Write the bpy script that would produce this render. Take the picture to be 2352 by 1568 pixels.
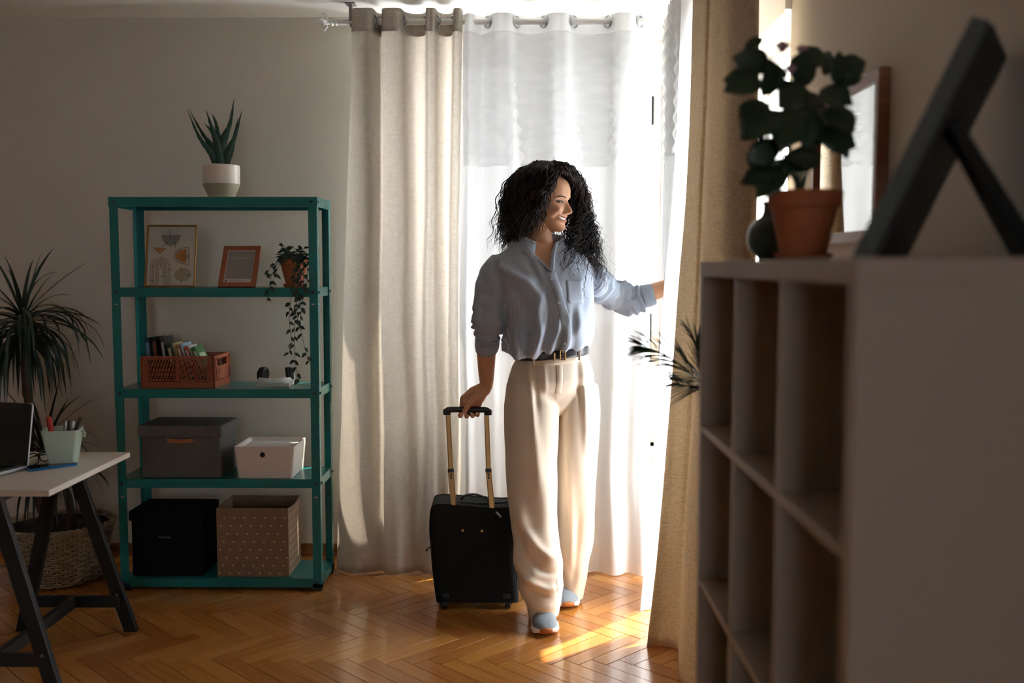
import bpy, bmesh, math, random
import numpy as np
from mathutils import Vector, Matrix

# ---------------------------------------------------------------- scene, camera, light
for o in list(bpy.data.objects):
    bpy.data.objects.remove(o)
SC = bpy.context.scene
COL = SC.collection
random.seed(7)
RNG = np.random.default_rng(11)
PI = math.pi

CAM_H = 1.30
F_PX = 2287.0
PITCH = math.radians(4.28)
YAW = math.radians(0.45)
cam_data = bpy.data.cameras.new('camera')
cam_data.sensor_width = 36.0
cam_data.lens = F_PX / 2352 * 36.0
cam_data.clip_start = 0.05
cam_data.dof.use_dof = True
cam_data.dof.focus_distance = 3.68
cam_data.dof.aperture_fstop = 1.7
cam = bpy.data.objects.new('camera', cam_data)
cam.location = (0, 0, CAM_H)
cam.rotation_euler = (PI / 2 - PITCH, 0, YAW)
COL.objects.link(cam)
SC.camera = cam

SC.view_settings.view_transform = 'Standard'
SC.view_settings.look = 'None'
SC.view_settings.gamma = 1.0
SC.view_settings.use_curve_mapping = False
SC.view_settings.exposure = 0.36
SC.cycles.use_denoising = True
SC.cycles.max_bounces = 10
SC.cycles.diffuse_bounces = 6
SC.cycles.glossy_bounces = 4
SC.cycles.transmission_bounces = 8
SC.cycles.transparent_max_bounces = 24
SC.cycles.sample_clamp_indirect = 6.0
SC.cycles.caustics_reflective = False
SC.cycles.caustics_refractive = False

SUN_AZ = math.radians(51)     # from +Y towards +X
SUN_EL = math.radians(58)
SUN_DIR = Vector((math.sin(SUN_AZ) * math.cos(SUN_EL), math.cos(SUN_AZ) * math.cos(SUN_EL), math.sin(SUN_EL)))
SKY_STRENGTH = 13.0
SUN_STRENGTH = 15.0
world = bpy.data.worlds.new('sky')
SC.world = world
world.use_nodes = True
wbg = world.node_tree.nodes['Background']
wbg.inputs[0].default_value = (0.90, 0.95, 1.0, 1)
wbg.inputs[1].default_value = SKY_STRENGTH
sl = bpy.data.lights.new('sun', 'SUN')
sl.energy = SUN_STRENGTH
sl.angle = math.radians(0.6)
sl.color = (1.0, 0.92, 0.78)
so = bpy.data.objects.new('sun', sl)
so.rotation_euler = (-SUN_DIR).to_track_quat('-Z', 'Y').to_euler()
so.location = (6, 8, 9)
COL.objects.link(so)


def portal(name, loc, sx, sy, normal):
    l = bpy.data.lights.new(name, 'AREA')
    l.shape = 'RECTANGLE'
    l.size, l.size_y = sx, sy
    l.cycles.is_portal = True
    o = bpy.data.objects.new(name, l)
    o.location = loc
    o.rotation_euler = Vector(normal).to_track_quat('-Z', 'Z').to_euler()
    COL.objects.link(o)


# ---------------------------------------------------------------- projection helper: a pixel at a known depth -> a point
_cp, _sp, _cy, _sy = math.cos(PITCH), math.sin(PITCH), math.cos(YAW), math.sin(YAW)


def at(px, py, Y):
    u = (px - 1176.0) / F_PX
    v = (784.0 - py) / F_PX
    fx, fy, fz = u, _cp + v * _sp, -_sp + v * _cp
    x = fx * _cy - fy * _sy
    y = fx * _sy + fy * _cy
    t = Y / y
    return Vector((x * t, Y, CAM_H + fz * t))


def V(*a):
    return Vector(a)


# ---------------------------------------------------------------- noise
def _hash(ix, iy, iz, seed):
    h = (ix * 374761393 + iy * 668265263 + iz * 2147483647 + seed * 974711) & 0xFFFFFFFF
    h = ((h ^ (h >> 13)) * 1274126177) & 0xFFFFFFFF
    return ((h ^ (h >> 16)) & 0xFFFF) / 32767.5 - 1.0


def vnoise(p, seed=0):
    p = np.asarray(p, float)
    i = np.floor(p).astype(np.int64)
    f = p - i
    f = f * f * f * (f * (f * 6 - 15) + 10)
    r = 0
    for dx in (0, 1):
        for dy in (0, 1):
            for dz in (0, 1):
                w = (f[:, 0] if dx else 1 - f[:, 0]) * (f[:, 1] if dy else 1 - f[:, 1]) * (f[:, 2] if dz else 1 - f[:, 2])
                r = r + w * _hash(i[:, 0] + dx, i[:, 1] + dy, i[:, 2] + dz, seed)
    return r


# ---------------------------------------------------------------- materials
def lin(c):
    if isinstance(c, str):
        c = c.lstrip('#')
        c = [int(c[i:i + 2], 16) for i in (0, 2, 4)]
    r = []
    for v in c[:3]:
        v = v / 255.0
        r.append(v / 12.92 if v <= 0.04045 else ((v + 0.055) / 1.055) ** 2.4)
    return (r[0], r[1], r[2], 1.0)


class NT:
    def __init__(self, name):
        self.m = bpy.data.materials.new(name)
        self.m.use_nodes = True
        self.t = self.m.node_tree
        self.b = self.t.nodes['Principled BSDF']
        self.out = self.t.nodes['Material Output']

    def n(self, typ, **kw):
        nd = self.t.nodes.new(typ)
        for k, v in kw.items():
            if k.startswith('i_'):
                nd.inputs[int(k[2:]) if k[2:].isdigit() else k[2:].replace('_', ' ')].default_value = v
            else:
                setattr(nd, k, v)
        return nd

    def l(self, a, b):
        self.t.links.new(a, b)

    def coords(self, kind='Object', scale=(1, 1, 1), rot=(0, 0, 0)):
        tc = self.n('ShaderNodeTexCoord')
        mp = self.n('ShaderNodeMapping')
        mp.inputs['Scale'].default_value = scale
        mp.inputs['Rotation'].default_value = rot
        self.l(tc.outputs[kind], mp.inputs['Vector'])
        return mp.outputs['Vector']

    def noise(self, vec, scale, detail=3, rough=0.5, dist=0.0):
        nd = self.n('ShaderNodeTexNoise')
        nd.inputs['Scale'].default_value = scale
        nd.inputs['Detail'].default_value = detail
        nd.inputs['Roughness'].default_value = rough
        nd.inputs['Distortion'].default_value = dist
        self.l(vec, nd.inputs['Vector'])
        return nd.outputs['Fac']

    def ramp(self, fac, stops):
        r = self.n('ShaderNodeValToRGB')
        els = r.color_ramp.elements
        while len(els) < len(stops):
            els.new(0.5)
        for e, (p, c) in zip(els, stops):
            e.position = p
            e.color = c
        self.l(fac, r.inputs[0])
        return r.outputs[0]

    def bump(self, h, strength, dist=0.002):
        b = self.n('ShaderNodeBump')
        b.inputs['Strength'].default_value = strength
        b.inputs['Distance'].default_value = dist
        self.l(h, b.inputs['Height'])
        self.l(b.outputs[0], self.b.inputs['Normal'])
        return b.outputs[0]

    def math(self, op, a, b=None):
        m = self.n('ShaderNodeMath', operation=op)
        for k, v in enumerate((a, b)):
            if v is None:
                continue
            if isinstance(v, (int, float)):
                m.inputs[k].default_value = v
            else:
                self.l(v, m.inputs[k])
        return m.outputs[0]

    def mix(self, fac, a, b):
        m = self.n('ShaderNodeMix', data_type='RGBA')
        if isinstance(fac, (int, float)):
            m.inputs[0].default_value = fac
        else:
            self.l(fac, m.inputs[0])
        for k, v in ((6, a), (7, b)):
            if isinstance(v, tuple):
                m.inputs[k].default_value = v
            else:
                self.l(v, m.inputs[k])
        return m.outputs[2]

    def set(self, **kw):
        for k, v in kw.items():
            self.b.inputs[k.replace('_', ' ')].default_value = v


def mat(name, col, rough=0.5, metal=0.0, col2=None, vscale=12.0, bump=0.0, bscale=120.0, spec=0.5, coat=0.0, stretch=(1, 1, 1), bdist=0.002):
    n = NT(name)
    n.set(Base_Color=lin(col), Roughness=rough, Metallic=metal)
    n.b.inputs['Specular IOR Level'].default_value = spec
    n.b.inputs['Coat Weight'].default_value = coat
    n.b.inputs['Coat Roughness'].default_value = 0.15
    vec = n.coords('Object', stretch)
    if col2 is not None:
        f = n.noise(vec, vscale, 4)
        c = n.ramp(f, [(0.3, lin(col)), (0.7, lin(col2))])
        n.l(c, n.b.inputs['Base Color'])
    if bump:
        n.bump(n.noise(vec, bscale, 3), bump, bdist)
    return n.m


def cloth(name, col, col2, weave=900.0, trans=0.35, clear=0.0, slub=1.0, rough=0.9, sheen=0.0, tcol=None, axis=(0, 2)):
    """woven cloth: uneven yarn in both directions; part of the light passes through"""
    n = NT(name)
    n.set(Roughness=rough)
    n.b.inputs['Specular IOR Level'].default_value = 0.2
    sh = [1.0, 1.0, 1.0]
    h1s = [60.0, 60.0, 60.0]
    h1s[axis[1]] = 900.0
    h2s = [900.0, 900.0, 900.0]
    h2s[axis[1]] = 40.0
    h1 = n.noise(n.coords('Object', h1s), 1.0 * weave / 900.0, 2, 0.6)
    h2 = n.noise(n.coords('Object', h2s), 1.0 * weave / 900.0, 2, 0.6)
    f = n.math('ADD', n.math('MULTIPLY', h1, 0.55), n.math('MULTIPLY', h2, 0.45))
    c = n.ramp(f, [(0.5 - 0.16 / max(slub, .1), lin(col2)), (0.5 + 0.1 / max(slub, .1), lin(col))])
    n.l(c, n.b.inputs['Base Color'])
    n.bump(f, 0.25, 0.001)
    last = n.b.outputs[0]
    if trans:
        t = n.n('ShaderNodeBsdfTranslucent')
        if tcol:
            t.inputs[0].default_value = lin(tcol)
        else:
            n.l(c, t.inputs[0])
        mx = n.n('ShaderNodeMixShader')
        mx.inputs[0].default_value = trans
        n.l(last, mx.inputs[1])
        n.l(t.outputs[0], mx.inputs[2])
        last = mx.outputs[0]
    if clear:
        t = n.n('ShaderNodeBsdfTransparent')
        mx = n.n('ShaderNodeMixShader')
        mx.inputs[0].default_value = clear
        n.l(last, mx.inputs[1])
        n.l(t.outputs[0], mx.inputs[2])
        last = mx.outputs[0]
    n.l(last, n.out.inputs[0])
    return n.m


def glass(name, tint=(1, 1, 1, 1), refl=1.0):
    """thin flat pane: mostly clear, mirror-like at grazing angles"""
    n = NT(name)
    t = n.n('ShaderNodeBsdfTransparent')
    t.inputs[0].default_value = tint
    g = n.n('ShaderNodeBsdfGlossy')
    g.inputs['Roughness'].default_value = 0.01
    fr = n.n('ShaderNodeLayerWeight')
    fr.inputs[0].default_value = 0.5
    fac = n.math('MULTIPLY', n.math('ADD', n.math('MULTIPLY', n.math('POWER', fr.outputs['Facing'], 5.0), 0.9), 0.05), refl)
    mx = n.n('ShaderNodeMixShader')
    n.l(fac, mx.inputs[0])
    n.l(t.outputs[0], mx.inputs[1])
    n.l(g.outputs[0], mx.inputs[2])
    n.l(mx.outputs[0], n.out.inputs[0])
    return n.m


# ---------------------------------------------------------------- mesh building
class MB:
    def __init__(self):
        self.v = []
        self.f = []
        self.mi = []
        self.cur = 0

    def add(self, verts, faces):
        k = len(self.v)
        self.v += [tuple(p) for p in verts]
        for f in faces:
            self.f.append(tuple(i + k for i in f))
            self.mi.append(self.cur)
        return self

    def box(self, lo, hi, mtx=None):
        (x0, y0, z0), (x1, y1, z1) = lo, hi
        vs = [V(x, y, z) for z in (z0, z1) for y in (y0, y1) for x in (x0, x1)]
        if mtx is not None:
            vs = [mtx @ p for p in vs]
        return self.add(vs, [(0, 2, 3, 1), (4, 5, 7, 6), (0, 1, 5, 4), (2, 6, 7, 3), (0, 4, 6, 2), (1, 3, 7, 5)])

    def bar(self, a, b, w, h, up=(0, 0, 1)):
        a, b = Vector(a), Vector(b)
        d = (b - a)
        L = d.length
        d.normalize()
        s = d.cross(Vector(up))
        if s.length < 1e-5:
            s = d.cross(V(1, 0, 0))
        s.normalize()
        u = s.cross(d)
        m = Matrix((s, d, u)).transposed().to_4x4()
        m.translation = a
        return self.box((-w / 2, 0, -h / 2), (w / 2, L, h / 2), m)

    def tube(self, pts, r, n=8, caps=True, flat=1.0, flat_dir=None):
        pts = [Vector(p) for p in pts]
        N = len(pts)
        rs = [float(q) for q in r] if hasattr(r, '__len__') else [r] * N
        ref = None
        rings = []
        for i, p in enumerate(pts):
            t = (pts[min(i + 1, N - 1)] - pts[max(i - 1, 0)])
            if t.length < 1e-9:
                t = V(0, 0, 1)
            t.normalize()
            if ref is None:
                ref = V(0, 0, 1) if abs(t.z) < 0.9 else V(0, 1, 0)
                if flat_dir is not None:
                    ref = Vector(flat_dir)
            s = t.cross(ref)
            if s.length < 1e-6:
                s = t.cross(V(1, 0.01, 0))
            s.normalize()
            u = s.cross(t).normalized()
            if flat_dir is None:
                ref = u
            rings.append([p + rs[i] * (math.cos(a) * s + flat * math.sin(a) * u) for a in [2 * PI * k / n for k in range(n)]])
        return self.rings(rings, caps)

    def rings(self, rings, caps=True, closed=True):
        n = len(rings[0])
        vs = [p for r in rings for p in r]
        fs = []
        for i in range(len(rings) - 1):
            for k in range(n if closed else n - 1):
                a, b = i * n + k, i * n + (k + 1) % n
                fs.append((a, b, b + n, a + n))
        if caps and closed:
            fs.append(tuple(range(n - 1, -1, -1)))
            fs.append(tuple((len(rings) - 1) * n + k for k in range(n)))
        return self.add(vs, fs)

    def lathe(self, prof, c=(0, 0, 0), n=32, ax=None, sq=None):
        """prof: list of (radius, height); closed at radius 0"""
        c = Vector(c)
        rings = []
        for r, z in prof:
            ring = []
            for k in range(n):
                a = 2 * PI * k / n
                p = V(max(r, 1e-5) * math.cos(a), max(r, 1e-5) * math.sin(a), z)
                if ax is not None:
                    p = ax @ p
                ring.append(c + p)
            rings.append(ring)
        return self.rings(rings, True)

    def prism(self, poly, d0, d1, mtx=None):
        """poly in local xz; extruded along local y from d0 to d1"""
        n = len(poly)
        vs = [V(x, d0, z) for x, z in poly] + [V(x, d1, z) for x, z in poly]
        if mtx is not None:
            vs = [mtx @ p for p in vs]
        fs = [tuple(range(n)), tuple(range(2 * n - 1, n - 1, -1))]
        for k in range(n):
            j = (k + 1) % n
            fs.append((k, k + n, j + n, j))
        return self.add(vs, fs)

    def sphere(self, c, r, n=14, m=10):
        c = Vector(c)
        rr = r if hasattr(r, '__len__') else (r, r, r)
        rings = []
        for i in range(m + 1):
            t = PI * i / m
            rings.append([c + V(rr[0] * max(math.sin(t), 1e-4) * math.cos(2 * PI * k / n), rr[1] * max(math.sin(t), 1e-4) * math.sin(2 * PI * k / n), -rr[2] * math.cos(t)) for k in range(n)])
        return self.rings(rings, True)

    def grid(self, P):
        """P: array (a, b, 3)"""
        P = np.asarray(P, float)
        a, b = P.shape[:2]
        vs = P.reshape(-1, 3).tolist()
        fs = [(i * b + j, i * b + j + 1, (i + 1) * b + j + 1, (i + 1) * b + j) for i in range(a - 1) for j in range(b - 1)]
        return self.add(vs, fs)

    def mesh(self, name, mats=None, smooth=None, normals=True):
        me = bpy.data.meshes.new(name)
        me.from_pydata(self.v, [], self.f)
        if mats:
            for m in mats if isinstance(mats, (list, tuple)) else [mats]:
                me.materials.append(m)
        if len(set(self.mi)) > 1:
            me.polygons.foreach_set('material_index', self.mi)
        if normals:
            bm = bmesh.new()
            bm.from_mesh(me)
            bmesh.ops.recalc_face_normals(bm, faces=bm.faces)
            bm.to_mesh(me)
            bm.free()
        if smooth is not None:
            smooth_mesh(me, smooth)
        return me

    def build(self, name, mats, parent=None, smooth=40, bev=0.0, seg=2, solid=0.0, label=None, normals=True):
        me = self.mesh(name, mats, smooth, normals)
        o = bpy.data.objects.new(name, me)
        link(o, parent)
        if solid:
            md = o.modifiers.new('solid', 'SOLIDIFY')
            md.thickness = solid
            md.offset = 0
        if bev:
            md = o.modifiers.new('bevel', 'BEVEL')
            md.width = bev
            md.segments = seg
            md.limit_method = 'ANGLE'
            md.angle_limit = math.radians(35)
        if label:
            o['label'] = label
        return o


def smooth_mesh(me, ang=40):
    me.polygons.foreach_set('use_smooth', [True] * len(me.polygons))
    if ang < 179:
        bm = bmesh.new()
        bm.from_mesh(me)
        lim = math.radians(ang)
        for e in bm.edges:
            e.smooth = not (len(e.link_faces) == 2 and e.calc_face_angle(0) > lim)
        bm.to_mesh(me)
        bm.free()


def link(o, parent=None):
    COL.objects.link(o)
    if parent is not None:
        o.parent = parent
        # children are modelled in world space: keep them there
        m = Matrix.Identity(4)
        p = parent
        m = p.matrix_basis.copy()
        while p.parent is not None:
            m = p.parent.matrix_basis @ p.matrix_parent_inverse @ m
            p = p.parent
        o.matrix_parent_inverse = m.inverted()


def tag(o, label=None, cat=None, group=None, kind=None):
    if label:
        o['label'] = label
    if cat:
        o['category'] = cat
    if group:
        o['group'] = group
    if kind:
        o['kind'] = kind
    return o


def empty(name, loc, label, cat, group=None):
    o = bpy.data.objects.new(name, None)
    o.location = loc
    o.empty_display_size = 0.05
    COL.objects.link(o)
    return tag(o, label, cat, group)


def struct(o):
    o['kind'] = 'structure'
    return o


def catmull(pts, n):
    """n samples along a smooth curve through pts (any dimension)"""
    P = np.asarray([list(p) for p in pts], float)
    Q = np.vstack([2 * P[0] - P[1], P, 2 * P[-1] - P[-2]])
    t = np.linspace(0, len(P) - 1 - 1e-9, n)
    i = t.astype(int)
    f = (t - i)[:, None]
    a, b, c, d = Q[i], Q[i + 1], Q[i + 2], Q[i + 3]
    return 0.5 * (2 * b + (c - a) * f + (2 * a - 5 * b + 4 * c - d) * f ** 2 + (3 * b - a - 3 * c + d) * f ** 3)


def interp(x, xs, ys):
    return np.interp(x, xs, ys)
# ================================================================ SETTING
XL, XR, YF, YB, ZC = -3.1, 0.83, -4.0, 4.42, 2.383
TH = 0.26


def wall_paint(name, c1, c2):
    n = NT(name)
    n.set(Roughness=0.9)
    n.b.inputs['Specular IOR Level'].default_value = 0.15
    v = n.coords('Object')
    n.l(n.ramp(n.noise(v, 2.2, 5, 0.6), [(0.3, lin(c1)), (0.7, lin(c2))]), n.b.inputs['Base Color'])
    n.bump(n.noise(v, 220, 3), 0.12, 0.001)
    return n.m


M_WALL = wall_paint('painted_plaster', '#d6d0c5', '#d0c9bd')
M_CEIL = wall_paint('ceiling_paint', '#f3f0ea', '#efebe4')
M_WHITE = mat('white_gloss_paint', '#e9e6e0', 0.35, col2='#e3e0d9', vscale=3)
M_SILL = mat('window_sill_paint', '#e6e2db', 0.4)
M_GLASS = glass('window_glass')
M_OAK = mat('oak_trim', '#8a5a30', 0.4, col2='#6f4524', vscale=6, stretch=(1, 12, 12), bump=0.1)


M_WALL2 = wall_paint('taupe_plaster', '#b0a699', '#a89e92')


def frame_wall(name, lo, hi, holes, axis, mt=None):
    """wall with rectangular openings; axis 0: the wall runs along x, 1: along y"""
    mb = MB()
    a0, a1 = lo[axis], hi[axis]

    def seg(s0, s1, z0, z1):
        l, h = list(lo), list(hi)
        l[axis], h[axis], l[2], h[2] = s0, s1, z0, z1
        mb.box(l, h)
    cur = a0
    for (h0, h1, z0, z1) in holes:
        seg(cur, h0, lo[2], hi[2])
        if z0 > lo[2]:
            seg(h0, h1, lo[2], z0)
        seg(h0, h1, z1, hi[2])
        cur = h1
    seg(cur, a1, lo[2], hi[2])
    return struct(mb.build(name, mt or M_WALL, smooth=None))


W1 = (-0.56, 0.68, 0.50, 2.30)          # window behind the sheer curtain: x0, x1, z0, z1
D1 = (3.12, 4.24, 0.0, 2.085)           # balcony door in the right wall: y0, y1, z0, z1
W3 = (-0.4, 0.5, 0.9, 2.15)            # unseen window added behind the camera for fill light
frame_wall('wall_back', (XL - TH, YB, 0), (XR + TH, YB + TH, ZC), [W1], 0)
frame_wall('wall_right', (XR, YF - TH, 0), (XR + TH, YB, ZC), [D1], 1)
frame_wall('wall_left', (XL - TH, YF - TH, 0), (XL, YB, ZC), [], 1, M_WALL2)
frame_wall('wall_front', (XL, YF - TH, 0), (XR, YF, ZC), [W3], 0, M_WALL2)
mb = MB()
mb.box((XL - TH, YF - TH, ZC), (XR + TH, YB + TH, ZC + 0.2))
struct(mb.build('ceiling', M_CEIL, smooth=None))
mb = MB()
mb.box((XL, YB - 0.014, 0), (XR, YB, 0.055))
mb.box((XL, YB - 0.026, 0), (XR, YB - 0.014, 0.018))
struct(mb.build('baseboard_back', M_OAK, smooth=None, bev=0.003))
mb = MB()
mb.box((XL, YF, 0), (XL + 0.014, YB - 0.03, 0.055))
struct(mb.build('baseboard_left', M_OAK, smooth=None, bev=0.003))
mb = MB()
mb.box((XR - 0.014, YF, 0), (XR, 3.10, 0.055))
struct(mb.build('baseboard_right', M_OAK, smooth=None, bev=0.003))
# roller shutter casing above the balcony door
mb = MB()
mb.box((XR - 0.012, 3.135, 2.085), (XR, YB, ZC - 0.002))
mb.box((XR - 0.02, 3.115, 2.085), (XR, 3.135, ZC - 0.002))
struct(mb.build('trim_1', M_WHITE, smooth=None, bev=0.002))


# ---- parquet: herringbone columns running along x
def wood_floor():
    n = NT('parquet_oak')
    oi = n.n('ShaderNodeObjectInfo')
    vec = n.coords('Object', (3.0, 60, 30))
    # shift the grain for every plank
    add = n.n('ShaderNodeVectorMath', operation='ADD')
    cmb = n.n('ShaderNodeCombineXYZ')
    r40 = n.math('MULTIPLY', oi.outputs['Random'], 40.0)
    n.l(r40, cmb.inputs[0])
    n.l(r40, cmb.inputs[1])
    n.l(vec, add.inputs[0])
    n.l(cmb.outputs[0], add.inputs[1])
    g = n.noise(add.outputs[0], 1.0, 5, 0.62, 0.8)
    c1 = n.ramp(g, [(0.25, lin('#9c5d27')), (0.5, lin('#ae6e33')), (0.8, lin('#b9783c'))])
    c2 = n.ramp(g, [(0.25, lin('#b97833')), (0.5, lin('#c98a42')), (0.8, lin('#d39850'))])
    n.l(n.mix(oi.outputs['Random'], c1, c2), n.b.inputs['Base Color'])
    n.set(Roughness=0.24)
    n.b.inputs['Coat Weight'].default_value = 0.9
    n.b.inputs['Coat Roughness'].default_value = 0.10
    n.bump(g, 0.10, 0.0006)
    return n.m


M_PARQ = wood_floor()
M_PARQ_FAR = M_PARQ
M_SUB = mat('floor_base', '#1d130a', 0.9)
mb = MB()
mb.box((XL, YF, -0.06), (XR, YB, -0.004))
mb.box((XR, D1[0], -0.06), (XR + TH, D1[1], -0.004))
floor = struct(mb.build('floor', M_SUB, smooth=None))
PL, PW = 0.326, 0.064


def plank_mb(mb, ox, oy, ang, z=0.0, gap=0.0013, ch=0.00012):
    c, s = math.cos(ang), math.sin(ang)
    L, W = PL / 2 - gap, PW / 2 - gap
    vs = []
    for (ix, iz) in ((0, -0.004), (0, -ch), (ch, 0)):
        for sx, sy in ((-1, -1), (1, -1), (1, 1), (-1, 1)):
            x, y = sx * (L - ix), sy * (W - ix)
            vs.append((ox + x * c - y * s, oy + x * s + y * c, z + iz))
    fs = [(8, 9, 10, 11)]
    for k in range(4):
        j = (k + 1) % 4
        fs += [(k, j, j + 4, k + 4), (k + 4, j + 4, j + 8, k + 8)]
    mb.add(vs, fs)


_pm = MB()
plank_mb(_pm, 0, 0, 0)
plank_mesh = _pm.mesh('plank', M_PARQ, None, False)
far = MB()
nplank = 0
R2 = math.sqrt(2)
planks = []
for m in range(-6, 30):
    for k in range(-60, 70):
        for typ in (0, 1):
            if typ == 0:
                cx, cy, ang = k * PW + PL / 2, k * PW + PW / 2, 0.0
            else:
                cx, cy, ang = k * PW + PL + PW / 2, k * PW + PW - PL / 2, PI / 2
            cx += m * PL
            cy -= m * PL
            X = (cx + cy) / R2
            Y = (cy - cx) / R2
            X, Y = X + 0.012, Y + 3.545 - ((PW - PL) / 2 / R2) + 0.46 * 0
            planks.append((X, Y, ang - PI / 4))
sel = [p for p in planks if XL - 0.02 < p[0] < XR + 0.02 and YF < p[1] < YB + 0.14]


def near(p):
    X, Y, a = p
    if Y < 2.93:
        return False
    px = 1194 + X * F_PX / Y
    return -60 < px < 1640 and X < 0.74


def seen(p):
    # first those that nothing covers: in front of the curtains, right of the desk
    X, Y, a = p
    px = 1194 + X * F_PX / Y
    return Y


rnd = random.Random(3)
nears = sorted([p for p in sel if near(p)], key=seen)[:296]
nset = set(nears)
for p in nears:
    o = bpy.data.objects.new('plank', plank_mesh)
    o.location = (p[0], p[1], rnd.uniform(-0.0004, 0.0002))
    o.rotation_euler = (rnd.uniform(-.0012, .0012), rnd.uniform(-.0012, .0012), p[2] + rnd.uniform(-.001, .001))
    o.parent = floor
    COL.objects.link(o)
for p in sel:
    if p not in nset:
        plank_mb(far, p[0], p[1], p[2], rnd.uniform(-0.0004, 0.0002))
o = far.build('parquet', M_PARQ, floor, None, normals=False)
o['kind'] = 'stuff'

# ---- window behind the sheer curtain
x0, x1, z0, z1 = W1
yo = YB + 0.10
mb = MB()
fw = 0.055
mb.box((x0, yo, z0), (x0 + fw, yo + 0.07, z1))
mb.box((x1 - fw, yo, z0), (x1, yo + 0.07, z1))
mb.box((x0 + fw, yo, z1 - fw), (x1 - fw, yo + 0.07, z1))
mb.box((x0 + fw, yo, z0), (x1 - fw, yo + 0.07, z0 + fw))
mb.box((0.035, yo, z0 + fw), (0.085, yo + 0.07, z1 - fw))
win = struct(mb.build('window_1', M_WHITE, smooth=None, bev=0.003))
for (a, b) in ((x0 + fw, 0.035), (0.085, x1 - fw)):
    mb = MB()
    mb.box((a, yo + 0.005, z0 + fw), (a + 0.05, yo + 0.06, z1 - fw))
    mb.box((b - 0.05, yo + 0.005, z0 + fw), (b, yo + 0.06, z1 - fw))
    mb.box((a + 0.05, yo + 0.005, z1 - fw - 0.05), (b - 0.05, yo + 0.06, z1 - fw))
    mb.box((a + 0.05, yo + 0.005, z0 + fw), (b - 0.05, yo + 0.06, z0 + fw + 0.07))
    mb.box((a + 0.05, yo + 0.005, 1.10), (b - 0.05, yo + 0.06, 1.14))
    s = mb.build('sash', M_WHITE, win, None, bev=0.003)
    mb = MB()
    mb.box((a + 0.05, yo + 0.03, z0 + fw + 0.07), (b - 0.05, yo + 0.034, 1.10))
    mb.build('pane', M_GLASS, s, None)
    mb = MB()
    mb.box((a + 0.05, yo + 0.03, 1.14), (b - 0.05, yo + 0.034, z1 - fw - 0.05))
    mb.build('pane', M_GLASS, s, None)
# outer shutter: its lower boards are down, with slits of light between them
M_SLAT = cloth('shutter_plastic', '#e4e6e8', '#dfe1e3', trans=0.5, slub=.3)
for za, zb in ((z0 + .005, .695), (.712, .850), (.866, 1.035)):
    mb = MB()
    mb.box((x0 + .01, yo + .13, za), (x1 - .01, yo + .136, zb))
    mb.build('shutter_board', M_SLAT, win, None)
mb = MB()
mb.box((x0 - 0.03, YB - 0.10, z0 - 0.04), (x1 + 0.03, YB + 0.10, z0))
mb.build('window_sill', M_SILL, win, None, bev=0.006)
# inner casement swung open along the right jamb, edge towards the room
M_BEIGE = mat('aged_casement_paint', '#cdb9a0', 0.5, col2='#bda78c', vscale=9)
mb = MB()
mb.box((0.566, 4.29, 0.62), (0.60, 4.41, 2.08))
sash = mb.build('open_casement', M_BEIGE, win, None, bev=0.004, label='open inner casement seen edge-on')
mb = MB()
mb.box((0.556, 4.275, 1.90), (0.566, 4.30, 2.02))
mb.build('hinge', mat('dark_hinge', '#23262a', 0.4, 0.6), sash, None, bev=0.002)
mb = MB()
mb.box((0.556, 4.275, 0.98), (0.566, 4.30, 1.10))
mb.build('hinge', bpy.data.materials['dark_hinge'], sash, None, bev=0.002)
mb = MB()
mb.box((0.604, 4.30, 0.56), (0.70, 4.335, 2.10))
mb.build('casement_stile', M_WHITE, win, None, bev=0.004)

# ---- balcony door in the right wall
y0, y1, z0, z1 = D1
xo = XR + 0.12
mb = MB()
mb.box((xo, y0, 0), (xo + 0.06, y0 + 0.05, z1))
mb.box((xo, y1 - 0.05, 0), (xo + 0.06, y1, z1))
mb.box((xo, y0 + 0.05, z1 - 0.05), (xo + 0.06, y1 - 0.05, z1))
mb.box((xo, y0 + 0.05, 0), (xo + 0.06, y1 - 0.05, 0.08))
mb.box((xo, 3.85, 0.08), (xo + 0.06, 3.90, z1 - 0.05))
door = struct(mb.build('door_1', M_WHITE, smooth=None, bev=0.003))
for a, b in ((y0 + 0.05, 3.85), (3.90, y1 - 0.05)):
    mb = MB()
    mb.box((xo + 0.03, a, 0.08), (xo + 0.034, b, z1 - 0.05))
    mb.build('pane', M_GLASS, door, None)

# ---- unseen fill window behind the camera
x0, x1, z0, z1 = W3
mb = MB()
yq = YF - 0.14
for a, b in ((x0, x0 + .06), (x1 - .06, x1), ((x0 + x1) / 2 - .04, (x0 + x1) / 2 + .04)):
    mb.box((a, yq, z0), (b, yq + 0.06, z1))
mb.box((x0 + .06, yq, z0), (x1 - .06, yq + .06, z0 + .06))
mb.box((x0 + .06, yq, z1 - .06), (x1 - .06, yq + .06, z1))
win3 = struct(mb.build('window_fill', M_WHITE, smooth=None, bev=0.003))
mb = MB()
mb.box((x0 + .06, yq + .03, z0 + .06), (x1 - .06, yq + .034, z1 - .06))
mb.build('pane', M_GLASS, win3, None)

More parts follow.
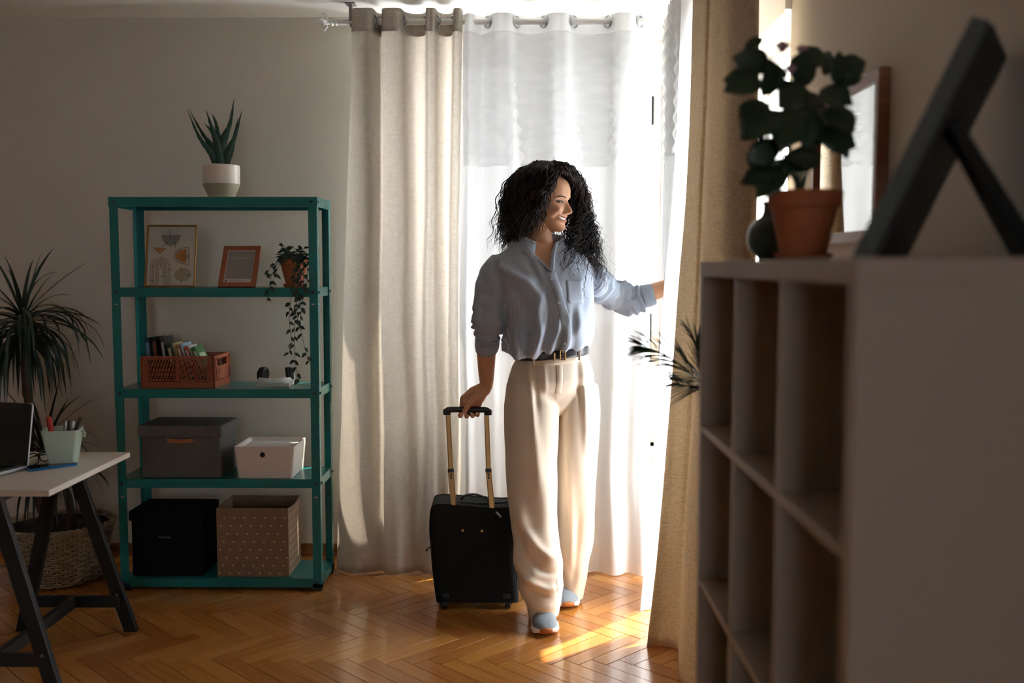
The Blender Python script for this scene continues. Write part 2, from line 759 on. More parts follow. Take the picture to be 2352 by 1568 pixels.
# ---- radiator below the window
M_RAD = mat('radiator_enamel', '#e8e6e2', 0.35)
rad = empty('radiator', (0.18, 4.36, 0), 'white column radiator below the window behind the sheer curtain', 'radiator')
for k in range(13):
    x = -0.22 + k * 0.061
    mb = MB()
    for yy in (4.325, 4.375):
        mb.tube([(x, yy, 0.10), (x, yy, 0.13), (x, yy, 0.40), (x, yy, 0.43)], [0.012, 0.019, 0.019, 0.012], 10)
    mb.tube([(x, 4.315, 0.435), (x, 4.35, 0.445), (x, 4.385, 0.435)], [0.02, 0.024, 0.02], 10)
    mb.tube([(x, 4.315, 0.10), (x, 4.35, 0.095), (x, 4.385, 0.10)], [0.02, 0.022, 0.02], 10)
    mb.build('radiator_column', M_RAD, rad, 50)
mb = MB()
mb.tube([(-0.25, 4.35, 0.43), (0.56, 4.35, 0.43)], 0.016, 10)
mb.tube([(-0.25, 4.35, 0.11), (0.50, 4.35, 0.11), (0.62, 4.35, 0.11), (0.64, 4.35, 0.09), (0.64, 4.35, -0.004)], 0.012, 10)
mb.tube([(0.54, 4.35, 0.43), (0.66, 4.35, 0.43), (0.68, 4.35, 0.40), (0.68, 4.35, -0.004)], 0.012, 10)
mb.build('pipe', M_RAD, rad, 50)
mb = MB()
mb.lathe([(0.0, 0), (0.022, 0), (0.024, 0.01), (0.02, 0.05), (0.0, 0.052)], (0.55, 4.35, 0.11), 12, Matrix.Rotation(PI / 2, 3, 'Y'))
mb.build('valve', M_RAD, rad, 40)
for x in (-0.1, 0.4):
    mb = MB()
    mb.box((x - 0.012, 4.36, 0.40), (x + 0.012, YB, 0.42))
    mb.build('wall_bracket', M_RAD, rad, None)

# ================================================================ CURTAINS
M_LINEN = cloth('linen', '#e4dfd8', '#ada497', weave=520, slub=1.15, trans=0.55, tcol='#dbd5cd')
M_SHEER = cloth('sheer_voile', '#f4f4f2', '#eceded', trans=0.085, clear=0.006, slub=0.5)
M_SHEER2 = cloth('sheer_valance_voile', '#f4f4f2', '#e8e9e9', trans=0.34, clear=0.62, slub=0.5)
M_RODW = mat('white_curtain_rod', '#efeeea', 0.35)
M_RING = mat('nickel_eyelet', '#b9bcbf', 0.25, 1.0)
ROD_Z, ROD_Y, ROD_X = 2.31, 4.20, 0.62

# curtain rods
rod = empty('curtain_rod', (0, ROD_Y, ROD_Z), 'white metal curtain rod with spear finial above the window', 'curtain rod')
mb = MB()
mb.tube([(-0.76, ROD_Y, ROD_Z), (0.60, ROD_Y, ROD_Z)], 0.0125, 14)
mb.tube([(-0.76, ROD_Y + 0.07, ROD_Z + 0.026), (0.60, ROD_Y + 0.07, ROD_Z + 0.026)], 0.006, 10)
mb.build('pole', M_RODW, rad and rod, 50)
mb = MB()
ax = Matrix.Rotation(-PI / 2, 3, 'Y')
mb.lathe([(0, 0), (0.014, 0), (0.017, 0.006), (0.012, 0.014), (0.017, 0.022), (0.009, 0.03), (0.013, 0.045), (0.019, 0.056), (0.009, 0.075), (0.004, 0.09), (0, 0.115)], (-0.755, ROD_Y, ROD_Z), 14, ax)
for s in (-1, 1):
    mb.tube([(-0.808, ROD_Y, ROD_Z), (-0.80, ROD_Y, ROD_Z + s * 0.02), (-0.81, ROD_Y, ROD_Z + s * 0.036), (-0.828, ROD_Y, ROD_Z + s * 0.03)], [0.007, 0.006, 0.004, 0.001], 8)
    mb.tube([(-0.808, ROD_Y, ROD_Z), (-0.80, ROD_Y + s * .02, ROD_Z), (-0.81, ROD_Y + s * .036, ROD_Z), (-0.828, ROD_Y + s * .03, ROD_Z)], [0.007, 0.006, 0.004, 0.001], 8)
mb.build('finial', M_RODW, rod, 50)
mb = MB()
mb.box((-0.706, ROD_Y - 0.012, ROD_Z), (-0.692, ROD_Y + 0.012, ZC))
mb.box((-0.72, ROD_Y - 0.03, ZC - 0.004), (-0.678, ROD_Y + 0.03, ZC))
mb.tube([(-0.699, ROD_Y - 0.018, ROD_Z - 0.012), (-0.699, ROD_Y, ROD_Z - 0.018), (-0.699, ROD_Y + 0.085, ROD_Z + 0.012)], 0.005, 8)
mb.build('bracket', mat('bracket_steel', '#8c8a86', 0.4, 0.3), rod, None, bev=0.002)
mb = MB()
mb.box((0.584, ROD_Y - 0.012, ROD_Z), (0.598, ROD_Y + 0.012, ZC))
mb.build('bracket', M_RODW, rod, None, bev=0.002)
rod2 = empty('curtain_rod', (ROD_X, 3.5, ROD_Z), 'white curtain rod along the right wall above the balcony door, behind the linen curtain', 'curtain rod')
mb = MB()
mb.tube([(ROD_X, 4.12, ROD_Z), (ROD_X, 2.72, ROD_Z)], 0.0125, 14)
mb.build('pole', M_RODW, rod2, 50)
mb = MB()
for yy in (4.06, 2.80):
    mb = MB()
    mb.box((ROD_X - 0.012, yy - 0.007, ROD_Z), (ROD_X + 0.012, yy + 0.007, ZC))
    mb.build('bracket', M_RODW, rod2, None, bev=0.002)


def curtain(name, mt, plan_top, plan_bot, z_top, z_bot, label, cat='curtain', nu=220, nv=60, power=1.0, wob=0.004, seed=1, zhem=None, extra=None, solid=0.0012):
    """sheet hung from plan_top to plan_bot (x, y control points of equal count)"""
    A = catmull([(a, b, 0) for a, b in plan_top], nu)[:, :2]
    B = catmull([(a, b, 0) for a, b in plan_bot], nu)[:, :2]
    T = np.linspace(0, 1, nv)
    P = np.zeros((nv, nu, 3))
    for i, t in enumerate(T):
        w = t ** power
        P[i, :, :2] = A * (1 - w) + B * w
        zb = z_bot if zhem is None else np.interp(np.linspace(0, 1, nu), zhem[0], zhem[1])
        P[i, :, 2] = z_top * (1 - t) + zb * t
    q = P.reshape(-1, 3)
    d = vnoise(q * np.array([9, 9, 2.2]), seed) + 0.5 * vnoise(q * np.array([24, 24, 5]), seed + 5)
    amp = wob * (0.4 + 1.4 * np.repeat(T, nu))
    q[:, 1] += d * amp
    q[:, 0] += vnoise(q * np.array([7, 7, 1.8]), seed + 9) * amp
    if extra is not None:
        extra(q)
    mb = MB()
    mb.grid(q.reshape(nv, nu, 3))
    o = mb.build(name, mt, None, 179, normals=False, solid=solid)
    tag(o, label, cat)
    return o


def eyelet(parent, c, normal, r=0.024):
    mb = MB()
    nrm = Vector(normal).normalized()
    a = nrm.orthogonal().normalized()
    b = nrm.cross(a)
    c = Vector(c)
    pts = [c + r * (math.cos(2 * PI * k / 20) * a + math.sin(2 * PI * k / 20) * b) for k in range(21)]
    mb.tube(pts, 0.0042, 8, False)
    mb.build('eyelet', M_RING, parent, 50)


def pxx(px, Y):
    return at(px, 600, Y).x


# left linen curtain, zig-zagging around the rod
tp = [(816, .00), (822, -.045), (842, -.052), (864, -.045), (869, .02), (875, .045), (883, .03), (887, -.04), (905, -.052), (926, -.045), (936, .02), (957, .05), (978, .03), (985, -.045), (994, -.052), (1004, -.045), (1010, .02), (1025, .05), (1040, .03), (1047, -.04), (1054, -.05), (1062, -.04), (1066, .0)]
bt = [(768, .04), (782, -.02), (815, -.075), (852, -.07), (868, -.045), (876, -.04), (884, -.055), (889, -.095), (915, -.10), (940, -.07), (950, -.05), (960, -.03), (970, -.04), (981, -.075), (990, -.08), (1000, -.075), (1006, -.05), (1012, -.02), (1018, .0), (1024, -.03), (1034, -.05), (1044, -.04), (1052, .0)]
Z_LT = ROD_Z + 0.042
lc = curtain('linen_curtain', M_LINEN,
             [(pxx(p, ROD_Y) , ROD_Y + d) for p, d in tp],
             [(at(p, 1310, ROD_Y).x, ROD_Y + d) for p, d in bt],
             Z_LT, 0.006, 'floor length beige linen curtain with eyelets between the teal shelf and the suitcase',
             nu=420, nv=70, power=1.15, wob=0.007, seed=3)
# hem band at the heading: a second layer of cloth
curt2 = curtain('heading_band', cloth('linen_heading', '#d4ccc0', '#a69b8c', trans=0.25),
                [(pxx(p, ROD_Y), ROD_Y + d - 0.004) for p, d in tp], [(pxx(p, ROD_Y) - .003, ROD_Y + d - 0.004) for p, d in tp],
                Z_LT + 0.001, ROD_Z - 0.05, None, None, nu=420, nv=6, wob=0)
curt2.parent = lc
for px, d in ((867, 0), (885, 0), (931, 0), (982, 0), (1007, 0), (1043, 0)):
    eyelet(lc, (pxx(px, ROD_Y), ROD_Y, ROD_Z), (1, 0.6, 0), 0.0235)

# white sheer at the window, heading wave around the rod
sp = []
for k, (p, d) in enumerate([(1066, .0), (1078, -.03), (1090, -.01), (1105, .03), (1120, .01), (1137, -.03), (1155, -.036), (1172, -.03), (1188, .01), (1217, .035), (1246, .01), (1265, -.03), (1283, -.036), (1300, -.03), (1316, .01), (1355, .035), (1394, .01), (1412, -.03), (1432, -.036), (1450, -.03), (1464, .01), (1474, .02), (1482, .015)]):
    sp.append((p, d))
SHX = [pxx(p, ROD_Y) for p, d in sp]
sbx = np.linspace(at(1052, 1320, 4.1).x, at(1500, 1325, 4.1).x, len(sp))
sbd = [(-.04 - .03 * math.sin(k * 1.9) - .012 * math.sin(k * 0.7 + 1) - 0.035 * k / len(sp)) for k in range(len(sp))]
Z_ST = ROD_Z + 0.028
sh = curtain('sheer_curtain', M_SHEER, [(x, ROD_Y + d) for x, (p, d) in zip(SHX, sp)], [(x, ROD_Y + d) for x, d in zip(sbx, sbd)],
             Z_ST, 0.004, 'translucent white sheer curtain with eyelets hanging behind the woman', nu=260, nv=60, power=0.8, wob=0.006, seed=8, solid=0)


def ruffle(q):
    z = q[:, 2]
    ph = 2 * PI * z / 0.058 + 0.9 * vnoise(q * np.array([6, 0, 14]), 4)
    q[:, 1] += -0.012 + 0.0042 * np.sin(ph)


va = curtain('gathered_valance', M_SHEER2, [(x, ROD_Y + d - .014) for x, (p, d) in zip(SHX, sp)], [(x, ROD_Y + d * .9 - .020) for x, (p, d) in zip(SHX, sp)],
             ROD_Z - 0.05, 1.715, None, None, nu=200, nv=110, wob=0.002, seed=21, extra=ruffle, solid=0)
va.parent = sh
va['label'] = 'gathered upper layer with horizontal ruffles'
for px in (1122, 1186, 1248, 1316, 1392, 1465):
    eyelet(sh, (pxx(px, ROD_Y), ROD_Y, ROD_Z), (1, 0.75 if px in (1122, 1248, 1392) else -0.75, 0), 0.0245)

# second sheer on the side rod, gathered behind the linen curtain
n2 = 15
s2t = [(ROD_X + (0.035 if k % 2 else -0.035), 4.04 - k * 0.026) for k in range(n2)]
s2b = [(0.56 - 0.09 * (k / (n2 - 1)) ** 1.5 + (0.02 if k % 2 else -0.02), 4.03 - k * 0.024) for k in range(n2)]
sh2 = curtain('sheer_curtain', M_SHEER, s2t, s2b, ROD_Z + .028, 0.004, 'white sheer curtain bunched behind the linen curtain on the right', nu=200, nv=50, power=1.4, wob=0.006, seed=31, solid=0)
va2 = curtain('gathered_valance', M_SHEER2, [(x - .016, y) for x, y in s2t], [(x - .020, y) for x, y in s2t], ROD_Z - 0.05, 1.715, None, None, nu=160, nv=80, wob=0.004, seed=33,
              extra=lambda q: q.__setitem__((slice(None), 0), q[:, 0] - .008 + .005 * np.sin(2 * PI * q[:, 2] / .058)), solid=0)
va2.parent = sh2
for k in (1, 4, 7, 10):
    eyelet(sh2, (ROD_X, 4.04 - (k + .5) * 0.026, ROD_Z), (0.2, 1, 0), 0.0235)

# right linen curtain, pulled aside
rt = [(.640, 3.66), (.616, 3.62), (.618, 3.52), (.622, 3.41), (.634, 3.40), (.632, 3.36), (.628, 3.26), (.655, 3.13), (.684, 3.01), (.705, 3.02), (.70, 3.09), (.69, 3.18)]
rb = [(.450, 3.37), (.428, 3.325), (.468, 3.335), (.508, 3.335), (.530, 3.31), (.522, 3.24), (.500, 3.03), (.545, 2.90), (.60, 2.80), (.66, 2.79), (.70, 2.86), (.71, 2.95)]
M_LINEN_SHADED = cloth('shaded_linen', '#c4b299', '#8c7a60', weave=520, slub=1.0, trans=0.18, tcol='#e0cfb4')  # darker copy of the linen; shade away from the window put into its colour
rc = curtain('linen_curtain', M_LINEN_SHADED, rt, rb, ROD_Z + 0.042, -0.0006, 'beige linen curtain held open by the woman, beside the white bookcase', nu=220, nv=70, power=1.75, wob=0.006, seed=41)
for yy in (3.56, 3.44, 3.32, 3.14):
    eyelet(rc, (ROD_X, yy, ROD_Z), (0.3, 1, 0), 0.0235)
# ================================================================ TEAL SHELF UNIT
M_TEAL = mat('teal_powder_coat', '#1a7675', 0.25, bump=0.04, bscale=700)
M_BOLT = mat('dark_bolt', '#2c3a3c', 0.35, 0.8)
M_RUBBER = mat('black_rubber', '#0d0f10', 0.6)
SXL, SXR, SYF, SYB = -1.606, -0.796, 3.914, 4.182
SH_TOP = [1.573, 1.218, 0.817, 0.455, 0.050]
shelf = empty('shelf_unit', ((SXL + SXR) / 2, (SYF + SYB) / 2, 0), 'tall teal metal shelf unit with five shelves against the back wall', 'shelf')
PWD, TKN = 0.034, 0.0022
for sx, x in ((1, SXL), (-1, SXR)):
    for sy, y in ((1, SYF), (-1, SYB)):
        for (za, zb, off) in ((0.012, 0.79, 0.0), (0.735, 1.573, 0.0)):
            pass
        mb = MB()
        # angle profile: one flange along x, one along y, upper half lapped over the lower half
        for (za, zb, e) in ((0.014, 0.80, 0.0), (0.735, 1.572, -0.0018)):
            xa, ya = x + sx * e, y + sy * e
            poly = [(xa, ya), (xa + sx * PWD, ya), (xa + sx * PWD, ya + sy * TKN), (xa + sx * TKN, ya + sy * TKN), (xa + sx * TKN, ya + sy * PWD), (xa, ya + sy * PWD)]
            rings = [[V(px, py, z) for px, py in poly] for z in (za, zb)]
            mb.rings(rings, True)
        post = mb.build('post', M_TEAL, shelf, None)
        mb = MB()
        mb.box((min(x, x + sx * .036), min(y, y + sy * .036), 0), (max(x, x + sx * .036), max(y, y + sy * .036), 0.03))
        mb.build('foot', M_RUBBER, post, None, bev=0.002)
        for zt in SH_TOP:
            mb = MB()
            zc = zt - 0.018
            yy = y - sy * 0.003
            rot = Matrix.Rotation(PI / 2 * sy, 3, 'X')
            mb.lathe([(0, 0), (0.0065, 0), (0.006, 0.003), (0.003, 0.0045), (0, 0.0048)], (x + sx * 0.017, y - sy * 0.0018, zc), 10, rot)
            mb.build('bolt', M_BOLT, post, 50)
            mb = MB()
            rot = Matrix.Rotation(-PI / 2 * sx, 3, 'Y')
            mb.lathe([(0, 0), (0.0065, 0), (0.006, 0.003), (0.003, 0.0045), (0, 0.0048)], (x - sx * 0.0018, y + sy * 0.017, zc), 10, rot)
            mb.build('bolt', M_BOLT, post, 50)
        # punched slots in the flanges
        mb = MB()
        for zt in (1.15, 0.38):
            mb.box((x + sx * .017 - .006, y - sy * .0022 - .0004, zt), (x + sx * .017 + .006, y - sy * .0022 + .0004, zt + .006))
            mb.box((x - sx * .0022 - .0004, y + sy * .017 - .006, zt), (x - sx * .0022 + .0004, y + sy * .017 + .006, zt + .006))
        mb.build('slot', mat('slot_opening', '#aab0a8', 0.6) if 'slot_opening' not in bpy.data.materials else bpy.data.materials['slot_opening'], post, None)
for i, zt in enumerate(SH_TOP):
    lip = 0.038 if i == 0 else 0.036
    a = 0.0022 if i else -0.004
    mb = MB()
    mb.box((SXL + a + .0005, SYF + a + .0005, zt - 0.002), (SXR - a - .0005, SYB - a - .0005, zt))
    for (lo, hi) in (((SXL + a, SYF + a, zt - lip), (SXR - a, SYF + a + .002, zt)), ((SXL + a, SYB - a - .002, zt - lip), (SXR - a, SYB - a, zt)),
                     ((SXL + a, SYF + a, zt - lip), (SXL + a + .002, SYB - a, zt)), ((SXR - a - .002, SYF + a, zt - lip), (SXR - a, SYB - a, zt))):
        mb.box(lo, hi)
    mb.box((SXL + .03, SYF + a + .002, zt - lip), (SXR - .03, SYF + a + .016, zt - lip + .0016))
    mb.build('shelf', M_TEAL, shelf, None)

# ---------------------------------------------------------------- aloe in a two-tone pot
M_POTW = mat('glazed_white_ceramic', '#e6d9cb', 0.28, spec=0.5)
M_POTG = mat('matte_olive_ceramic', '#b9ae93', 0.6, col2='#ada287', vscale=30)
M_ALOE = mat('aloe_skin', '#1f4a37', 0.45, col2='#173a2c', vscale=25, stretch=(1, 1, .4))
M_SOIL = mat('potting_soil', '#1c130d', 0.95, col2='#30231a', vscale=60, bump=0.8, bscale=90)
ax_, ay_ = at(508, 400, 4.05).x, 4.05
zb = SH_TOP[0]
al = empty('aloe_plant', (ax_, ay_, zb), 'spiky aloe in a white and olive pot on top of the teal shelf', 'plant')
Rp = 0.0735
mb = MB()
mb.lathe([(0, 0.001), (0.052, 0.001), (0.054, 0.004), (0.054, 0.016), (0.0565, 0.022), (0.0725, 0.055), (0.073, 0.060), (0.0715, 0.060), (0.05, 0.03), (0, 0.03)], (ax_, ay_, zb), 40)
mb.build('pot_base', M_POTG, al, 40, label='matte olive lower half of the pot')
mb = MB()
mb.lathe([(0.0, 0.058), (0.0725, 0.058), (Rp, 0.062), (Rp + .001, 0.130), (Rp, 0.134), (Rp - .002, 0.135), (Rp - .0045, 0.133), (Rp - .005, 0.115), (0, 0.114)], (ax_, ay_, zb), 40)
mb.build('pot_rim', M_POTW, al, 40, label='glossy white upper half of the pot')
mb = MB()
mb.lathe([(0, 0.114), (0.067, 0.114), (0.067, 0.117), (0.03, 0.121), (0, 0.122)], (ax_, ay_, zb), 24)
mb.build('soil', M_SOIL, al, 40)


def aloe_leaf(pts, w, parent):
    C = catmull(pts, 16)
    mb = MB()
    rings = []
    side0 = None
    for i, c in enumerate(C):
        t = i / 15
        tg = Vector(C[min(i + 1, 15)] - C[max(i - 1, 0)]).normalized()
        side = tg.cross(V(0, 1, 0)).normalized()
        up = side.cross(tg).normalized()
        ww = w * (1 - t ** 1.6) * (0.85 + 0.25 * math.sin(PI * min(t * 1.6, 1))) + 0.0006
        th = ww * 0.55
        p = Vector(c)
        ring = []
        for k in range(10):
            a = 2 * PI * k / 10
            y = math.sin(a) * th * (1.0 if math.sin(a) > 0 else 0.45)
            sp = 0.0012 if (i % 2 == 0 and k in (0, 5)) else 0
            ring.append(p + side * (math.cos(a) * (ww + sp * (1 if i < 14 else 0))) + up * y)
        rings.append(ring)
    mb.rings(rings, True)
    mb.build('leaf', M_ALOE, parent, 60)


def apx(l, Y0=4.05):
    return [at(x, y, Y0 + d) for x, y, d in l]


for l, w in (([(500, 385, .0), (486, 352, -.01), (458, 315, -.02), (430, 252, -.03)], .0145),
             ([(503, 385, .01), (494, 345, .02), (466, 308, .03), (434, 250, .05)], .013),
             ([(509, 390, -.02), (500, 335, -.03), (487, 295, -.035), (473, 252, -.03)], .0165),
             ([(506, 385, .02), (497, 330, .03), (484, 300, .04), (468, 282, .05)], .009),
             ([(508, 385, .02), (502, 320, .03), (495, 280, .04), (486, 261, .04)], .011),
             ([(510, 385, .0), (509, 330, -.01), (528, 285, -.01), (538, 225, .0)], .0165),
             ([(515, 385, -.01), (524, 350, -.02), (540, 312, -.02), (556, 253, -.03)], .0165),
             ([(516, 385, .02), (530, 350, .03), (540, 305, .035), (547, 270, .04)], .011),
             ([(510, 385, .03), (512, 350, .05), (520, 320, .06), (528, 300, .07)], .010)):
    aloe_leaf(apx(l), w, al)

# ---------------------------------------------------------------- framed abstract print
M_GOLD = mat('brushed_brass', '#b08a52', 0.32, 1.0)
M_PAPER = mat('art_paper', '#d8d4ca', 0.8)
M_INKG = mat('print_grey_green', '#8d9088', 0.8)
M_INKK = mat('print_black', '#191817', 0.8)
M_INKO = mat('print_orange', '#c2834f', 0.8)
M_INKR = mat('print_brown', '#5f4236', 0.8)
M_INKP = mat('print_pale_peach', '#cbb49c', 0.8)
M_INKB = mat('print_beige', '#b0a58c', 0.8)
M_FGLASS = glass('picture_glass', refl=0.6)


def ray_plane(px, py, p0, n):
    d = at(px, py, 1.0) - cam.location
    return cam.location + d * ((Vector(p0) - cam.location).dot(n) / d.dot(n))


class Flat:
    """leaning rectangle; local u right, v up, n towards the viewer; origin at bottom left"""

    def __init__(s, o, u, v):
        s.o, s.u, s.v = Vector(o), Vector(u).normalized(), Vector(v).normalized()
        s.n = s.u.cross(s.v).normalized()

    def p(s, a, b, c=0.0):
        return s.o + s.u * a + s.v * b + s.n * c

    def m(s):
        m = Matrix((s.u, s.n * -1, s.v)).transposed().to_4x4()
        m.translation = s.o
        return m


def flat_box(fl, a0, a1, b0, b1, c0, c1, mb):
    return mb.box((a0, -c1, b0), (a1, -c0, b1), fl.m())


def frame4(mb, fl, w, h, t, d, d0=0.0):
    for q in ((0, w, 0, t), (0, w, h - t, h), (0, t, t, h - t), (w - t, w, t, h - t)):
        flat_box(fl, q[0], q[1], q[2], q[3], d0, d, mb)


def disc_poly(fl, pts, c, mb):
    vs = [fl.p(a, b, c) for a, b in pts]
    mb.add(vs, [tuple(range(len(vs)))])


def stroke(fl, pts, w, c, mb):
    """flat ink line"""
    pts = [Vector((a, b)) for a, b in pts]
    L = []
    N = len(pts)
    for i, p in enumerate(pts):
        t = (pts[min(i + 1, N - 1)] - pts[max(i - 1, 0)]).normalized()
        n = Vector((-t.y, t.x))
        L.append((fl.p(*(p + n * w / 2), c), fl.p(*(p - n * w / 2), c)))
    vs = [q for ab in L for q in ab]
    mb.add(vs, [(2 * i, 2 * i + 1, 2 * i + 3, 2 * i + 2) for i in range(N - 1)])


zs = SH_TOP[1]
pbl = V(at(333, 660, 3.975).x, 3.975, zs + 0.001)
ptl = at(324, 514, 4.035)
pbr = V(at(449, 659, 3.99).x, 3.99, zs + 0.001)
u = (pbr - pbl)
Wf = u.length
v = (ptl - pbl)
v = (v - u.normalized() * v.dot(u.normalized()))
Hf = 0.255
fl = Flat(pbl, u, v)
pic = empty('picture_frame', pbl + u / 2, 'abstract line art print in a thin brass frame on the teal shelf', 'picture frame')
mb = MB()
frame4(mb, fl, Wf, Hf, 0.006, 0.012, -0.002)
mb.build('frame', M_GOLD, pic, None, bev=0.001)
mb = MB()
flat_box(fl, 0.004, Wf - .004, 0.004, Hf - .004, -0.002, 0.003, mb)
mb.build('backing', M_INKK, pic, None)
art = MB()
mats_art = [M_PAPER, M_INKG, M_INKK, M_INKO, M_INKR, M_INKP, M_INKB]
disc_poly(fl, [(.006, .006), (Wf - .006, .006), (Wf - .006, Hf - .006), (.006, Hf - .006)], 0.0035, art)


def A(x, y):
    """position inside the print from a measured fraction of the picture"""
    return (x * Wf, (1 - y) * Hf)


art.cur = 1
half = [A(.29 + .005, .155)] + [A(.48 + .19 * math.cos(PI + PI * k / 20), .155 + .18 * math.sin(PI * k / 20)) for k in range(21)] + [A(.67, .155)]
disc_poly(fl, half, .0037, art)
art.cur = 6
disc_poly(fl, [A(.74 + .165 * math.cos(2 * PI * k / 28), .80 + .108 * math.sin(2 * PI * k / 28)) for k in range(28)], .0037, art)
art.cur = 3
disc_poly(fl, [A(.14, .365), A(.40, .375), A(.275, .462)], .0037, art)
dp = [A(.80, .39)] + [A(.78 - .19 * math.sin(PI * k / 16), .495 - .105 * math.cos(PI * k / 16)) for k in range(17)] + [A(.80, .60)]
disc_poly(fl, dp, .0037, art)
art.cur = 5
for k in (1, 3, 4):
    r = .185 - .031 * k
    arch = [(.30 - r, .985)] + [(.30 - r * math.cos(PI * j / 14), .66 - r * .72 * math.sin(PI * j / 14)) for j in range(15)] + [(.30 + r + .03, .985)]
    stroke(fl, [A(*q) for q in arch], .0042, .0037, art)
art.cur = 4
for k in range(6):
    r = .19 - .031 * k
    arch = [(.29 - r + .01, .975)] + [(.29 - r * math.cos(PI * j / 14), .66 - r * .72 * math.sin(PI * j / 14)) for j in range(15)] + [(.29 + r + .035, .975)]
    stroke(fl, [A(*q) for q in arch], .0013, .0039, art)
dp2 = [(.84, .36)] + [(.80 - .24 * math.sin(PI * k / 16), .495 - .135 * math.cos(PI * k / 16)) for k in range(17)] + [(.86, .635), (.845, .50), (.84, .36)]
stroke(fl, [A(*q) for q in dp2], .0022, .0039, art)
stroke(fl, [A(.14, .365), A(.40, .375), A(.275, .462), A(.14, .365)], .0018, .0039, art)
stroke(fl, dp, .0016, .0039, art)
art.cur = 2
for s in (((.44, .065), (.47, .225)), ((.42, .27), (.31, .345)), ((.56, .26), (.575, .375)), ((.30, .49), (.30, .555)), ((.29, .63), (.30, .70)),
          ((.10, .665), (.20, .665)), ((.41, .725), (.53, .725)), ((.30, .83), (.40, .83)), ((.10, .90), (.19, .895)),
          ((.68, .485), (.87, .482)), ((.72, .51), (.86, .512)), ((.78, .54), (.84, .545)), ((.70, .665), (.715, .755)), ((.82, .81), (.92, .81)), ((.715, .87), (.72, .94))):
    stroke(fl, [A(*s[0]), A(*s[1])], .0018, .0041, art)
for i in range(8):
    for j in range(3):
        cx, cy = .30 + .048 * i + .006 * (j % 2), .085 + .03 * j
        disc_poly(fl, [A(cx - .006, cy - .003), A(cx + .006, cy), A(cx, cy + .005)], .0041, art)
for cx, cy in ((.72, .81), (.94, .81), (.72, .96)):
    disc_poly(fl, [A(cx - .005, cy), A(cx, cy + .004), A(cx + .005, cy), A(cx, cy - .004)], .0041, art)
art.build('print', mats_art, pic, None, normals=False)
mb = MB()
flat_box(fl, .006, Wf - .006, .006, Hf - .006, 0.0060, 0.0068, mb)
mb.build('glass', M_FGLASS, pic, None)

# ---------------------------------------------------------------- small terracotta-coloured photo frame
M_TERRAF = mat('terracotta_wood_frame', '#a8603f', 0.5, col2='#9c5636', vscale=14, stretch=(8, 1, 1))
M_GREYP = mat('grey_photo_print', '#9b968f', 0.7, col2='#8e8a86', vscale=8)
M_WHITEP = mat('white_print', '#c9c4bd', 0.7)
o0 = V(at(501, 661, 3.96).x, 3.96, zs + .0005)
wd = at(587, 661, 3.96).x - o0.x
fl = Flat(o0, (1, 0, 0), (0.012, 0.075, 0.185))
Hp = 0.176
ph = empty('photo_frame', o0 + V(wd / 2, 0, 0), 'small terracotta coloured photo frame leaning back on the teal shelf', 'picture frame')
mb = MB()
frame4(mb, fl, wd, Hp, .019, .010, -.004)
mb.build('frame', M_TERRAF, ph, None, bev=.001)
mb = MB()
frame4(mb, Flat(fl.p(.019, .019), fl.u, fl.v), wd - .038, Hp - .038, .0025, .006, 0)
mb.build('inner_lip', M_WHITEP, ph, None)
ms = MB()
disc_poly(fl, [(.021, .021), (wd - .021, .021), (wd - .021, Hp - .021), (.021, Hp - .021)], .002, ms)
ms.cur = 1
disc_poly(fl, [(.023, .022), (wd - .023, .022), (wd - .023, .036), (.023, .036)], .0024, ms)
disc_poly(fl, [(.046, .128), (wd - .046, .128), (wd - .046, .1295), (.046, .1295)], .0024, ms)
disc_poly(fl, [(.050, .122), (wd - .05, .122), (wd - .05, .123), (.050, .123)], .0024, ms)
ms.cur = 2
disc_poly(fl, [(.028 + .0035 * math.cos(k * PI / 5), .028 + .0035 * math.sin(k * PI / 5)) for k in range(10)], .0026, ms)
disc_poly(fl, [(.040, .027), (.095, .027), (.095, .0278), (.040, .0278)], .0026, ms)
disc_poly(fl, [(.040, .030), (.080, .030), (.080, .0308), (.040, .0308)], .0026, ms)
ms.build('photo', [M_GREYP, M_WHITEP, M_INKK], ph, None, normals=False)
mb = MB()
mb.bar(fl.p(wd / 2, .12, -.004), V(o0.x + wd / 2 + .006, 4.075, zs + .003), .03, .004, up=(0, 1, 0))
mb.build('stand', M_TERRAF, ph, None)

# ---------------------------------------------------------------- trailing plant in a terracotta pot
M_TERRA = mat('terracotta', '#a65f3a', 0.75, col2='#98522f', vscale=14, bump=.15, bscale=160)
M_VINE = mat('vine_leaf', '#12261c', 0.42, col2='#1c3324', vscale=30)
M_STEM = mat('vine_stem', '#22301f', 0.6)
vx, vy = at(676, 630, 4.0).x, 4.0
vp = empty('trailing_plant', (vx, vy, zs), 'trailing leafy vine in a terracotta pot at the right end of the teal shelf', 'plant')
mb = MB()
mb.lathe([(0, .012), (.034, .012), (.053, .090), (.0545, .090), (.058, .092), (.0585, .112), (.056, .114), (.052, .112), (.050, .094), (0, .092)], (vx, vy, zs), 36)
mb.build('pot', M_TERRA, vp, 40)
mb = MB()
mb.lathe([(0, .0005), (.038, .0005), (.046, .012), (.047, .015), (.044, .015), (.036, .006), (0, .006)], (vx, vy, zs), 36)
mb.build('saucer', M_TERRA, vp, 40)
mb = MB()
mb.lathe([(0, .092), (.05, .092), (.05, .098), (0, .104)], (vx, vy, zs), 20)
mb.build('soil', M_SOIL, vp, 40)


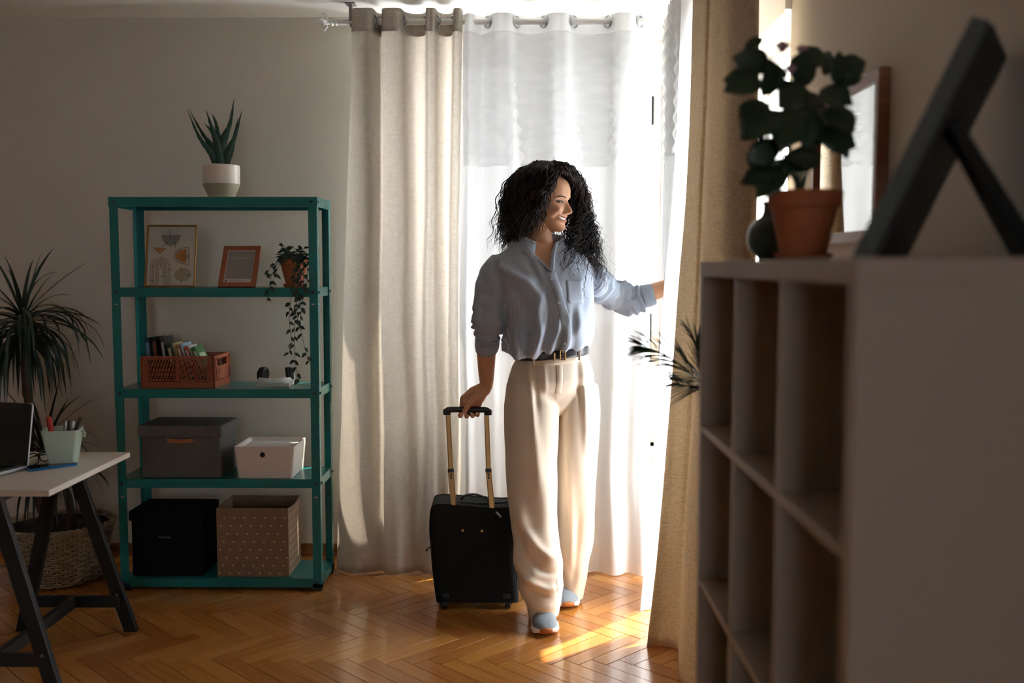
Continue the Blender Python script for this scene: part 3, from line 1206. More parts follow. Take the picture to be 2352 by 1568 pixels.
def leaf_mesh(name, mt, L=1.0, W=0.5, cup=.12, bend=.25, n=6, tip=1.0):
    """pointed leaf along +x, midrib creased, in the xy plane"""
    mb = MB()
    rows = []
    for i in range(n + 1):
        t = i / n
        w = W * 0.5 * (math.sin(PI * t ** (0.75 * tip)) ** 0.85 if 0 < t < 1 else 0.0)
        z = -bend * t * t * L
        rows.append([(t * L, -w, z + cup * w), (t * L, 0, z), (t * L, w, z + cup * w)])
    mb.grid(rows)
    return mb.mesh(name, mt, 179, False)


vine_leaf = [leaf_mesh('leaf', M_VINE, 1, .48, .5, .18, 6), leaf_mesh('leaf', M_VINE, 1, .40, .3, .35, 6), leaf_mesh('leaf', M_VINE, 1, .55, .6, .05, 6)]


def put_leaf(parent, me, p, d, up, s, name='leaf'):
    o = bpy.data.objects.new(name, me)
    d = Vector(d).normalized()
    y = Vector(up).cross(d)
    if y.length < 1e-4:
        y = V(1, 0.2, 0.1).cross(d)
    y.normalize()
    z = d.cross(y)
    m = Matrix((d * s, y * s, z * s)).transposed().to_4x4()
    m.translation = Vector(p)
    pm = parent.matrix_basis
    o.matrix_basis = pm.inverted() @ m
    o.parent = parent
    COL.objects.link(o)
    return o


def bez(px, n=30):
    return catmull([at(x, y, 4.0 + d) for x, y, d in px], n)


rv = random.Random(5)
strands = [
    ([(672, 592, 0), (660, 580, -.05), (640, 600, -.075), (622, 640, -.085), (612, 695, -.09)], 13),
    ([(668, 592, 0), (650, 590, -.05), (628, 610, -.06), (606, 632, -.06)], 9),
    ([(672, 592, 0), (655, 585, -.06), (634, 625, -.085), (618, 668, -.09)], 9),
    ([(682, 592, 0), (688, 590, -.06), (688, 630, -.095), (682, 690, -.10), (676, 760, -.10), (678, 830, -.10), (690, 885, -.10)], 26),
    ([(686, 592, 0), (695, 592, -.06), (698, 640, -.095), (694, 700, -.10), (690, 740, -.10), (700, 800, -.10), (712, 838, -.10)], 20),
    ([(680, 592, 0), (682, 592, -.06), (676, 640, -.095), (668, 690, -.10), (664, 730, -.10), (670, 790, -.10), (660, 815, -.10)], 18),
    ([(690, 592, 0), (704, 592, -.04), (706, 620, -.08), (704, 660, -.095), (692, 700, -.10)], 13),
    ([(680, 592, 0), (684, 590, -.06), (684, 640, -.098), (688, 680, -.10), (682, 720, -.10), (690, 760, -.10)], 18),
    ([(676, 592, 0), (668, 580, .0), (652, 565, .0), (640, 556, .01)], 5),
    ([(680, 592, 0), (680, 575, .0), (672, 566, .0)], 4),
    ([(684, 592, 0), (690, 578, .0), (700, 568, .0)], 5),
    ([(690, 592, 0), (700, 585, .02), (712, 585, .02)], 4),
    ([(668, 592, 0), (655, 580, .02), (645, 575, .03)], 5),
    ([(676, 592, 0), (660, 572, -.03), (650, 572, -.04)], 5),
]
for px, nl in strands:
    P = bez(px, 24)
    mb = MB()
    mb.tube(P, np.linspace(.0015, .0007, 24), 4)
    mb.build('stem', M_STEM, vp, 179)
    for k in range(nl):
        t = (k + .6) / nl
        i = min(22, int(t * 23))
        p = Vector(P[i])
        tg = Vector(P[i + 1] - P[i]).normalized()
        sd = -1 if k % 2 else 1
        d = V(sd * rv.uniform(.5, 1.1), rv.uniform(-.7, .25), rv.uniform(-.9, .15)) + tg * .5
        put_leaf(vp, rv.choice(vine_leaf), p, d, V(rv.uniform(-.4, .4), -1, rv.uniform(.2, .9)), rv.uniform(.020, .031))
for k in range(42):
    a = rv.uniform(0, 2 * PI)
    r = rv.uniform(.0, .05)
    p = V(vx + r * math.cos(a), vy + r * math.sin(a), zs + .103 + rv.uniform(0, .028))
    put_leaf(vp, rv.choice(vine_leaf), p, V(math.cos(a), math.sin(a) - .3, rv.uniform(-.1, .9)), V(0, -.6, 1), rv.uniform(.024, .034))

# ---------------------------------------------------------------- slotted crate with books
M_CRATE = mat('terracotta_plastic', '#9c4f31', 0.5, col2='#934a2d', vscale=10)
zs = SH_TOP[2]
cx0, cx1 = at(322, 890, 3.945).x, at(494, 890, 3.945).x
cx0 += .004
cyf, cyb = 3.945, 4.155
ch = 0.128
cr = empty('crate', ((cx0 + cx1) / 2, 4.05, zs), 'terracotta slotted folding crate holding small books on the teal shelf', 'crate')


def lattice(mb, w, h, rows, slant=1, nslots=10, frame=.006, M=None, d=(0, .004)):
    """panel with rows of slanted slots: local x 0..w, z 0..h"""
    m = M
    mb.box((0, d[0], 0), (w, d[1], frame), m)
    mb.box((0, d[0], h - frame), (w, d[1], h), m)
    mb.box((0, d[0], frame), (frame, d[1], h - frame), m)
    mb.box((w - frame, d[0], frame), (w, d[1], h - frame), m)
    rh = (h - 2 * frame) / rows
    for r in range(rows):
        za, zb_ = frame + r * rh, frame + (r + 1) * rh
        if r:
            mb.box((frame, d[0], za - .0016), (w - frame, d[1], za + .0016), m)
        pitch = (w - 2 * frame) / nslots
        off = pitch * .5 * (r % 2)
        for k in range(nslots + 1):
            xa = frame + (k - .25) * pitch + off
            s = slant * rh * .55
            pts = [(xa - s / 2, za), (xa + pitch * .5 - s / 2, za), (xa + pitch * .5 + s / 2, zb_), (xa + s / 2, zb_)]
            pts = [(min(max(x, frame), w - frame), z) for x, z in pts]
            if pts[1][0] - pts[0][0] < .0005 and pts[2][0] - pts[3][0] < .0005:
                continue
            mb.prism(pts, d[0] + .0003, d[1] - .0003, m)


def crate_side(parent, org, ang, w, name, handle):
    M = Matrix.Translation(Vector(org)) @ Matrix.Rotation(ang, 4, 'Z')
    mb = MB()
    hz = ch - .032
    cw = .026
    mb.box((0, 0, 0), (w, .006, .026), M)                     # base rail
    mb.box((0, 0, ch - .008), (w, .008, ch), M)                # top rail
    for a in (0, w - cw):                                      # corner posts with a clip
        mb.box((a, .002, .026), (a + cw, .006, ch - .008), M)
        mb.box((a, -.002, .026), (a + .004, .006, ch - .008), M)
        mb.box((a + cw - .004, -.002, .026), (a + cw, .006, ch - .008), M)
        mb.box((a + .004, -.0015, .072), (a + cw - .004, .004, .077), M)
        mb.box((a + .010, -.003, .082), (a + .018, .004, .112), M)
    if not handle:
        pw = (w - 2 * cw - .004) / 2
        for q in (0, 1):
            M2 = M @ Matrix.Translation((cw + q * (pw + .004), 0, .028))
            lattice(mb, pw, ch - .038, 4, 1, 9, .005, M2)
        mb.box((cw + pw, -.0015, .028), (cw + pw + .004, .005, ch - .010), M)
        for q in (.2, .5, .8):
            mb.box((w * q - .011, -.0022, .020), (w * q + .011, .004, .024), M)
    else:
        hw = w - 2 * cw
        M2 = M @ Matrix.Translation((cw, 0, .028))
        lattice(mb, hw * .3, .052, 3, 1, 4, .004, M2)
        M2 = M @ Matrix.Translation((cw + hw * .7, 0, .028))
        lattice(mb, hw * .3, .052, 3, 1, 4, .004, M2)
        mb.box((cw + hw * .3, 0, .028), (cw + hw * .7, .004, .080), M)
        mb.box((cw, 0, .078), (cw + .012, .004, ch - .008), M)
        mb.box((w - cw - .012, 0, .078), (w - cw, .004, ch - .008), M)
        mb.box((cw + .012, -.001, .078), (w - cw - .012, .005, .084), M)
        mb.box((cw + .012, -.001, ch - .014), (w - cw - .012, .005, ch - .008), M)
    return mb.build(name, M_CRATE, parent, None, bev=.0006, seg=1)


crate_side(cr, (cx0, cyf, zs), 0, cx1 - cx0, 'side_panel', False)
crate_side(cr, (cx1, cyb, zs), PI, cx1 - cx0, 'side_panel', False)
crate_side(cr, (cx1, cyf, zs), PI / 2, cyb - cyf, 'end_panel', True)
crate_side(cr, (cx0, cyb, zs), -PI / 2, cyb - cyf, 'end_panel', True)
mb = MB()
mb.box((cx0 + .006, cyf + .006, zs + .001), (cx1 - .006, cyb - .006, zs + .004))
mb.build('bottom', M_CRATE, cr, None)


def book(name, px, py_top, Y, w, h, t, lean, tilt, cover, page, label, group='books in the slotted crate', zrot=0.0, title=None, tcol=None):
    """leaning paperback, spine to the viewer-left edge; stands on the crate's bottom"""
    x = at(px, py_top, Y).x
    ob = empty(name, (x, Y, zs + .004), label, 'book', group)
    M = Matrix.Translation((x, Y, zs + .0045)) @ Matrix.Rotation(zrot, 4, 'Z') @ Matrix.Rotation(lean, 4, 'Y')
    cm = mat(name + '_cover_' + cover, cover, .45)
    mb = MB()
    mb.box((0, 0, 0), (.0012, w, h), M)
    mb.box((t - .0012, 0, 0), (t, w, h), M)
    mb.box((0, -.0008, 0), (t, .0008, h), M)
    mb.build('cover', cm, ob, None, bev=.0006, seg=1)
    mb = MB()
    mb.box((.0012, .001, .0015), (t - .0012, w - .002, h - .0015), M)
    mb.build('pages', page, ob, None)
    if tcol:
        mb = MB()
        mb.box((t * .2, -.0012, h * .55), (t * .8, -.0008, h * .9), M)
        mb.build('spine_print', mat('spine_print_' + tcol, tcol, .5), ob, None)
        mb = MB()
        mb.box((t, w * .15, h * .72), (t + .0004, w * .85, h * .82), M)
        mb.build('cover_print', bpy.data.materials['spine_print_' + tcol], ob, None)
    return ob


M_PAGE = mat('book_pages', '#c9c0ae', .9)
bk = [
    (338, 3.965, .10, 0.196, .021, 0.05, '#16364f', '#5f86a8', 'dark blue paperback at the left end of the crate'),
    (358, 3.962, .10, 0.199, .016, 0.08, '#22252b', '#7d3a2a', 'black paperback with red print, next to the dark blue one in the crate'),
    (380, 3.968, .11, 0.199, .015, 0.11, '#171b20', '#9aa0a8', 'tallest black paperback with pale label in the crate'),
    (401, 3.958, .10, 0.174, .018, 0.2, '#1d3c33', '#b1a78c', 'dark green paperback leaning in the middle of the crate'),
    (417, 3.972, .10, 0.178, .010, 0.22, '#cfc38b', '#7d6f43', 'thin pale yellow book leaning in the crate'),
    (429, 3.966, .10, 0.172, .012, 0.25, '#9c6b4f', '#d9c9b5', 'brown and cream book leaning in the crate'),
    (441, 3.975, .11, 0.178, .009, 0.28, '#93b3c4', '#cfdde2', 'light blue thin book leaning in the crate'),
    (453, 3.965, .10, 0.169, .013, 0.33, '#a33f2c', '#d8cdbf', 'red spined book leaning in the crate'),
    (462, 3.972, .10, 0.172, .010, 0.36, '#d3cfc6', '#8b877f', 'white covered thin book leaning in the crate'),
    (481, 3.960, .10, 0.172, .016, 0.45, '#3b6a3c', '#c7d4b6', 'green paperback lying most tilted at the right of the pile in the crate'),
]
for px, Y, w, h, t, tl, c, tc, lb in bk:
    book('book', px, 800, Y, w, h, t, -tl, 0, c, M_PAGE, lb, tcol=tc)

# ---------------------------------------------------------------- headphones on a small white book
M_HPW = mat('headphone_white', '#dcdad5', .35)
M_HPK = mat('headphone_pad_black', '#0e1012', .55)
bx0, bx1 = at(591, 890, 3.975).x, at(664, 890, 3.975).x
wb = empty('book', ((bx0 + bx1) / 2, 4.03, zs), 'small white book lying flat under the headphones on the teal shelf', 'book')
mb = MB()
M = Matrix.Translation((bx0, 3.975, zs)) @ Matrix.Rotation(math.radians(4), 4, 'Z')
w_, d_ = bx1 - bx0, .125
mb.box((0, 0, .0005), (w_, d_, .0018), M)
mb.box((0, 0, .0145), (w_, d_, .016), M)
mb.box((0, 0, .0005), (.0015, d_, .016), M)
mb.build('cover', M_HPW, wb, None, bev=.0005, seg=1)
mb = MB()
mb.box((.001, .001, .002), (w_ - .002, d_ - .002, .0144), M)
mb.build('pages', mat('white_pages', '#d5d1c6', .9, col2='#c5c0b4', vscale=3, stretch=(1, 1, 400)), wb, None)
zh = zs + .016
hp = empty('headphones', ((bx0 + bx1) / 2, 4.03, zh), 'white and black over-ear headphones lying on the small white book', 'headphones')
hcx, hcy = at(634, 870, 4.03).x, 4.03
R = .068
mb = MB()
arc = []
for k in range(33):
    a = PI * (1.0 + k / 32.0)
    arc.append(V(hcx + R * math.cos(a), hcy + .005 + R * .95 * math.sin(a), zh + .011 + .006 * math.sin(k / 32 * PI) * 0))
rings = []
for i, p in enumerate(arc):
    t = (arc[min(i + 1, 32)] - arc[max(i - 1, 0)]).normalized()
    s = t.cross(V(0, 0, 1)).normalized()
    hgt = .0105
    rings.append([p + s * .003 * math.cos(q) * 1.2 + V(0, 0, 1) * hgt * math.sin(q) for q in [2 * PI * j / 12 for j in range(12)]])
mb.rings(rings, True)
mb.build('headband', M_HPW, hp, 60)
for sx in (-1, 1):
    M = Matrix.Translation((hcx + sx * (R - .014), hcy + .004, zh + .031)) @ Matrix.Rotation(math.radians(18 * sx), 4, 'Z') @ Matrix.Rotation(-sx * PI / 2 + math.radians(-8 * sx), 4, 'Y')
    mb = MB()
    m3 = M.to_3x3()
    mb.lathe([(0, 0), (.020, 0), (.030, .003), (.031, .009), (.029, .013), (.022, .014), (.018, .010), (0, .010)], M.translation, 24, m3)
    mb.build('ear_pad', M_HPK, hp, 60)
    mb = MB()
    mb.lathe([(0, -.016), (.018, -.016), (.027, -.012), (.0295, -.004), (.0295, 0), (0, 0)], M.translation, 24, m3)
    cup = mb.build('ear_cup', M_HPK, hp, 60)
    mb = MB()
    e = V(hcx + sx * R, hcy + .005, zh + .011)
    mb.tube([e, e + V(sx * .004, .006, .010), V(hcx + sx * (R + .003), hcy + .008, zh + .031)], [.006, .0055, .004], 8)
    mb.build('yoke', M_HPW, hp, 60)

# ---------------------------------------------------------------- grey fabric box with lid
M_GREYF = cloth('grey_felt', '#6c6a66', '#504e4b', trans=0, weave=700)
M_LEATH = mat('tan_leather', '#b0713f', .55, col2='#9c6034', vscale=40)
zs = SH_TOP[3]
gx0, gx1 = at(326, 1098, 3.94).x, at(507, 1098, 3.94).x
gyf, gyb = 3.94, 4.165
gb = empty('storage_box', ((gx0 + gx1) / 2, 4.05, zs), 'grey fabric storage box with lid and tan leather handle on the teal shelf', 'box')
gh = .212
mb = MB()
mb.box((gx0, gyf, zs + .0005), (gx1, gyb, zs + gh - .03))
mb.build('body', M_GREYF, gb, None, bev=.004)
mb = MB()
mb.box((gx0 - .011, gyf - .009, zs + gh - .046), (gx1 + .010, gyb + .006, zs + gh))
mb.build('lid', M_GREYF, gb, None, bev=.005)
mb = MB()
hx0, hx1 = at(384, 1010, gyf).x, at(445, 1010, gyf).x
hz = at(415, 1011, gyf).z
P = catmull([(hx0, gyf - .002, hz + .004), (hx0 + .015, gyf - .005, hz - .001), ((hx0 + hx1) / 2, gyf - .012, hz - .002), (hx1 - .015, gyf - .006, hz - .001), (hx1, gyf - .002, hz + .003)], 16)
rings = [[Vector(p) + V(0, -.0015, -.0075), Vector(p) + V(0, .0015, -.0075), Vector(p) + V(0, .0015, .0075), Vector(p) + V(0, -.0015, .0075)] for p in P]
mb.rings(rings, True)
mb.build('handle', M_LEATH, gb, None, label='tan leather strap handle')

# ---------------------------------------------------------------- white plastic drawer box
M_WPL = mat('white_plastic', '#e3d9d0', .42)
wx0, wx1 = at(546, 1101, 3.935).x, at(671, 1101, 3.935).x
wyf, wyb = 3.935, 4.16
wh = .128
wbx = empty('storage_box', ((wx0 + wx1) / 2, 4.05, zs), 'white plastic box with recessed lid and a round finger hole on the teal shelf', 'box')
tx = .0125
B = [(wx0, wyf), (wx1, wyf), (wx1, wyb), (wx0, wyb)]
T_ = [(wx0 - tx, wyf - .004), (wx1 + tx * .8, wyf - .004), (wx1 + tx * .8, wyb + .004), (wx0 - tx, wyb + .004)]


def rr(c4, r, z, n=4):
    x0, y0 = c4[0]
    x1, y1 = c4[2]
    out = []
    for (cx, cy, a0) in ((x0 + r, y0 + r, PI), (x1 - r, y0 + r, 1.5 * PI), (x1 - r, y1 - r, 0), (x0 + r, y1 - r, .5 * PI)):
        for k in range(n + 1):
            a = a0 + k * PI / 2 / n
            out.append(V(cx + r * math.cos(a), cy + r * math.sin(a), z))
    return out


mb = MB()
mb.rings([rr(B, .012, zs + .0005), rr([(a + (c - a) * .97, b + (d - b) * .97) for (a, b), (c, d) in zip(B, T_)], .012, zs + wh - .020)], True)
mb.build('body', M_WPL, wbx, 40)
mb = MB()
sh_ = lambda c, e: [(c[0][0] + e, c[0][1] + e), (c[1][0] - e, c[1][1] + e), (c[2][0] - e, c[2][1] - e), (c[3][0] + e, c[3][1] - e)]
mb.rings([rr([(a + (c - a) * .97, b + (d - b) * .97) for (a, b), (c, d) in zip(B, T_)], .012, zs + wh - .020), rr(T_, .012, zs + wh), rr(sh_(T_, .006), .010, zs + wh), rr(sh_(T_, .014), .010, zs + wh - .014), rr(sh_(T_, .05), .004, zs + wh - .014)], True)
mb.build('lid', M_WPL, wbx, 40)
mb = MB()
hc = at(603, 1044, wyf - .0052)
rot = Matrix.Rotation(PI / 2, 3, 'X')
mb.lathe([(.0105, -.001), (.0105, .0015), (.0125, .0015), (.0130, .0), (.0125, -.001)], hc, 24, rot)
mb.build('hole_rim', M_HPW, wbx, 40)
mb = MB()
mb.lathe([(0, -.0005), (.0108, -.0005), (.0108, .0012), (0, .0012)], hc, 24, rot)  # solid dark disc stands in for the shade inside the hole
mb.build('finger_hole_disc', mat('painted_hole_shade', '#07090b', .6), wbx, 40, label='dark disc for the shade in the finger hole')

# ---------------------------------------------------------------- black fabric box
M_BLKF = cloth('black_fabric', '#15181b', '#0c0e10', trans=0, weave=700)
zs = SH_TOP[4]
kx0, kx1 = at(305, 1327, 3.945).x, at(466, 1327, 3.945).x
kyf, kyb = 3.945, 4.16
kb = empty('storage_box', ((kx0 + kx1) / 2, 4.05, zs), 'black fabric storage box with lid on the bottom of the teal shelf', 'box')
kh = .268
mb = MB()
mb.box((kx0, kyf, zs + .0005), (kx1, kyb, zs + kh - .02))
mb.build('body', M_BLKF, kb, None, bev=.004)
mb = MB()
mb.box((kx0 - .009, kyf - .006, zs + kh - .040), (kx1 + .006, kyb + .005, zs + kh))
mb.build('lid', M_BLKF, kb, None, bev=.005)
mb = MB()
a, b = at(367, 1232, kyf), at(391, 1233, kyf)
mb.tube([a + V(0, -.006, 0), b + V(0, -.006, 0)], .003, 8)
mb.tube([b + V(0, 0, .006), b + V(0, -.008, .004), b + V(0, -.008, -.004), b + V(0, 0, -.005)], .0025, 6)
mb.tube([a + V(0, 0, 0), a + V(0, -.006, 0)], .003, 8)
mb.build('handle', mat('small_steel_pull', '#70757a', .3, 1.0), kb, 50, label='small metal pull')

# ---------------------------------------------------------------- polka dot box, open at the top
n = NT('kraft_polka_dot')
n.set(Roughness=.85)
vec = n.coords('Object')
n.l(n.ramp(n.noise(vec, 30, 4), [(.3, lin('#8f7660')), (.7, lin('#82694f'))]), n.b.inputs['Base Color'])
n.bump(n.noise(vec, 300, 2), .15, .001)
M_KRAFT = n.m
M_DOT = mat('dot_print', '#cdbba6', .85)
M_KRIN = mat('box_lining', '#b9a98e', .85)
px0, px1 = at(500, 1326, 3.94).x, at(664, 1326, 3.94).x
pyf, pyb = 3.94, 4.165
phh = .281
pb = empty('storage_box', ((px0 + px1) / 2, 4.05, zs), 'open brown cardboard box with white polka dots on the bottom of the teal shelf', 'box')
t = .004
mb = MB()
mb.box((px0, pyf, zs + .0005), (px1, pyf + t, zs + phh))
mb.box((px0, pyb - t, zs + .0005), (px1, pyb, zs + phh + .002))
mb.box((px0, pyf + t, zs + .0005), (px0 + t, pyb - t, zs + phh))
# the right side sags a little along its upper edge
ys = np.linspace(pyf + t, pyb - t, 9)
for a, b in zip(ys[:-1], ys[1:]):
    f = lambda y: -.010 * math.sin(PI * (y - pyf) / (pyb - pyf)) ** 1.5
    M_ = [(px1 - t, a, zs + .0005), (px1, a, zs + .0005), (px1, b, zs + .0005), (px1 - t, b, zs + .0005),
          (px1 - t, a, zs + phh + f(a)), (px1, a, zs + phh + f(a)), (px1, b, zs + phh + f(b)), (px1 - t, b, zs + phh + f(b))]
    mb.add(M_, [(0, 1, 5, 4), (1, 2, 6, 5), (2, 3, 7, 6), (3, 0, 4, 7), (4, 5, 6, 7), (0, 3, 2, 1)])
mb.box((px0 + t, pyf + t, zs + .0005), (px1 - t, pyb - t, zs + .004))
mb.build('body', M_KRAFT, pb, None)
mb = MB()
mb.box((px0 + .0005, pyf - .0006, zs + phh - .045), (px1 - .0005, pyf + .0002, zs + phh))
mb.build('hem', M_KRAFT, pb, None)
dots = MB()
step = .0408
row = 0
z = zs + .014
while z < zs + phh - .012:
    x = px0 + .008 + (row * .37 % 1) * step
    while x < px1 - .005:
        dots.add([V(x + .0042 * math.cos(k * PI / 5), pyf - .001, z + .0042 * math.sin(k * PI / 5)) for k in range(10)], [tuple(range(10))])
        x += step
    y = pyf + .012 + (row * .43 % 1) * step * .7
    while y < pyb - .008:
        dots.add([V(px1 + .0005, y + .0042 * math.cos(k * PI / 5), z + .0042 * math.sin(k * PI / 5)) for k in range(10)], [tuple(range(10))])
        y += step * .72
    z += .0325
    row += 1
o = dots.build('printed_dots', M_DOT, pb, None, normals=False)
o['kind'] = 'stuff'
# ================================================================ DESK ON THE LEFT
M_TOP = mat('white_desk_laminate', '#e8e3dc', 0.45)
M_EDGE = mat('beige_edge_band', '#cdbfae', 0.5)
M_TREST = mat('black_stained_wood', '#101315', 0.5, col2='#171b1e', vscale=20, stretch=(1, 1, .1), bump=.08, bscale=90)
M_NUT = mat('steel_bolt_head', '#8f9698', .3, 1.0)
DZ = 0.66
DXR, DYN, DYF = -1.352, 2.81, 3.405
desk = empty('desk', (-1.75, 3.1, 0), 'white topped desk on black wooden trestles at the left edge of the room', 'desk')
mb = MB()
mb.box((-2.35, DYN, DZ - .018), (DXR, DYF, DZ))
mb.build('desk_top', M_TOP, desk, None, bev=.0012, seg=1)
mb = MB()
mb.box((-2.349, DYN - .0008, DZ - .0175), (DXR - .001, DYN + .0002, DZ - .0008))
mb.build('edge_band', M_EDGE, desk, None)


def trestle(cx, half, lab):
    tr = empty('trestle', (cx, 3.2, 0), lab, 'trestle', None)
    y0, y1 = 2.90, 3.47
    apex = DZ - .02
    for yy in (y0, y1):
        ya = yy if yy == y0 else yy - .06
        for s in (1, -1):
            mb = MB()
            top = V(cx + s * .020, ya, apex)
            ft = V(cx + s * half, yy, 0)
            d = (ft - top).normalized()
            w, h = .045, .024
            # leg with ends cut level
            sd = V(1, 0, 0)
            rings = []
            for p in (top, ft):
                rings.append([p + V(a * w / 2 / abs(d.z), b * h / 2, 0) for a, b in ((-1, -1), (1, -1), (1, 1), (-1, 1))])
            mb.rings(rings, True)
            mb.build('leg', M_TREST, tr, None, bev=.002)
            for q in (.12, .78):
                p = top.lerp(ft, q)
                mb = MB()
                mb.lathe([(0, 0), (.006, 0), (.0055, .003), (0, .0036)], p + V(0, -.0122, 0), 10, Matrix.Rotation(PI / 2, 3, 'X'))
                mb.build('bolt', M_NUT, tr, 40)
        zc = .115
        xr = half * (1 - zc / apex) + .018 * zc / apex
        mb = MB()
        mb.box((cx - xr, yy + .013 if yy == y0 else yy - .03, zc - .02), (cx + xr, yy + .031 if yy == y0 else yy - .012, zc + .02))
        mb.build('crossbar', M_TREST, tr, None, bev=.002)
    mb = MB()
    mb.bar((cx, y0 + .03, .115), (cx, y1 - .03, .115), .022, .040)
    mb.build('stretcher', M_TREST, tr, None, bev=.002)
    mb = MB()
    mb.box((cx - .035, y0 - .01, DZ - .062), (cx + .035, y1 - .05, DZ - .0185))
    mb.build('ridge_beam', M_TREST, tr, None, bev=.002)
    return tr


trestle(-1.585, .195, 'black wooden trestle carrying the right end of the white desk')

# ---------------------------------------------------------------- laptop
M_LAPK = mat('laptop_dark_shell', '#14171a', .3)
M_SCR = mat('laptop_screen_black', '#05070a', .12, spec=.6)
M_ALU = mat('laptop_aluminium', '#9a9da0', .35, .9)
lp = empty('laptop', (-1.72, 3.0, DZ), 'open dark laptop at the left end of the white desk', 'laptop')
LM = Matrix.Translation(V(at(44, 1062, 3.05).x, 3.10, DZ)) @ Matrix.Rotation(math.radians(-18), 4, 'Z')
lw, ld = .30, .20
mb = MB()
mb.box((-lw, -ld, .002), (0, 0, .013), LM)
mb.build('base', M_ALU, lp, None, bev=.003)
mb = MB()
mb.box((-lw + .015, -ld * .52, .0131), (-.015, -.012, .0138), LM)
kb_ = mb.build('keyboard_well', M_LAPK, lp, None)
for r in range(5):
    mb = MB()
    for k in range(14):
        x = -lw + .018 + k * (lw - .036) / 14
        y = -.018 - r * .0165
        mb.box((x, y - .0135, .0138), (x + (lw - .036) / 14 - .003, y, .0152), LM)
    o = mb.build('key_row', M_LAPK, kb_, None)
    o['kind'] = 'stuff'
mb = MB()
mb.box((-lw * .66, -ld + .012, .0131), (-lw * .34, -ld * .56, .0134), LM)
mb.build('trackpad', mat('trackpad_grey', '#85888b', .4, .6), lp, None)
LS = LM @ Matrix.Translation((0, 0, .012)) @ Matrix.Rotation(math.radians(-9), 4, 'X')
mb = MB()
poly = []
for (cx, cz, a0) in ((-lw + .01, .190, .5 * PI), (-.0, .0, 0), (-.01, .190, 0)):
    pass
ll = [(-lw, 0), (0, 0), (0, .188)] + [(-.010 + .010 * math.cos(a), .188 + .010 * math.sin(a)) for a in (.5, 1.0)] + [(-.010, .198), (-lw + .010, .198)] + [(-lw + .010 + .010 * math.cos(a), .188 + .010 * math.sin(a)) for a in (2.1, 2.6)] + [(-lw, .188)]
mb.prism(ll, 0, .006, LS)
sc_ = mb.build('screen_lid', M_ALU, lp, None, bev=.0008, seg=1)
mb = MB()
mb.prism([(a * .985 - .002, b * .985 + .0015) for a, b in ll], -.0006, .0002, LS)
mb.build('screen', M_SCR, sc_, None)

# ---------------------------------------------------------------- mint pen pot with pens
M_MINT = mat('mint_plastic', '#bcd2c4', .42)
cxp, cyp = at(146, 1050, 3.20).x, 3.20
pc = empty('pen_pot', (cxp, cyp, DZ), 'mint green square pen pot on the white desk', 'pen pot')
s0, s1, hh = .040, .057, .116
sq = lambda s, z, r=.012: rr([(cxp - s, cyp - s), (cxp + s, cyp - s), (cxp + s, cyp + s), (cxp - s, cyp + s)], r, z)
PM = Matrix.Translation((cxp, cyp, 0)) @ Matrix.Rotation(math.radians(15), 4, 'Z') @ Matrix.Translation((-cxp, -cyp, 0))
mb = MB()
mb.rings([[PM @ p for p in r] for r in (sq(s0, DZ + .0005), sq(s1, DZ + hh), sq(s1 - .0025, DZ + hh), sq(s0 - .002, DZ + .004))], True)
mb.build('pot', M_MINT, pc, 40)
mb = MB()
for s in (1,):
    a = PM @ V(cxp + s1 * .98, cyp, DZ + hh - .012)
    mb.tube([a, a + V(.008, 0, .004), a + V(.012, 0, -.004), a + V(.011, 0, -.016), a + V(.003, 0, -.016)], .003, 8)
mb.build('hook', M_MINT, pc, 60)


def pen(name, a, b, r, m, capm, label, cat='pen', cap=.35):
    o = empty(name, a, label, cat, 'pens in the mint pot')
    a, b = Vector(a), Vector(b)
    mb = MB()
    mb.tube([a, a.lerp(b, .04), a.lerp(b, 1 - cap)], [r * .4, r * .9, r * .9], 12)
    mb.build('barrel', m, o, 50)
    mb = MB()
    mb.tube([a.lerp(b, 1 - cap), a.lerp(b, .96), b], [r, r, r * .75], 12)
    mb.build('cap', capm, o, 50)
    return o


M_RED = mat('red_marker', '#c5281c', .4)
M_BLKP = mat('black_pen_plastic', '#101214', .4)
M_GREYPEN = mat('grey_pen_metal', '#a9a7a2', .35, .7)
c0 = V(cxp, cyp, DZ + .006)
pen('marker', c0 + V(-.018, -.005, 0), at(111, 957, 3.18), .0085, M_RED, M_RED, 'red marker sticking out of the mint pen pot', 'marker')
pen('pen', c0 + V(.006, .012, 0), at(160, 964, 3.22), .0055, M_BLKP, M_BLKP, 'black pen in the middle of the mint pen pot')
pen('pen', c0 + V(.012, .0, 0), at(168, 966, 3.20), .006, M_GREYPEN, M_GREYPEN, 'grey metal pen in the mint pen pot')
pen('pen', c0 + V(.0, -.012, 0), at(186, 958, 3.19), .0055, M_BLKP, M_BLKP, 'black pen leaning to the right out of the mint pen pot')
pen('pencil', c0 + V(-.012, .018, 0), at(150, 968, 3.24), .005, M_BLKP, M_GREYPEN, 'dark pencil at the back of the mint pen pot', 'pencil')

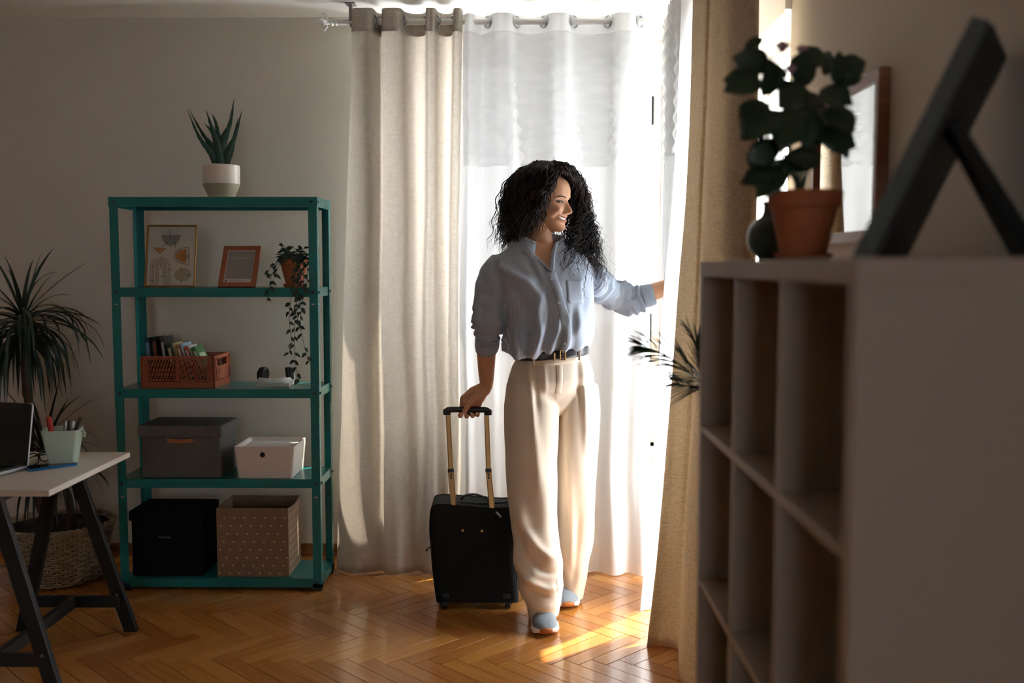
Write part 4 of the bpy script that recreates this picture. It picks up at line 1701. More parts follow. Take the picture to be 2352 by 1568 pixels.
# ---------------------------------------------------------------- smartphone
phx, phy = at(125, 1078, 2.99).x, at(125, 1078, 2.99).y
Pc = None
fa, fb = [ray_plane(px, py, (0, 0, DZ), V(0, 0, 1)) for px, py in ((68, 1084), (180, 1069))]
sp_ = empty('smartphone', fa.lerp(fb, .5), 'dark smartphone with a blue case edge lying on the white desk', 'phone')
d = (fb - fa)
ang = math.atan2(d.y, d.x)
PMx = Matrix.Translation(fa) @ Matrix.Rotation(ang, 4, 'Z')
Lp = d.length
mb = MB()
R4 = [(0, 0), (Lp, 0), (Lp, .062), (0, .062)]
mb.rings([[PMx @ p for p in rr(R4, .009, z)] for z in (.0005, .0085)], True)
mb.build('body', mat('blue_phone_case', '#1b6fb0', .3, .3), sp_, 40, bev=.001)
mb = MB()
R5 = [(.002, .002), (Lp - .002, .002), (Lp - .002, .060), (.002, .060)]
mb.rings([[PMx @ p for p in rr(R5, .008, z)] for z in (.0085, .0091)], True)
mb.build('screen', M_SCR, sp_, 40, label='black glass screen')

# ---------------------------------------------------------------- folded eyeglasses
gl = empty('eyeglasses', ray_plane(80, 1065, (0, 0, DZ), V(0, 0, 1)), 'black framed eyeglasses folded on the white desk beside the laptop', 'glasses')
ga = ray_plane(60, 1076, (0, 0, DZ), V(0, 0, 1))
gb_ = ray_plane(124, 1054, (0, 0, DZ), V(0, 0, 1))
M_GLF = mat('black_acetate', '#0c0e11', .25)
d = (gb_ - ga)
ang = math.atan2(d.y, d.x)
GM = Matrix.Translation(ga) @ Matrix.Rotation(ang, 4, 'Z')
L = d.length
mb = MB()
for c in (.27, .73):
    pts = []
    for k in range(25):
        a = 2 * PI * k / 24
        pts.append(GM @ V(L * c + L * .21 * math.copysign(abs(math.cos(a)) ** .8, math.cos(a)), .004 + .004 * math.sin(a), .021 + .018 * math.copysign(abs(math.sin(a)) ** .8, math.sin(a))))
    mb.tube(pts, .0022, 8, False)
mb.tube([GM @ V(L * .47, .004, .026), GM @ V(L * .5, .003, .030), GM @ V(L * .53, .004, .026)], .002, 8)
mb.build('frame', M_GLF, gl, 60)
for c, e in ((0.05, .95), (.95, .08)):
    mb = MB()
    q = .012 if c < .5 else .018
    mb.tube([GM @ V(L * c, .005, .027), GM @ V(L * c, q, .027), GM @ V(L * (c * .6 + e * .4), q + .004, .026), GM @ V(L * e, q + .006, .018), GM @ V(L * e + (.006 if e > .5 else -.006), q + .007, .006)], [.002, .0022, .0018, .0024, .0022], 8)
    mb.build('temple', M_GLF, gl, 60)
M_LENS = glass('spectacle_lens')
for c in (.27, .73):
    mb = MB()
    vs = [GM @ V(L * c + L * .2 * math.cos(2 * PI * k / 20), .004 + .004 * math.sin(2 * PI * k / 20), .021 + .017 * math.sin(2 * PI * k / 20)) for k in range(20)]
    mb.add(vs, [tuple(range(20))])
    mb.build('lens', M_LENS, gl, None, normals=False)

# ---------------------------------------------------------------- dragon tree in a wicker basket
M_WICK = mat('willow_wicker', '#b9a88f', .7, col2='#8f7f68', vscale=35, bump=.2, bscale=200)
M_BARK = mat('dracaena_bark', '#5d4b38', .85, col2='#463829', vscale=40, stretch=(1, 1, 3), bump=.6, bscale=60)
M_DRAC = mat('dracaena_leaf', '#182a1d', .42, col2='#22382a', vscale=8)
dx, dy = -1.93, 4.08
dr = empty('dragon_tree', (dx, dy, 0), 'tall dragon tree with two drooping crowns in a wicker basket behind the desk', 'plant')
mb = MB()
nb = 34
R0, R1, HB = .165, .215, .235
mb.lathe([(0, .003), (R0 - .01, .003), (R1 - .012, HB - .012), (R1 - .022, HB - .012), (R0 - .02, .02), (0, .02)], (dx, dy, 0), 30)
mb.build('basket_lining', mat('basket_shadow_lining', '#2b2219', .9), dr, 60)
wk = MB()
rows = 21
for r in range(rows):
    z = .010 + (HB - .02) * r / (rows - 1)
    Rr = R0 + (R1 - R0) * z / HB
    pts = []
    N = nb * 4
    for k in range(N + 1):
        a = 2 * PI * k / N
        ph = (k / 4.0 * PI) + (PI if r % 2 else 0)
        q = Rr + .0065 * math.sin(ph)
        pts.append((dx + q * math.cos(a), dy + q * math.sin(a), z + .001 * math.sin(ph * 1.7 + r)))
    wk.tube(pts, .0050, 4, False)
for k in range(nb):
    a = 2 * PI * (k + .5) / nb
    wk.tube([(dx + R0 * math.cos(a), dy + R0 * math.sin(a), .004), (dx + R1 * math.cos(a), dy + R1 * math.sin(a), HB)], .0045, 5)
o = wk.build('woven_basket', M_WICK, dr, 60)
o['kind'] = 'stuff'
mb = MB()
for s in range(3):
    pts = []
    for k in range(121):
        a = 2 * PI * k / 120
        ph = a * 16 + s * 2 * PI / 3
        q = R1 + .002 + .008 * math.cos(ph)
        pts.append((dx + q * math.cos(a), dy + q * math.sin(a), HB + .002 + .008 * math.sin(ph)))
    mb.tube(pts, .0055, 5, False)
o = mb.build('basket_rim', M_WICK, dr, 60)
mb = MB()
mb.lathe([(0, HB - .04), (R1 - .014, HB - .04), (R1 - .014, HB - .03), (0, HB - .02)], (dx, dy, 0), 24)
mb.build('soil', M_SOIL, dr, 60)


def strap_leaf(base, d, L, w, droop, twist, parent, m, name='leaf', n=9):
    """long arching blade"""
    d = Vector(d).normalized()
    hd = V(d.x, d.y, 0)
    if hd.length < 1e-3:
        hd = V(1, 0, 0)
    hd.normalize()
    P = []
    p = Vector(base)
    ang = math.asin(max(-1, min(1, d.z)))
    for i in range(n + 1):
        P.append(p.copy())
        ang -= droop / n * (0.5 + 1.3 * i / n)
        ang = max(ang, -1.45)
        p = p + (hd * math.cos(ang) + V(0, 0, 1) * math.sin(ang)) * (L / n)
    side = V(-hd.y, hd.x, 0)
    rows = []
    for i, q in enumerate(P):
        t = i / n
        ww = w * .5 * min(1, .55 + t * 2.2) * (1 - t ** 2.4) + .0005
        tg = (P[min(i + 1, n)] - P[max(i - 1, 0)]).normalized()
        s = Matrix.Rotation(twist * t, 3, tg) @ side
        u = s.cross(tg)
        rows.append([q - s * ww + u * ww * .35, q, q + s * ww + u * ww * .35])
    mb = MB()
    mb.grid(rows)
    return mb.build(name, m, parent, 179, normals=False)


rd = random.Random(12)
c1 = at(52, 748, 4.06)
mb = MB()
P = catmull([(dx - .03, dy - .01, HB - .03), at(72, 1090, 4.07), at(68, 950, 4.06), at(58, 850, 4.06), c1, c1 + V(-.002, 0, .05)], 40)
rad_ = [.020 * (1 + .07 * math.sin(i * 2.3) + .05 * math.sin(i * 5.1)) * (1 - .18 * i / 39) for i in range(40)]
mb.tube(P, rad_, 10)
mb.build('trunk', M_BARK, dr, 60)
c2 = at(100, 1045, 4.02)
mb = MB()
P = catmull([(dx + .06, dy - .03, HB - .03), (dx + .07, dy - .05, .36), c2, c2 + V(0, 0, .03)], 20)
mb.tube(P, [.014 * (1 + .07 * math.sin(i * 2.3)) for i in range(20)], 10)
mb.build('trunk', M_BARK, dr, 60)
for k in range(104):
    t = k / 104
    a = k * 2.39996 + rd.uniform(-.2, .2)
    el = 1.2 - 1.5 * t ** .55 + rd.uniform(-.15, .15) if t > .06 else 1.3
    L = rd.uniform(.28, .43) * (0.8 if el > .9 else 1)
    b = c1 + V(0, 0, .05 - .11 * t)
    strap_leaf(b, (math.cos(a) * math.cos(el), math.sin(a) * math.cos(el), math.sin(el)), L, rd.uniform(.015, .021), rd.uniform(1.5, 2.6) if el < .8 else rd.uniform(.3, 1.2), rd.uniform(-.8, .8), dr, M_DRAC)
# the few long ones seen against the wall
for (tx_, ty_, el, dr_) in ((70, 600, 1.3, .2), (155, 690, .85, .9), (205, 690, .55, 1.2), (240, 742, .35, .9), (235, 865, .1, 1.1), (200, 800, .4, 1.6), (110, 640, 1.1, .5)):
    tgt = at(tx_, ty_, 4.0)
    v_ = tgt - c1
    strap_leaf(c1 + V(0, 0, .02), (v_.x, -.25 * abs(v_.x), abs(v_.x) * math.tan(el) + .02), v_.length * 1.08, .017, dr_, .4, dr, M_DRAC, n=12)
for k in range(56):
    t = k / 56
    a = k * 2.39996 + rd.uniform(-.2, .2)
    el = 1.3 - 1.9 * t + rd.uniform(-.15, .15)
    L = rd.uniform(.22, .36)
    b = c2 + V(0, 0, .03 - .08 * t)
    strap_leaf(b, (math.cos(a) * math.cos(el), math.sin(a) * math.cos(el), math.sin(el)), L, rd.uniform(.013, .019), rd.uniform(1.0, 2.2) if el < .9 else rd.uniform(.2, .8), rd.uniform(-.8, .8), dr, M_DRAC)
# ================================================================ WHITE CUBE BOOKCASE ON THE RIGHT
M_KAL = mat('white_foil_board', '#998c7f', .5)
BX0, BX1, BY0, BY1 = .424, .815, 1.262, 2.348
BZT = 1.312
TO, TI = .034, .0165
bc = empty('bookcase', ((BX0 + BX1) / 2, (BY0 + BY1) / 2, 0), 'white cube bookcase standing along the right wall in the foreground', 'bookcase')
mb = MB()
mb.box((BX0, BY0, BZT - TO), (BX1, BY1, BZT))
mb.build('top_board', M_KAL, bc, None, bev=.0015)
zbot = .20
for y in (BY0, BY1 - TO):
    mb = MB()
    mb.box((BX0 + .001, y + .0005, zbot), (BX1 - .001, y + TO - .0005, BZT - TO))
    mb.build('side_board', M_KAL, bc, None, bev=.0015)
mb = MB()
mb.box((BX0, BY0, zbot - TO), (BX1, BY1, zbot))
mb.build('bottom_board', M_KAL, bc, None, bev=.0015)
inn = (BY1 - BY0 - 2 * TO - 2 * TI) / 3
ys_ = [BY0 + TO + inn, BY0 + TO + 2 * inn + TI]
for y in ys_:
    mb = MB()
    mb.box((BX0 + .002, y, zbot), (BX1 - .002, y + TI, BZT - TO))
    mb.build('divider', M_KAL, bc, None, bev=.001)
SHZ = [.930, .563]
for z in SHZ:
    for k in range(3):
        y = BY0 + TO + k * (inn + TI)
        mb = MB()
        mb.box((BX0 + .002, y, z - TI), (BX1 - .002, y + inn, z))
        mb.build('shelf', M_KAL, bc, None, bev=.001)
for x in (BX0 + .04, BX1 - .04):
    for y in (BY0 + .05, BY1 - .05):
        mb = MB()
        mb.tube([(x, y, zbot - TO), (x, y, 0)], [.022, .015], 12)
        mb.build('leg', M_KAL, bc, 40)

# contents
zc = SHZ[0]
ob = empty('book', (.6, BY0 + TO + .02, zc), 'dark teal hardback standing in the upper near cell of the white bookcase', 'book')
mb = MB()
yb0 = BY0 + TO + .004
mb.box((.50, yb0, zc + .0005), (.503, yb0 + .035, zc + .245))
mb.box((.503, yb0, zc + .0005), (.67, yb0 + .003, zc + .245))
mb.box((.503, yb0 + .032, zc + .0005), (.67, yb0 + .035, zc + .245))
mb.build('cover', mat('dark_teal_cover', '#0f1d24', .5), ob, None, bev=.001)
mb = MB()
mb.box((.5035, yb0 + .0032, zc + .003), (.668, yb0 + .0318, zc + .242))
mb.build('pages', M_PAGE, ob, None)
ob = empty('book', (.6, BY0 + TO + .05, zc), 'thin black book beside the dark teal hardback in the white bookcase', 'book')
mb = MB()
mb.box((.505, yb0 + .0365, zc + .0005), (.66, yb0 + .0505, zc + .250))
mb.build('cover', M_BLKP, ob, None, bev=.001)
mb = MB()
mb.box((.508, yb0 + .038, zc + .25), (.658, yb0 + .049, zc + .2505))
mb.build('pages', M_PAGE, ob, None)
zc = SHZ[1]
yc = ys_[0] + TI
ob = empty('book', (.6, yc + .01, zc), 'slim rust red book in the middle cell of the white bookcase, second row', 'book')
mb = MB()
mb.box((.47, yc + .003, zc + .0005), (.63, yc + .017, zc + .205))
mb.build('cover', mat('rust_cover', '#7c3a28', .5), ob, None, bev=.001)
mb = MB()
mb.box((.473, yc + .005, zc + .205), (.628, yc + .015, zc + .2055))
mb.build('pages', M_PAGE, ob, None)
# teal box file in the low far cell
zc = zbot
yc = ys_[1] + TI
ob = empty('box_file', (.6, yc + .1, zc), 'dark teal box file standing in the lowest far cell of the white bookcase', 'box')
mb = MB()
mb.box((.455, yc + .012, zc + .0005), (.76, yc + .092, zc + .30))
mb.build('body', mat('dark_teal_board', '#15363c', .6), ob, None, bev=.003)
mb = MB()
mb.lathe([(.008, -.0015), (.011, -.0015), (.011, .001), (.008, .001)], (.455, yc + .052, zc + .10), 20, Matrix.Rotation(-PI / 2, 3, 'Y'))
mb.build('finger_ring', M_NUT, ob, 40)
ob = empty('box_file', (.6, yc + .16, zc), 'black box file behind the dark teal one in the lowest far cell', 'box')
mb = MB()
mb.box((.462, yc + .105, zc + .0005), (.76, yc + .185, zc + .262))
mb.build('body', M_BLKP, ob, None, bev=.003)
mb = MB()
mb.lathe([(.008, -.0015), (.011, -.0015), (.011, .001), (.008, .001)], (.462, yc + .145, zc + .09), 20, Matrix.Rotation(-PI / 2, 3, 'Y'))
mb.build('finger_ring', M_NUT, ob, 40)

# ---------------------------------------------------------------- flowering plant in a terracotta pot
M_DKL = mat('dark_glossy_leaf', '#172b1b', .38, col2='#223a22', vscale=9)
M_PETAL = mat('mauve_petal', '#a98197', .6, col2='#b99aa6', vscale=30)
fx, fy = at(1846, 560, 1.92).x, 1.92
fp = empty('potted_plant', (fx, fy, BZT), 'leafy plant with mauve flowers in a terracotta pot on the white bookcase', 'plant')
mb = MB()
sc1 = 1.92 / F_PX
r0, r1 = 52 * sc1, 76 * sc1
mb.lathe([(0, .009), (r0, .009), (r1 - .002, .100), (r1 + .004, .102), (r1 + .007, .131), (r1 + .004, .132), (r1 - .002, .131), (r1 - .006, .105), (0, .105)], (fx, fy, BZT), 40)
mb.build('pot', M_TERRA, fp, 40)
mb = MB()
mb.lathe([(0, .0005), (.045, .0005), (.056, .011), (.057, .014), (.053, .014), (.043, .006), (0, .006)], (fx, fy, BZT), 36)
mb.build('saucer', M_TERRA, fp, 40)
mb = MB()
mb.lathe([(0, .105), (.058, .105), (.058, .112), (0, .120)], (fx, fy, BZT), 20)
mb.build('soil', M_SOIL, fp, 40)


def broad_leaf(parent, tip, base, w, m, face, cup=.25, name='leaf'):
    """broad oval leaf drawn from base to tip, its face turned to 'face'"""
    base, tip = Vector(base), Vector(tip)
    d = tip - base
    L = d.length
    d.normalize()
    f = Vector(face)
    f = (f - d * f.dot(d)).normalized()
    s = d.cross(f)
    n = 8
    rows = []
    for i in range(n + 1):
        t = i / n
        ww = w * .5 * (math.sin(PI * min(1, t * .93 + .05)) ** .62) * (1 if t < .8 else (1 - (t - .8) / .2 * .75))
        c = base + d * (t * L) - f * (.18 * L * t * t)
        rows.append([c - s * ww + f * cup * ww, c - s * ww * .5 + f * cup * ww * .3, c, c + s * ww * .5 + f * cup * ww * .3, c + s * ww + f * cup * ww])
    mb = MB()
    mb.grid(rows)
    return mb.build(name, m, parent, 179, normals=False, solid=.0006)


rl = random.Random(4)
ctr = at(1835, 300, fy)
# (tip px, base px, width px, depth offset)
LV = [((1757, 80), (1712, 112), 26, .02), ((1690, 130), (1760, 155), 60, -.03), ((1672, 200), (1745, 180), 66, -.05), ((1720, 105), (1760, 150), 40, .04),
      ((1668, 180), (1740, 190), 62, -.02), ((1780, 140), (1760, 220), 80, -.05), ((1850, 115), (1838, 200), 70, .0), ((1885, 100), (1850, 160), 60, .03),
      ((1918, 112), (1890, 170), 40, .04), ((1992, 135), (1925, 165), 56, .0), ((1985, 150), (1915, 190), 60, .03), ((1935, 120), (1920, 190), 50, -.03),
      ((1960, 230), (1880, 215), 74, -.04), ((1965, 290), (1890, 250), 80, -.06), ((1970, 330), (1880, 300), 76, -.02), ((1948, 360), (1925, 320), 26, -.03),
      ((1702, 260), (1760, 235), 60, -.05), ((1706, 315), (1770, 250), 74, -.02), ((1700, 318), (1740, 290), 40, .02), ((1725, 300), (1800, 260), 70, -.07),
      ((1800, 330), (1830, 250), 86, -.07), ((1860, 330), (1845, 240), 80, -.05), ((1790, 240), (1850, 200), 70, -.02), ((1720, 365), (1790, 330), 60, -.02),
      ((1715, 350), (1770, 385), 50, .02), ((1805, 385), (1880, 350), 64, -.05), ((1878, 370), (1810, 350), 66, -.07), ((1705, 410), (1790, 400), 60, -.03),
      ((1740, 445), (1800, 385), 66, -.04), ((1760, 420), (1815, 370), 56, .0), ((1900, 270), (1850, 330), 70, .03), ((1830, 180), (1800, 240), 66, .04),
      ((1770, 330), (1815, 290), 70, .05), ((1880, 200), (1840, 260), 80, .06), ((1750, 130), (1800, 180), 60, .06)]
for tp_, bp, w, dd in LV:
    broad_leaf(fp, at(tp_[0], tp_[1], fy + dd * 1.2), at(bp[0], bp[1], fy + dd * .4), w * sc1, M_DKL, V(rl.uniform(-.5, .5), -1, rl.uniform(.0, .7)), rl.uniform(.05, .3))
for px, py in ((1785, 190), (1840, 150), (1890, 210), (1800, 290), (1850, 280), (1815, 350), (1760, 260)):
    mb = MB()
    mb.tube(catmull([(fx + rl.uniform(-.015, .015), fy, BZT + .11), at((px + 1845) / 2, (py + 470) / 2, fy), at(px, py, fy)], 10), np.linspace(.003, .0018, 10), 6)
    mb.build('stem', M_STEM, fp, 60)
for (px, py, dd, r) in ((1797, 112, .0, 20), (1842, 118, .03, 17), (1815, 162, -.02, 16)):
    c = at(px, py, fy + dd)
    fl_ = None
    for k in range(9):
        a = k * 2.4
        e = .5 + .09 * k
        broad_leaf(fp, c + V(math.cos(a) * math.cos(e), math.sin(a) * math.cos(e), math.sin(e)) * r * sc1, c - V(0, 0, r * sc1 * .4), r * 1.1 * sc1, M_PETAL, V(-math.cos(a), -math.sin(a), .5), .5, 'petal')

# ---------------------------------------------------------------- round dark green vase
M_VASE = mat('dark_green_glaze', '#33443a', .3, col2='#2a3a32', vscale=12)
vx2, vy2 = at(1768, 520, 2.14).x, 2.14
vs_ = empty('vase', (vx2, vy2, BZT), 'round dark green ceramic vase behind the terracotta pot on the white bookcase', 'vase')
mb = MB()
R = .047
prof = [(0, .001), (.022, .001)] + [(R * math.sin(a), .0 + .048 - .048 * math.cos(a) * 1.02 + .002) for a in np.linspace(.55, 2.72, 18)] + [(.0145, .104), (.014, .118), (.018, .126), (.015, .126), (.011, .118), (.011, .1), (0, .1)]
mb.lathe(prof, (vx2, vy2, BZT), 40)
mb.build('body', M_VASE, vs_, 60)

# ---------------------------------------------------------------- picture frame seen from behind, on its easel leg
M_FRK = mat('black_frame_back', '#0d0f10', .55)
M_FRS = mat('grey_frame_side', '#474f4c', .5)
pf = empty('picture_frame', at(2030, 578, 1.52), 'dark picture frame seen edge-on, leaning on its easel leg on the white bookcase', 'picture frame')
y0_ = 1.50
b0 = at(1962, 577, y0_)
b0.z = BZT + .001
t0 = at(2238, 38, y0_ + .01)
up_ = (t0 - b0)
Hh = up_.length
uu = up_.normalized()
wdir = V(.50, .866, 0).normalized()            # the frame runs away from the viewer
nn = uu.cross(wdir).normalized()
if nn.x < 0:
    nn = -nn
Wd = .27
th = .030


def fbox(mb, a0, a1, b0_, b1_, c0, c1):
    vs = []
    for c in (c0, c1):
        for b in (b0_, b1_):
            for a in (a0, a1):
                vs.append(b0 + wdir * a + uu * b + nn * c)
    mb.add(vs, [(0, 2, 3, 1), (4, 5, 7, 6), (0, 1, 5, 4), (2, 6, 7, 3), (0, 4, 6, 2), (1, 3, 7, 5)])


mb = MB()
for q in ((0, Wd, 0, .022), (0, Wd, Hh - .022, Hh), (0, .022, .022, Hh - .022), (Wd - .022, Wd, .022, Hh - .022)):
    fbox(mb, q[0], q[1], q[2], q[3], -.004, .022)
mb.build('frame', M_FRS, pf, None, bev=.001)
mb = MB()
fbox(mb, .004, Wd - .004, .004, Hh - .004, .014, .030)
mb.build('back_panel', M_FRK, pf, None, bev=.001)
mb = MB()
fbox(mb, .02, Wd - .02, .02, Hh - .02, .002, .006)
mb.build('picture', M_PAPER, pf, None)
mb = MB()
ea = b0 + wdir * (Wd * .10) + uu * (Hh * .60) + nn * .032
eb = at(2362, 578, 1.60)
eb.z = BZT + .004
mb.bar(ea, eb, .035, .008, up=(1, 0, 0))
e2 = MB()
d_ = (eb - ea).normalized()
s_ = V(0, 1, 0)
u_ = d_.cross(s_).normalized()
rings = []
for p, w, t in ((ea, .030, .010), (ea.lerp(eb, .5), .040, .013), (eb, .055, .014)):
    rings.append([p + s_ * a * w / 2 + u_ * b * t for a, b in ((-1, -1), (1, -1), (1, 1), (-1, 1))])
e2.rings(rings, True)
e2.build('easel_leg', M_FRK, pf, None, bev=.002)

# ---------------------------------------------------------------- framed mirror on the right wall
M_MIRW = mat('walnut_frame', '#8a5434', .45, col2='#74452a', vscale=8, stretch=(2, 2, 12))
n = NT('silvered_glass')
n.set(Base_Color=(.86, .87, .86, 1), Metallic=1.0, Roughness=.03)
M_MIR = n.m
mr = empty('mirror', (XR, 2.5, 1.6), 'wooden framed mirror hanging on the right wall beyond the leafy plant', 'mirror')
my0, my1 = 2.27, 2.78
mz1 = at(2035, 152, 2.27).z
mz0 = 1.36
fx0, fx1 = XR - .028, XR - .002
fwid = .026
mb = MB()
for (a, b, c, d) in ((my0, my1, mz1 - fwid, mz1), (my0, my1, mz0, mz0 + fwid), (my0, my0 + fwid, mz0 + fwid, mz1 - fwid), (my1 - fwid, my1, mz0 + fwid, mz1 - fwid)):
    mb.box((fx0, a, c), (fx1, b, d))
mb.build('frame', M_MIRW, mr, None, bev=.002)
mb = MB()
mb.box((fx0 + .010, my0 + fwid - .003, mz0 + fwid - .003), (fx1 - .002, my1 - fwid + .003, mz1 - fwid + .003))
mb.build('mirror_glass', M_MIR, mr, None)

# ---------------------------------------------------------------- palm between bookcase and curtain
M_PALM = mat('palm_leaflet', '#1e3a22', .45, col2='#2b4a2b', vscale=12)
M_FPOT = mat('grey_stoneware', '#8d8a84', .7, col2='#7d7a74', vscale=20)
qx, qy = .66, 2.56
pm = empty('palm', (qx, qy, 0), 'potted palm behind the white bookcase, its fronds reaching past the linen curtain', 'plant')
mb = MB()
mb.lathe([(0, .001), (.075, .001), (.095, .02), (.115, .20), (.12, .22), (.112, .22), (.105, .19), (0, .19)], (qx, qy, 0), 32)
mb.build('pot', M_FPOT, pm, 50)
mb = MB()
mb.lathe([(0, .19), (.106, .19), (.106, .196), (0, .205)], (qx, qy, 0), 20)
mb.build('soil', M_SOIL, pm, 50)


def frond(pts, nl, L0, parent, spread=.9, m=M_PALM, skip=.25):
    C = catmull(pts, 40)
    mb = MB()
    mb.tube(C, np.linspace(.0045, .0012, 40), 6)
    mb.build('rachis', M_STEM, parent, 60)
    for k in range(nl):
        t = skip + (1 - skip) * (k + .5) / nl
        i = min(38, int(t * 39))
        p = Vector(C[i])
        tg = Vector(C[i + 1] - C[i]).normalized()
        up = V(0, 0, 1)
        side = tg.cross(up)
        if side.length < .05:
            side = V(0, 1, 0)
        side.normalize()
        vert = side.cross(tg).normalized()
        side = (side * .35 + vert * .94).normalized()
        for s in (-1, 1):
            L = L0 * math.sin(PI * (.25 + .7 * t)) ** .6 * rl.uniform(.85, 1.1)
            d = (tg * .95 + side * s * spread * (1.05 - .5 * t) + V(0, 0, rl.uniform(-.05, .25))).normalized()
            rows = []
            q = p.copy()
            for j in range(6):
                u = j / 5
                w = .0050 * math.sin(PI * (.12 + .86 * u)) + .0003
                sd = d.cross(V(0, 0, 1)).normalized()
                rows.append([q - sd * w, q + V(0, 0, w * .5), q + sd * w])
                q = q + d * (L / 5)
                d = (d + V(0, 0, -.11)).normalized()
            mb = MB()
            mb.grid(rows)
            mb.build('leaflet', m, parent, 179, normals=False)


root = V(qx, qy, .2)
frond([root, V(.62, 2.57, .55), V(.53, 2.58, .93), at(1590, 862, 2.60), at(1545, 826, 2.60), at(1500, 803, 2.60), at(1468, 795, 2.59)], 32, .125, pm, .62, skip=.42)
frond([root, V(.66, 2.6, .6), V(.62, 2.64, .9), at(1620, 880, 2.64), at(1603, 800, 2.64), at(1580, 752, 2.64)], 16, .11, pm, .35, skip=.45)
frond([root, V(.60, 2.54, .5), V(.55, 2.54, .8), at(1640, 905, 2.54), at(1590, 890, 2.54), at(1555, 880, 2.54)], 18, .12, pm, .65, skip=.40)
frond([root, V(.7, 2.52, .6), V(.72, 2.50, .95), V(.66, 2.46, 1.12), V(.58, 2.42, 1.14)], 18, .10, pm, .5, skip=.35)
frond([root, V(.70, 2.6, .6), V(.72, 2.62, .9), V(.70, 2.66, 1.1), V(.66, 2.70, 1.12)], 18, .08, pm, .4, skip=.35)
frond([root, V(.68, 2.52, .5), V(.66, 2.48, .8), V(.58, 2.45, .95), V(.50, 2.44, .93)], 18, .09, pm, .5, skip=.35)
# ================================================================ SUITCASE
M_CASE = cloth('black_ballistic_nylon', '#1d1f20', '#101213', trans=0, weave=1400, rough=.75)
M_CASE2 = mat('black_piping', '#0e1112', .45)
M_TUBE = mat('champagne_anodised_tube', '#a07c50', .32, .9)
CY = 3.695
sc_case = empty('suitcase', V(at(1095, 1400, CY + .1).x, CY + .1, 0), 'black fabric trolley suitcase with raised handle standing beside the woman', 'suitcase')
outline = catmull([at(x, y, CY) for x, y in ((1098, 1394), (1020, 1393), (1006, 1389), (1001, 1370), (994, 1320), (988, 1250), (986, 1210), (989, 1172), (998, 1159), (1030, 1158), (1090, 1162), (1150, 1166), (1172, 1166), (1180, 1178), (1183, 1250), (1187, 1320), (1190, 1380), (1184, 1394), (1170, 1396))], 90)
oc = outline.mean(axis=0)


def case_ring(inset, dy):
    out = []
    for p in outline:
        d = p - oc
        L = np.linalg.norm(d)
        q = oc + d * (1 - inset / L)
        out.append(V(q[0], CY + dy, max(q[2], .030)))
    return out


mb = MB()
depth = [(.060, .002), (.030, -.001), (.012, .001), (.004, .007), (0, .018), (-.002, .06), (-.003, .10), (-.001, .15), (.004, .185), (.014, .197), (.05, .200)]
R_ = [case_ring(i, d) for i, d in depth]
mb.rings(R_, True)
case_body = mb.build('shell', M_CASE, sc_case, 50)
mb = MB()
for (ins, dd) in ((.003, .010), (.0, .150)):
    r = case_ring(ins - .001, dd)
    mb.tube(r + [r[0]], .0035, 6, False)
o = mb.build('piping', M_CASE2, case_body, 60)
o['kind'] = 'stuff'
ztop = at(1090, 1162, CY).z
# carry handle on top
mb = MB()
P = catmull([at(1046, 1160, CY + .06), at(1056, 1150, CY + .07), at(1084, 1143, CY + .08), at(1105, 1147, CY + .08), at(1122, 1157, CY + .07), at(1130, 1170, CY + .05)], 24)
P[:, 2] = np.maximum(P[:, 2], ztop + .003)
P[6:18, 2] += .014
mb.tube(P, [.008] * 24, 8, True, .5)
mb.build('carry_handle', M_CASE2, sc_case, 60)
mb = MB()
P = catmull([at(1005, 1166, CY + .03), at(1030, 1158, CY + .05), at(1095, 1160, CY + .03), at(1150, 1166, CY + .04), at(1172, 1165, CY + .06)], 20)
P[:, 2] = ztop + .004
mb.tube(P, .004, 6)
o = mb.build('zip_line', M_CASE2, case_body, 60)
mb = MB()
a = at(1139, 1175, CY - .004)
b = at(1151, 1187, CY - .005)
mb.tube([a, a.lerp(b, .3), b], [.003, .0045, .004], 8)
mb.build('zip_pull', M_NUT, case_body, 50, label='metal zip pull')
mb = MB()
a = at(989, 1255, CY + .06)
mb.tube([a, a + V(-.009, 0, -.006), a + V(-.018, 0, -.018)], [.002, .0025, .003], 6)
mb.build('zip_cord', M_CASE2, case_body, 50)
for px, py in ((1063, 1218), (1107, 1219)):
    mb = MB()
    mb.lathe([(0, 0), (.0052, 0), (.0048, .0022), (.002, .0025), (0, .0012)], at(px, py, CY - .0035), 14, Matrix.Rotation(PI / 2, 3, 'X'))
    mb.build('rivet', mat('brass_rivet', '#b98a4a', .35, .9) if 'brass_rivet' not in bpy.data.materials else bpy.data.materials['brass_rivet'], case_body, 50, label='small brass rivet')
for px in (1022, 1166):
    x = at(px, 1395, CY + .02).x
    mb = MB()
    mb.lathe([(0, -.011), (.018, -.011), (.022, -.008), (.022, .008), (.018, .011), (0, .011)], (x, CY + .022, .0222), 20, Matrix.Rotation(PI / 2, 3, 'Y'))
    w = mb.build('wheel', M_RUBBER, sc_case, 40)
    mb = MB()
    mb.box((x - .018, CY + .008, .020), (x - .0125, CY + .045, .062))
    mb.box((x + .0125, CY + .008, .020), (x + .018, CY + .045, .062))
    mb.box((x - .018, CY + .0, .045), (x + .018, CY + .045, .064))
    mb.build('wheel_housing', M_CASE2, w, None, bev=.002)
for px in (1040, 1140):
    x = at(px, 1395, CY + .16).x
    mb = MB()
    mb.tube([(x, CY + .16, 0), (x, CY + .16, .032)], [.012, .016], 12)
    mb.build('foot', M_RUBBER, sc_case, 40)
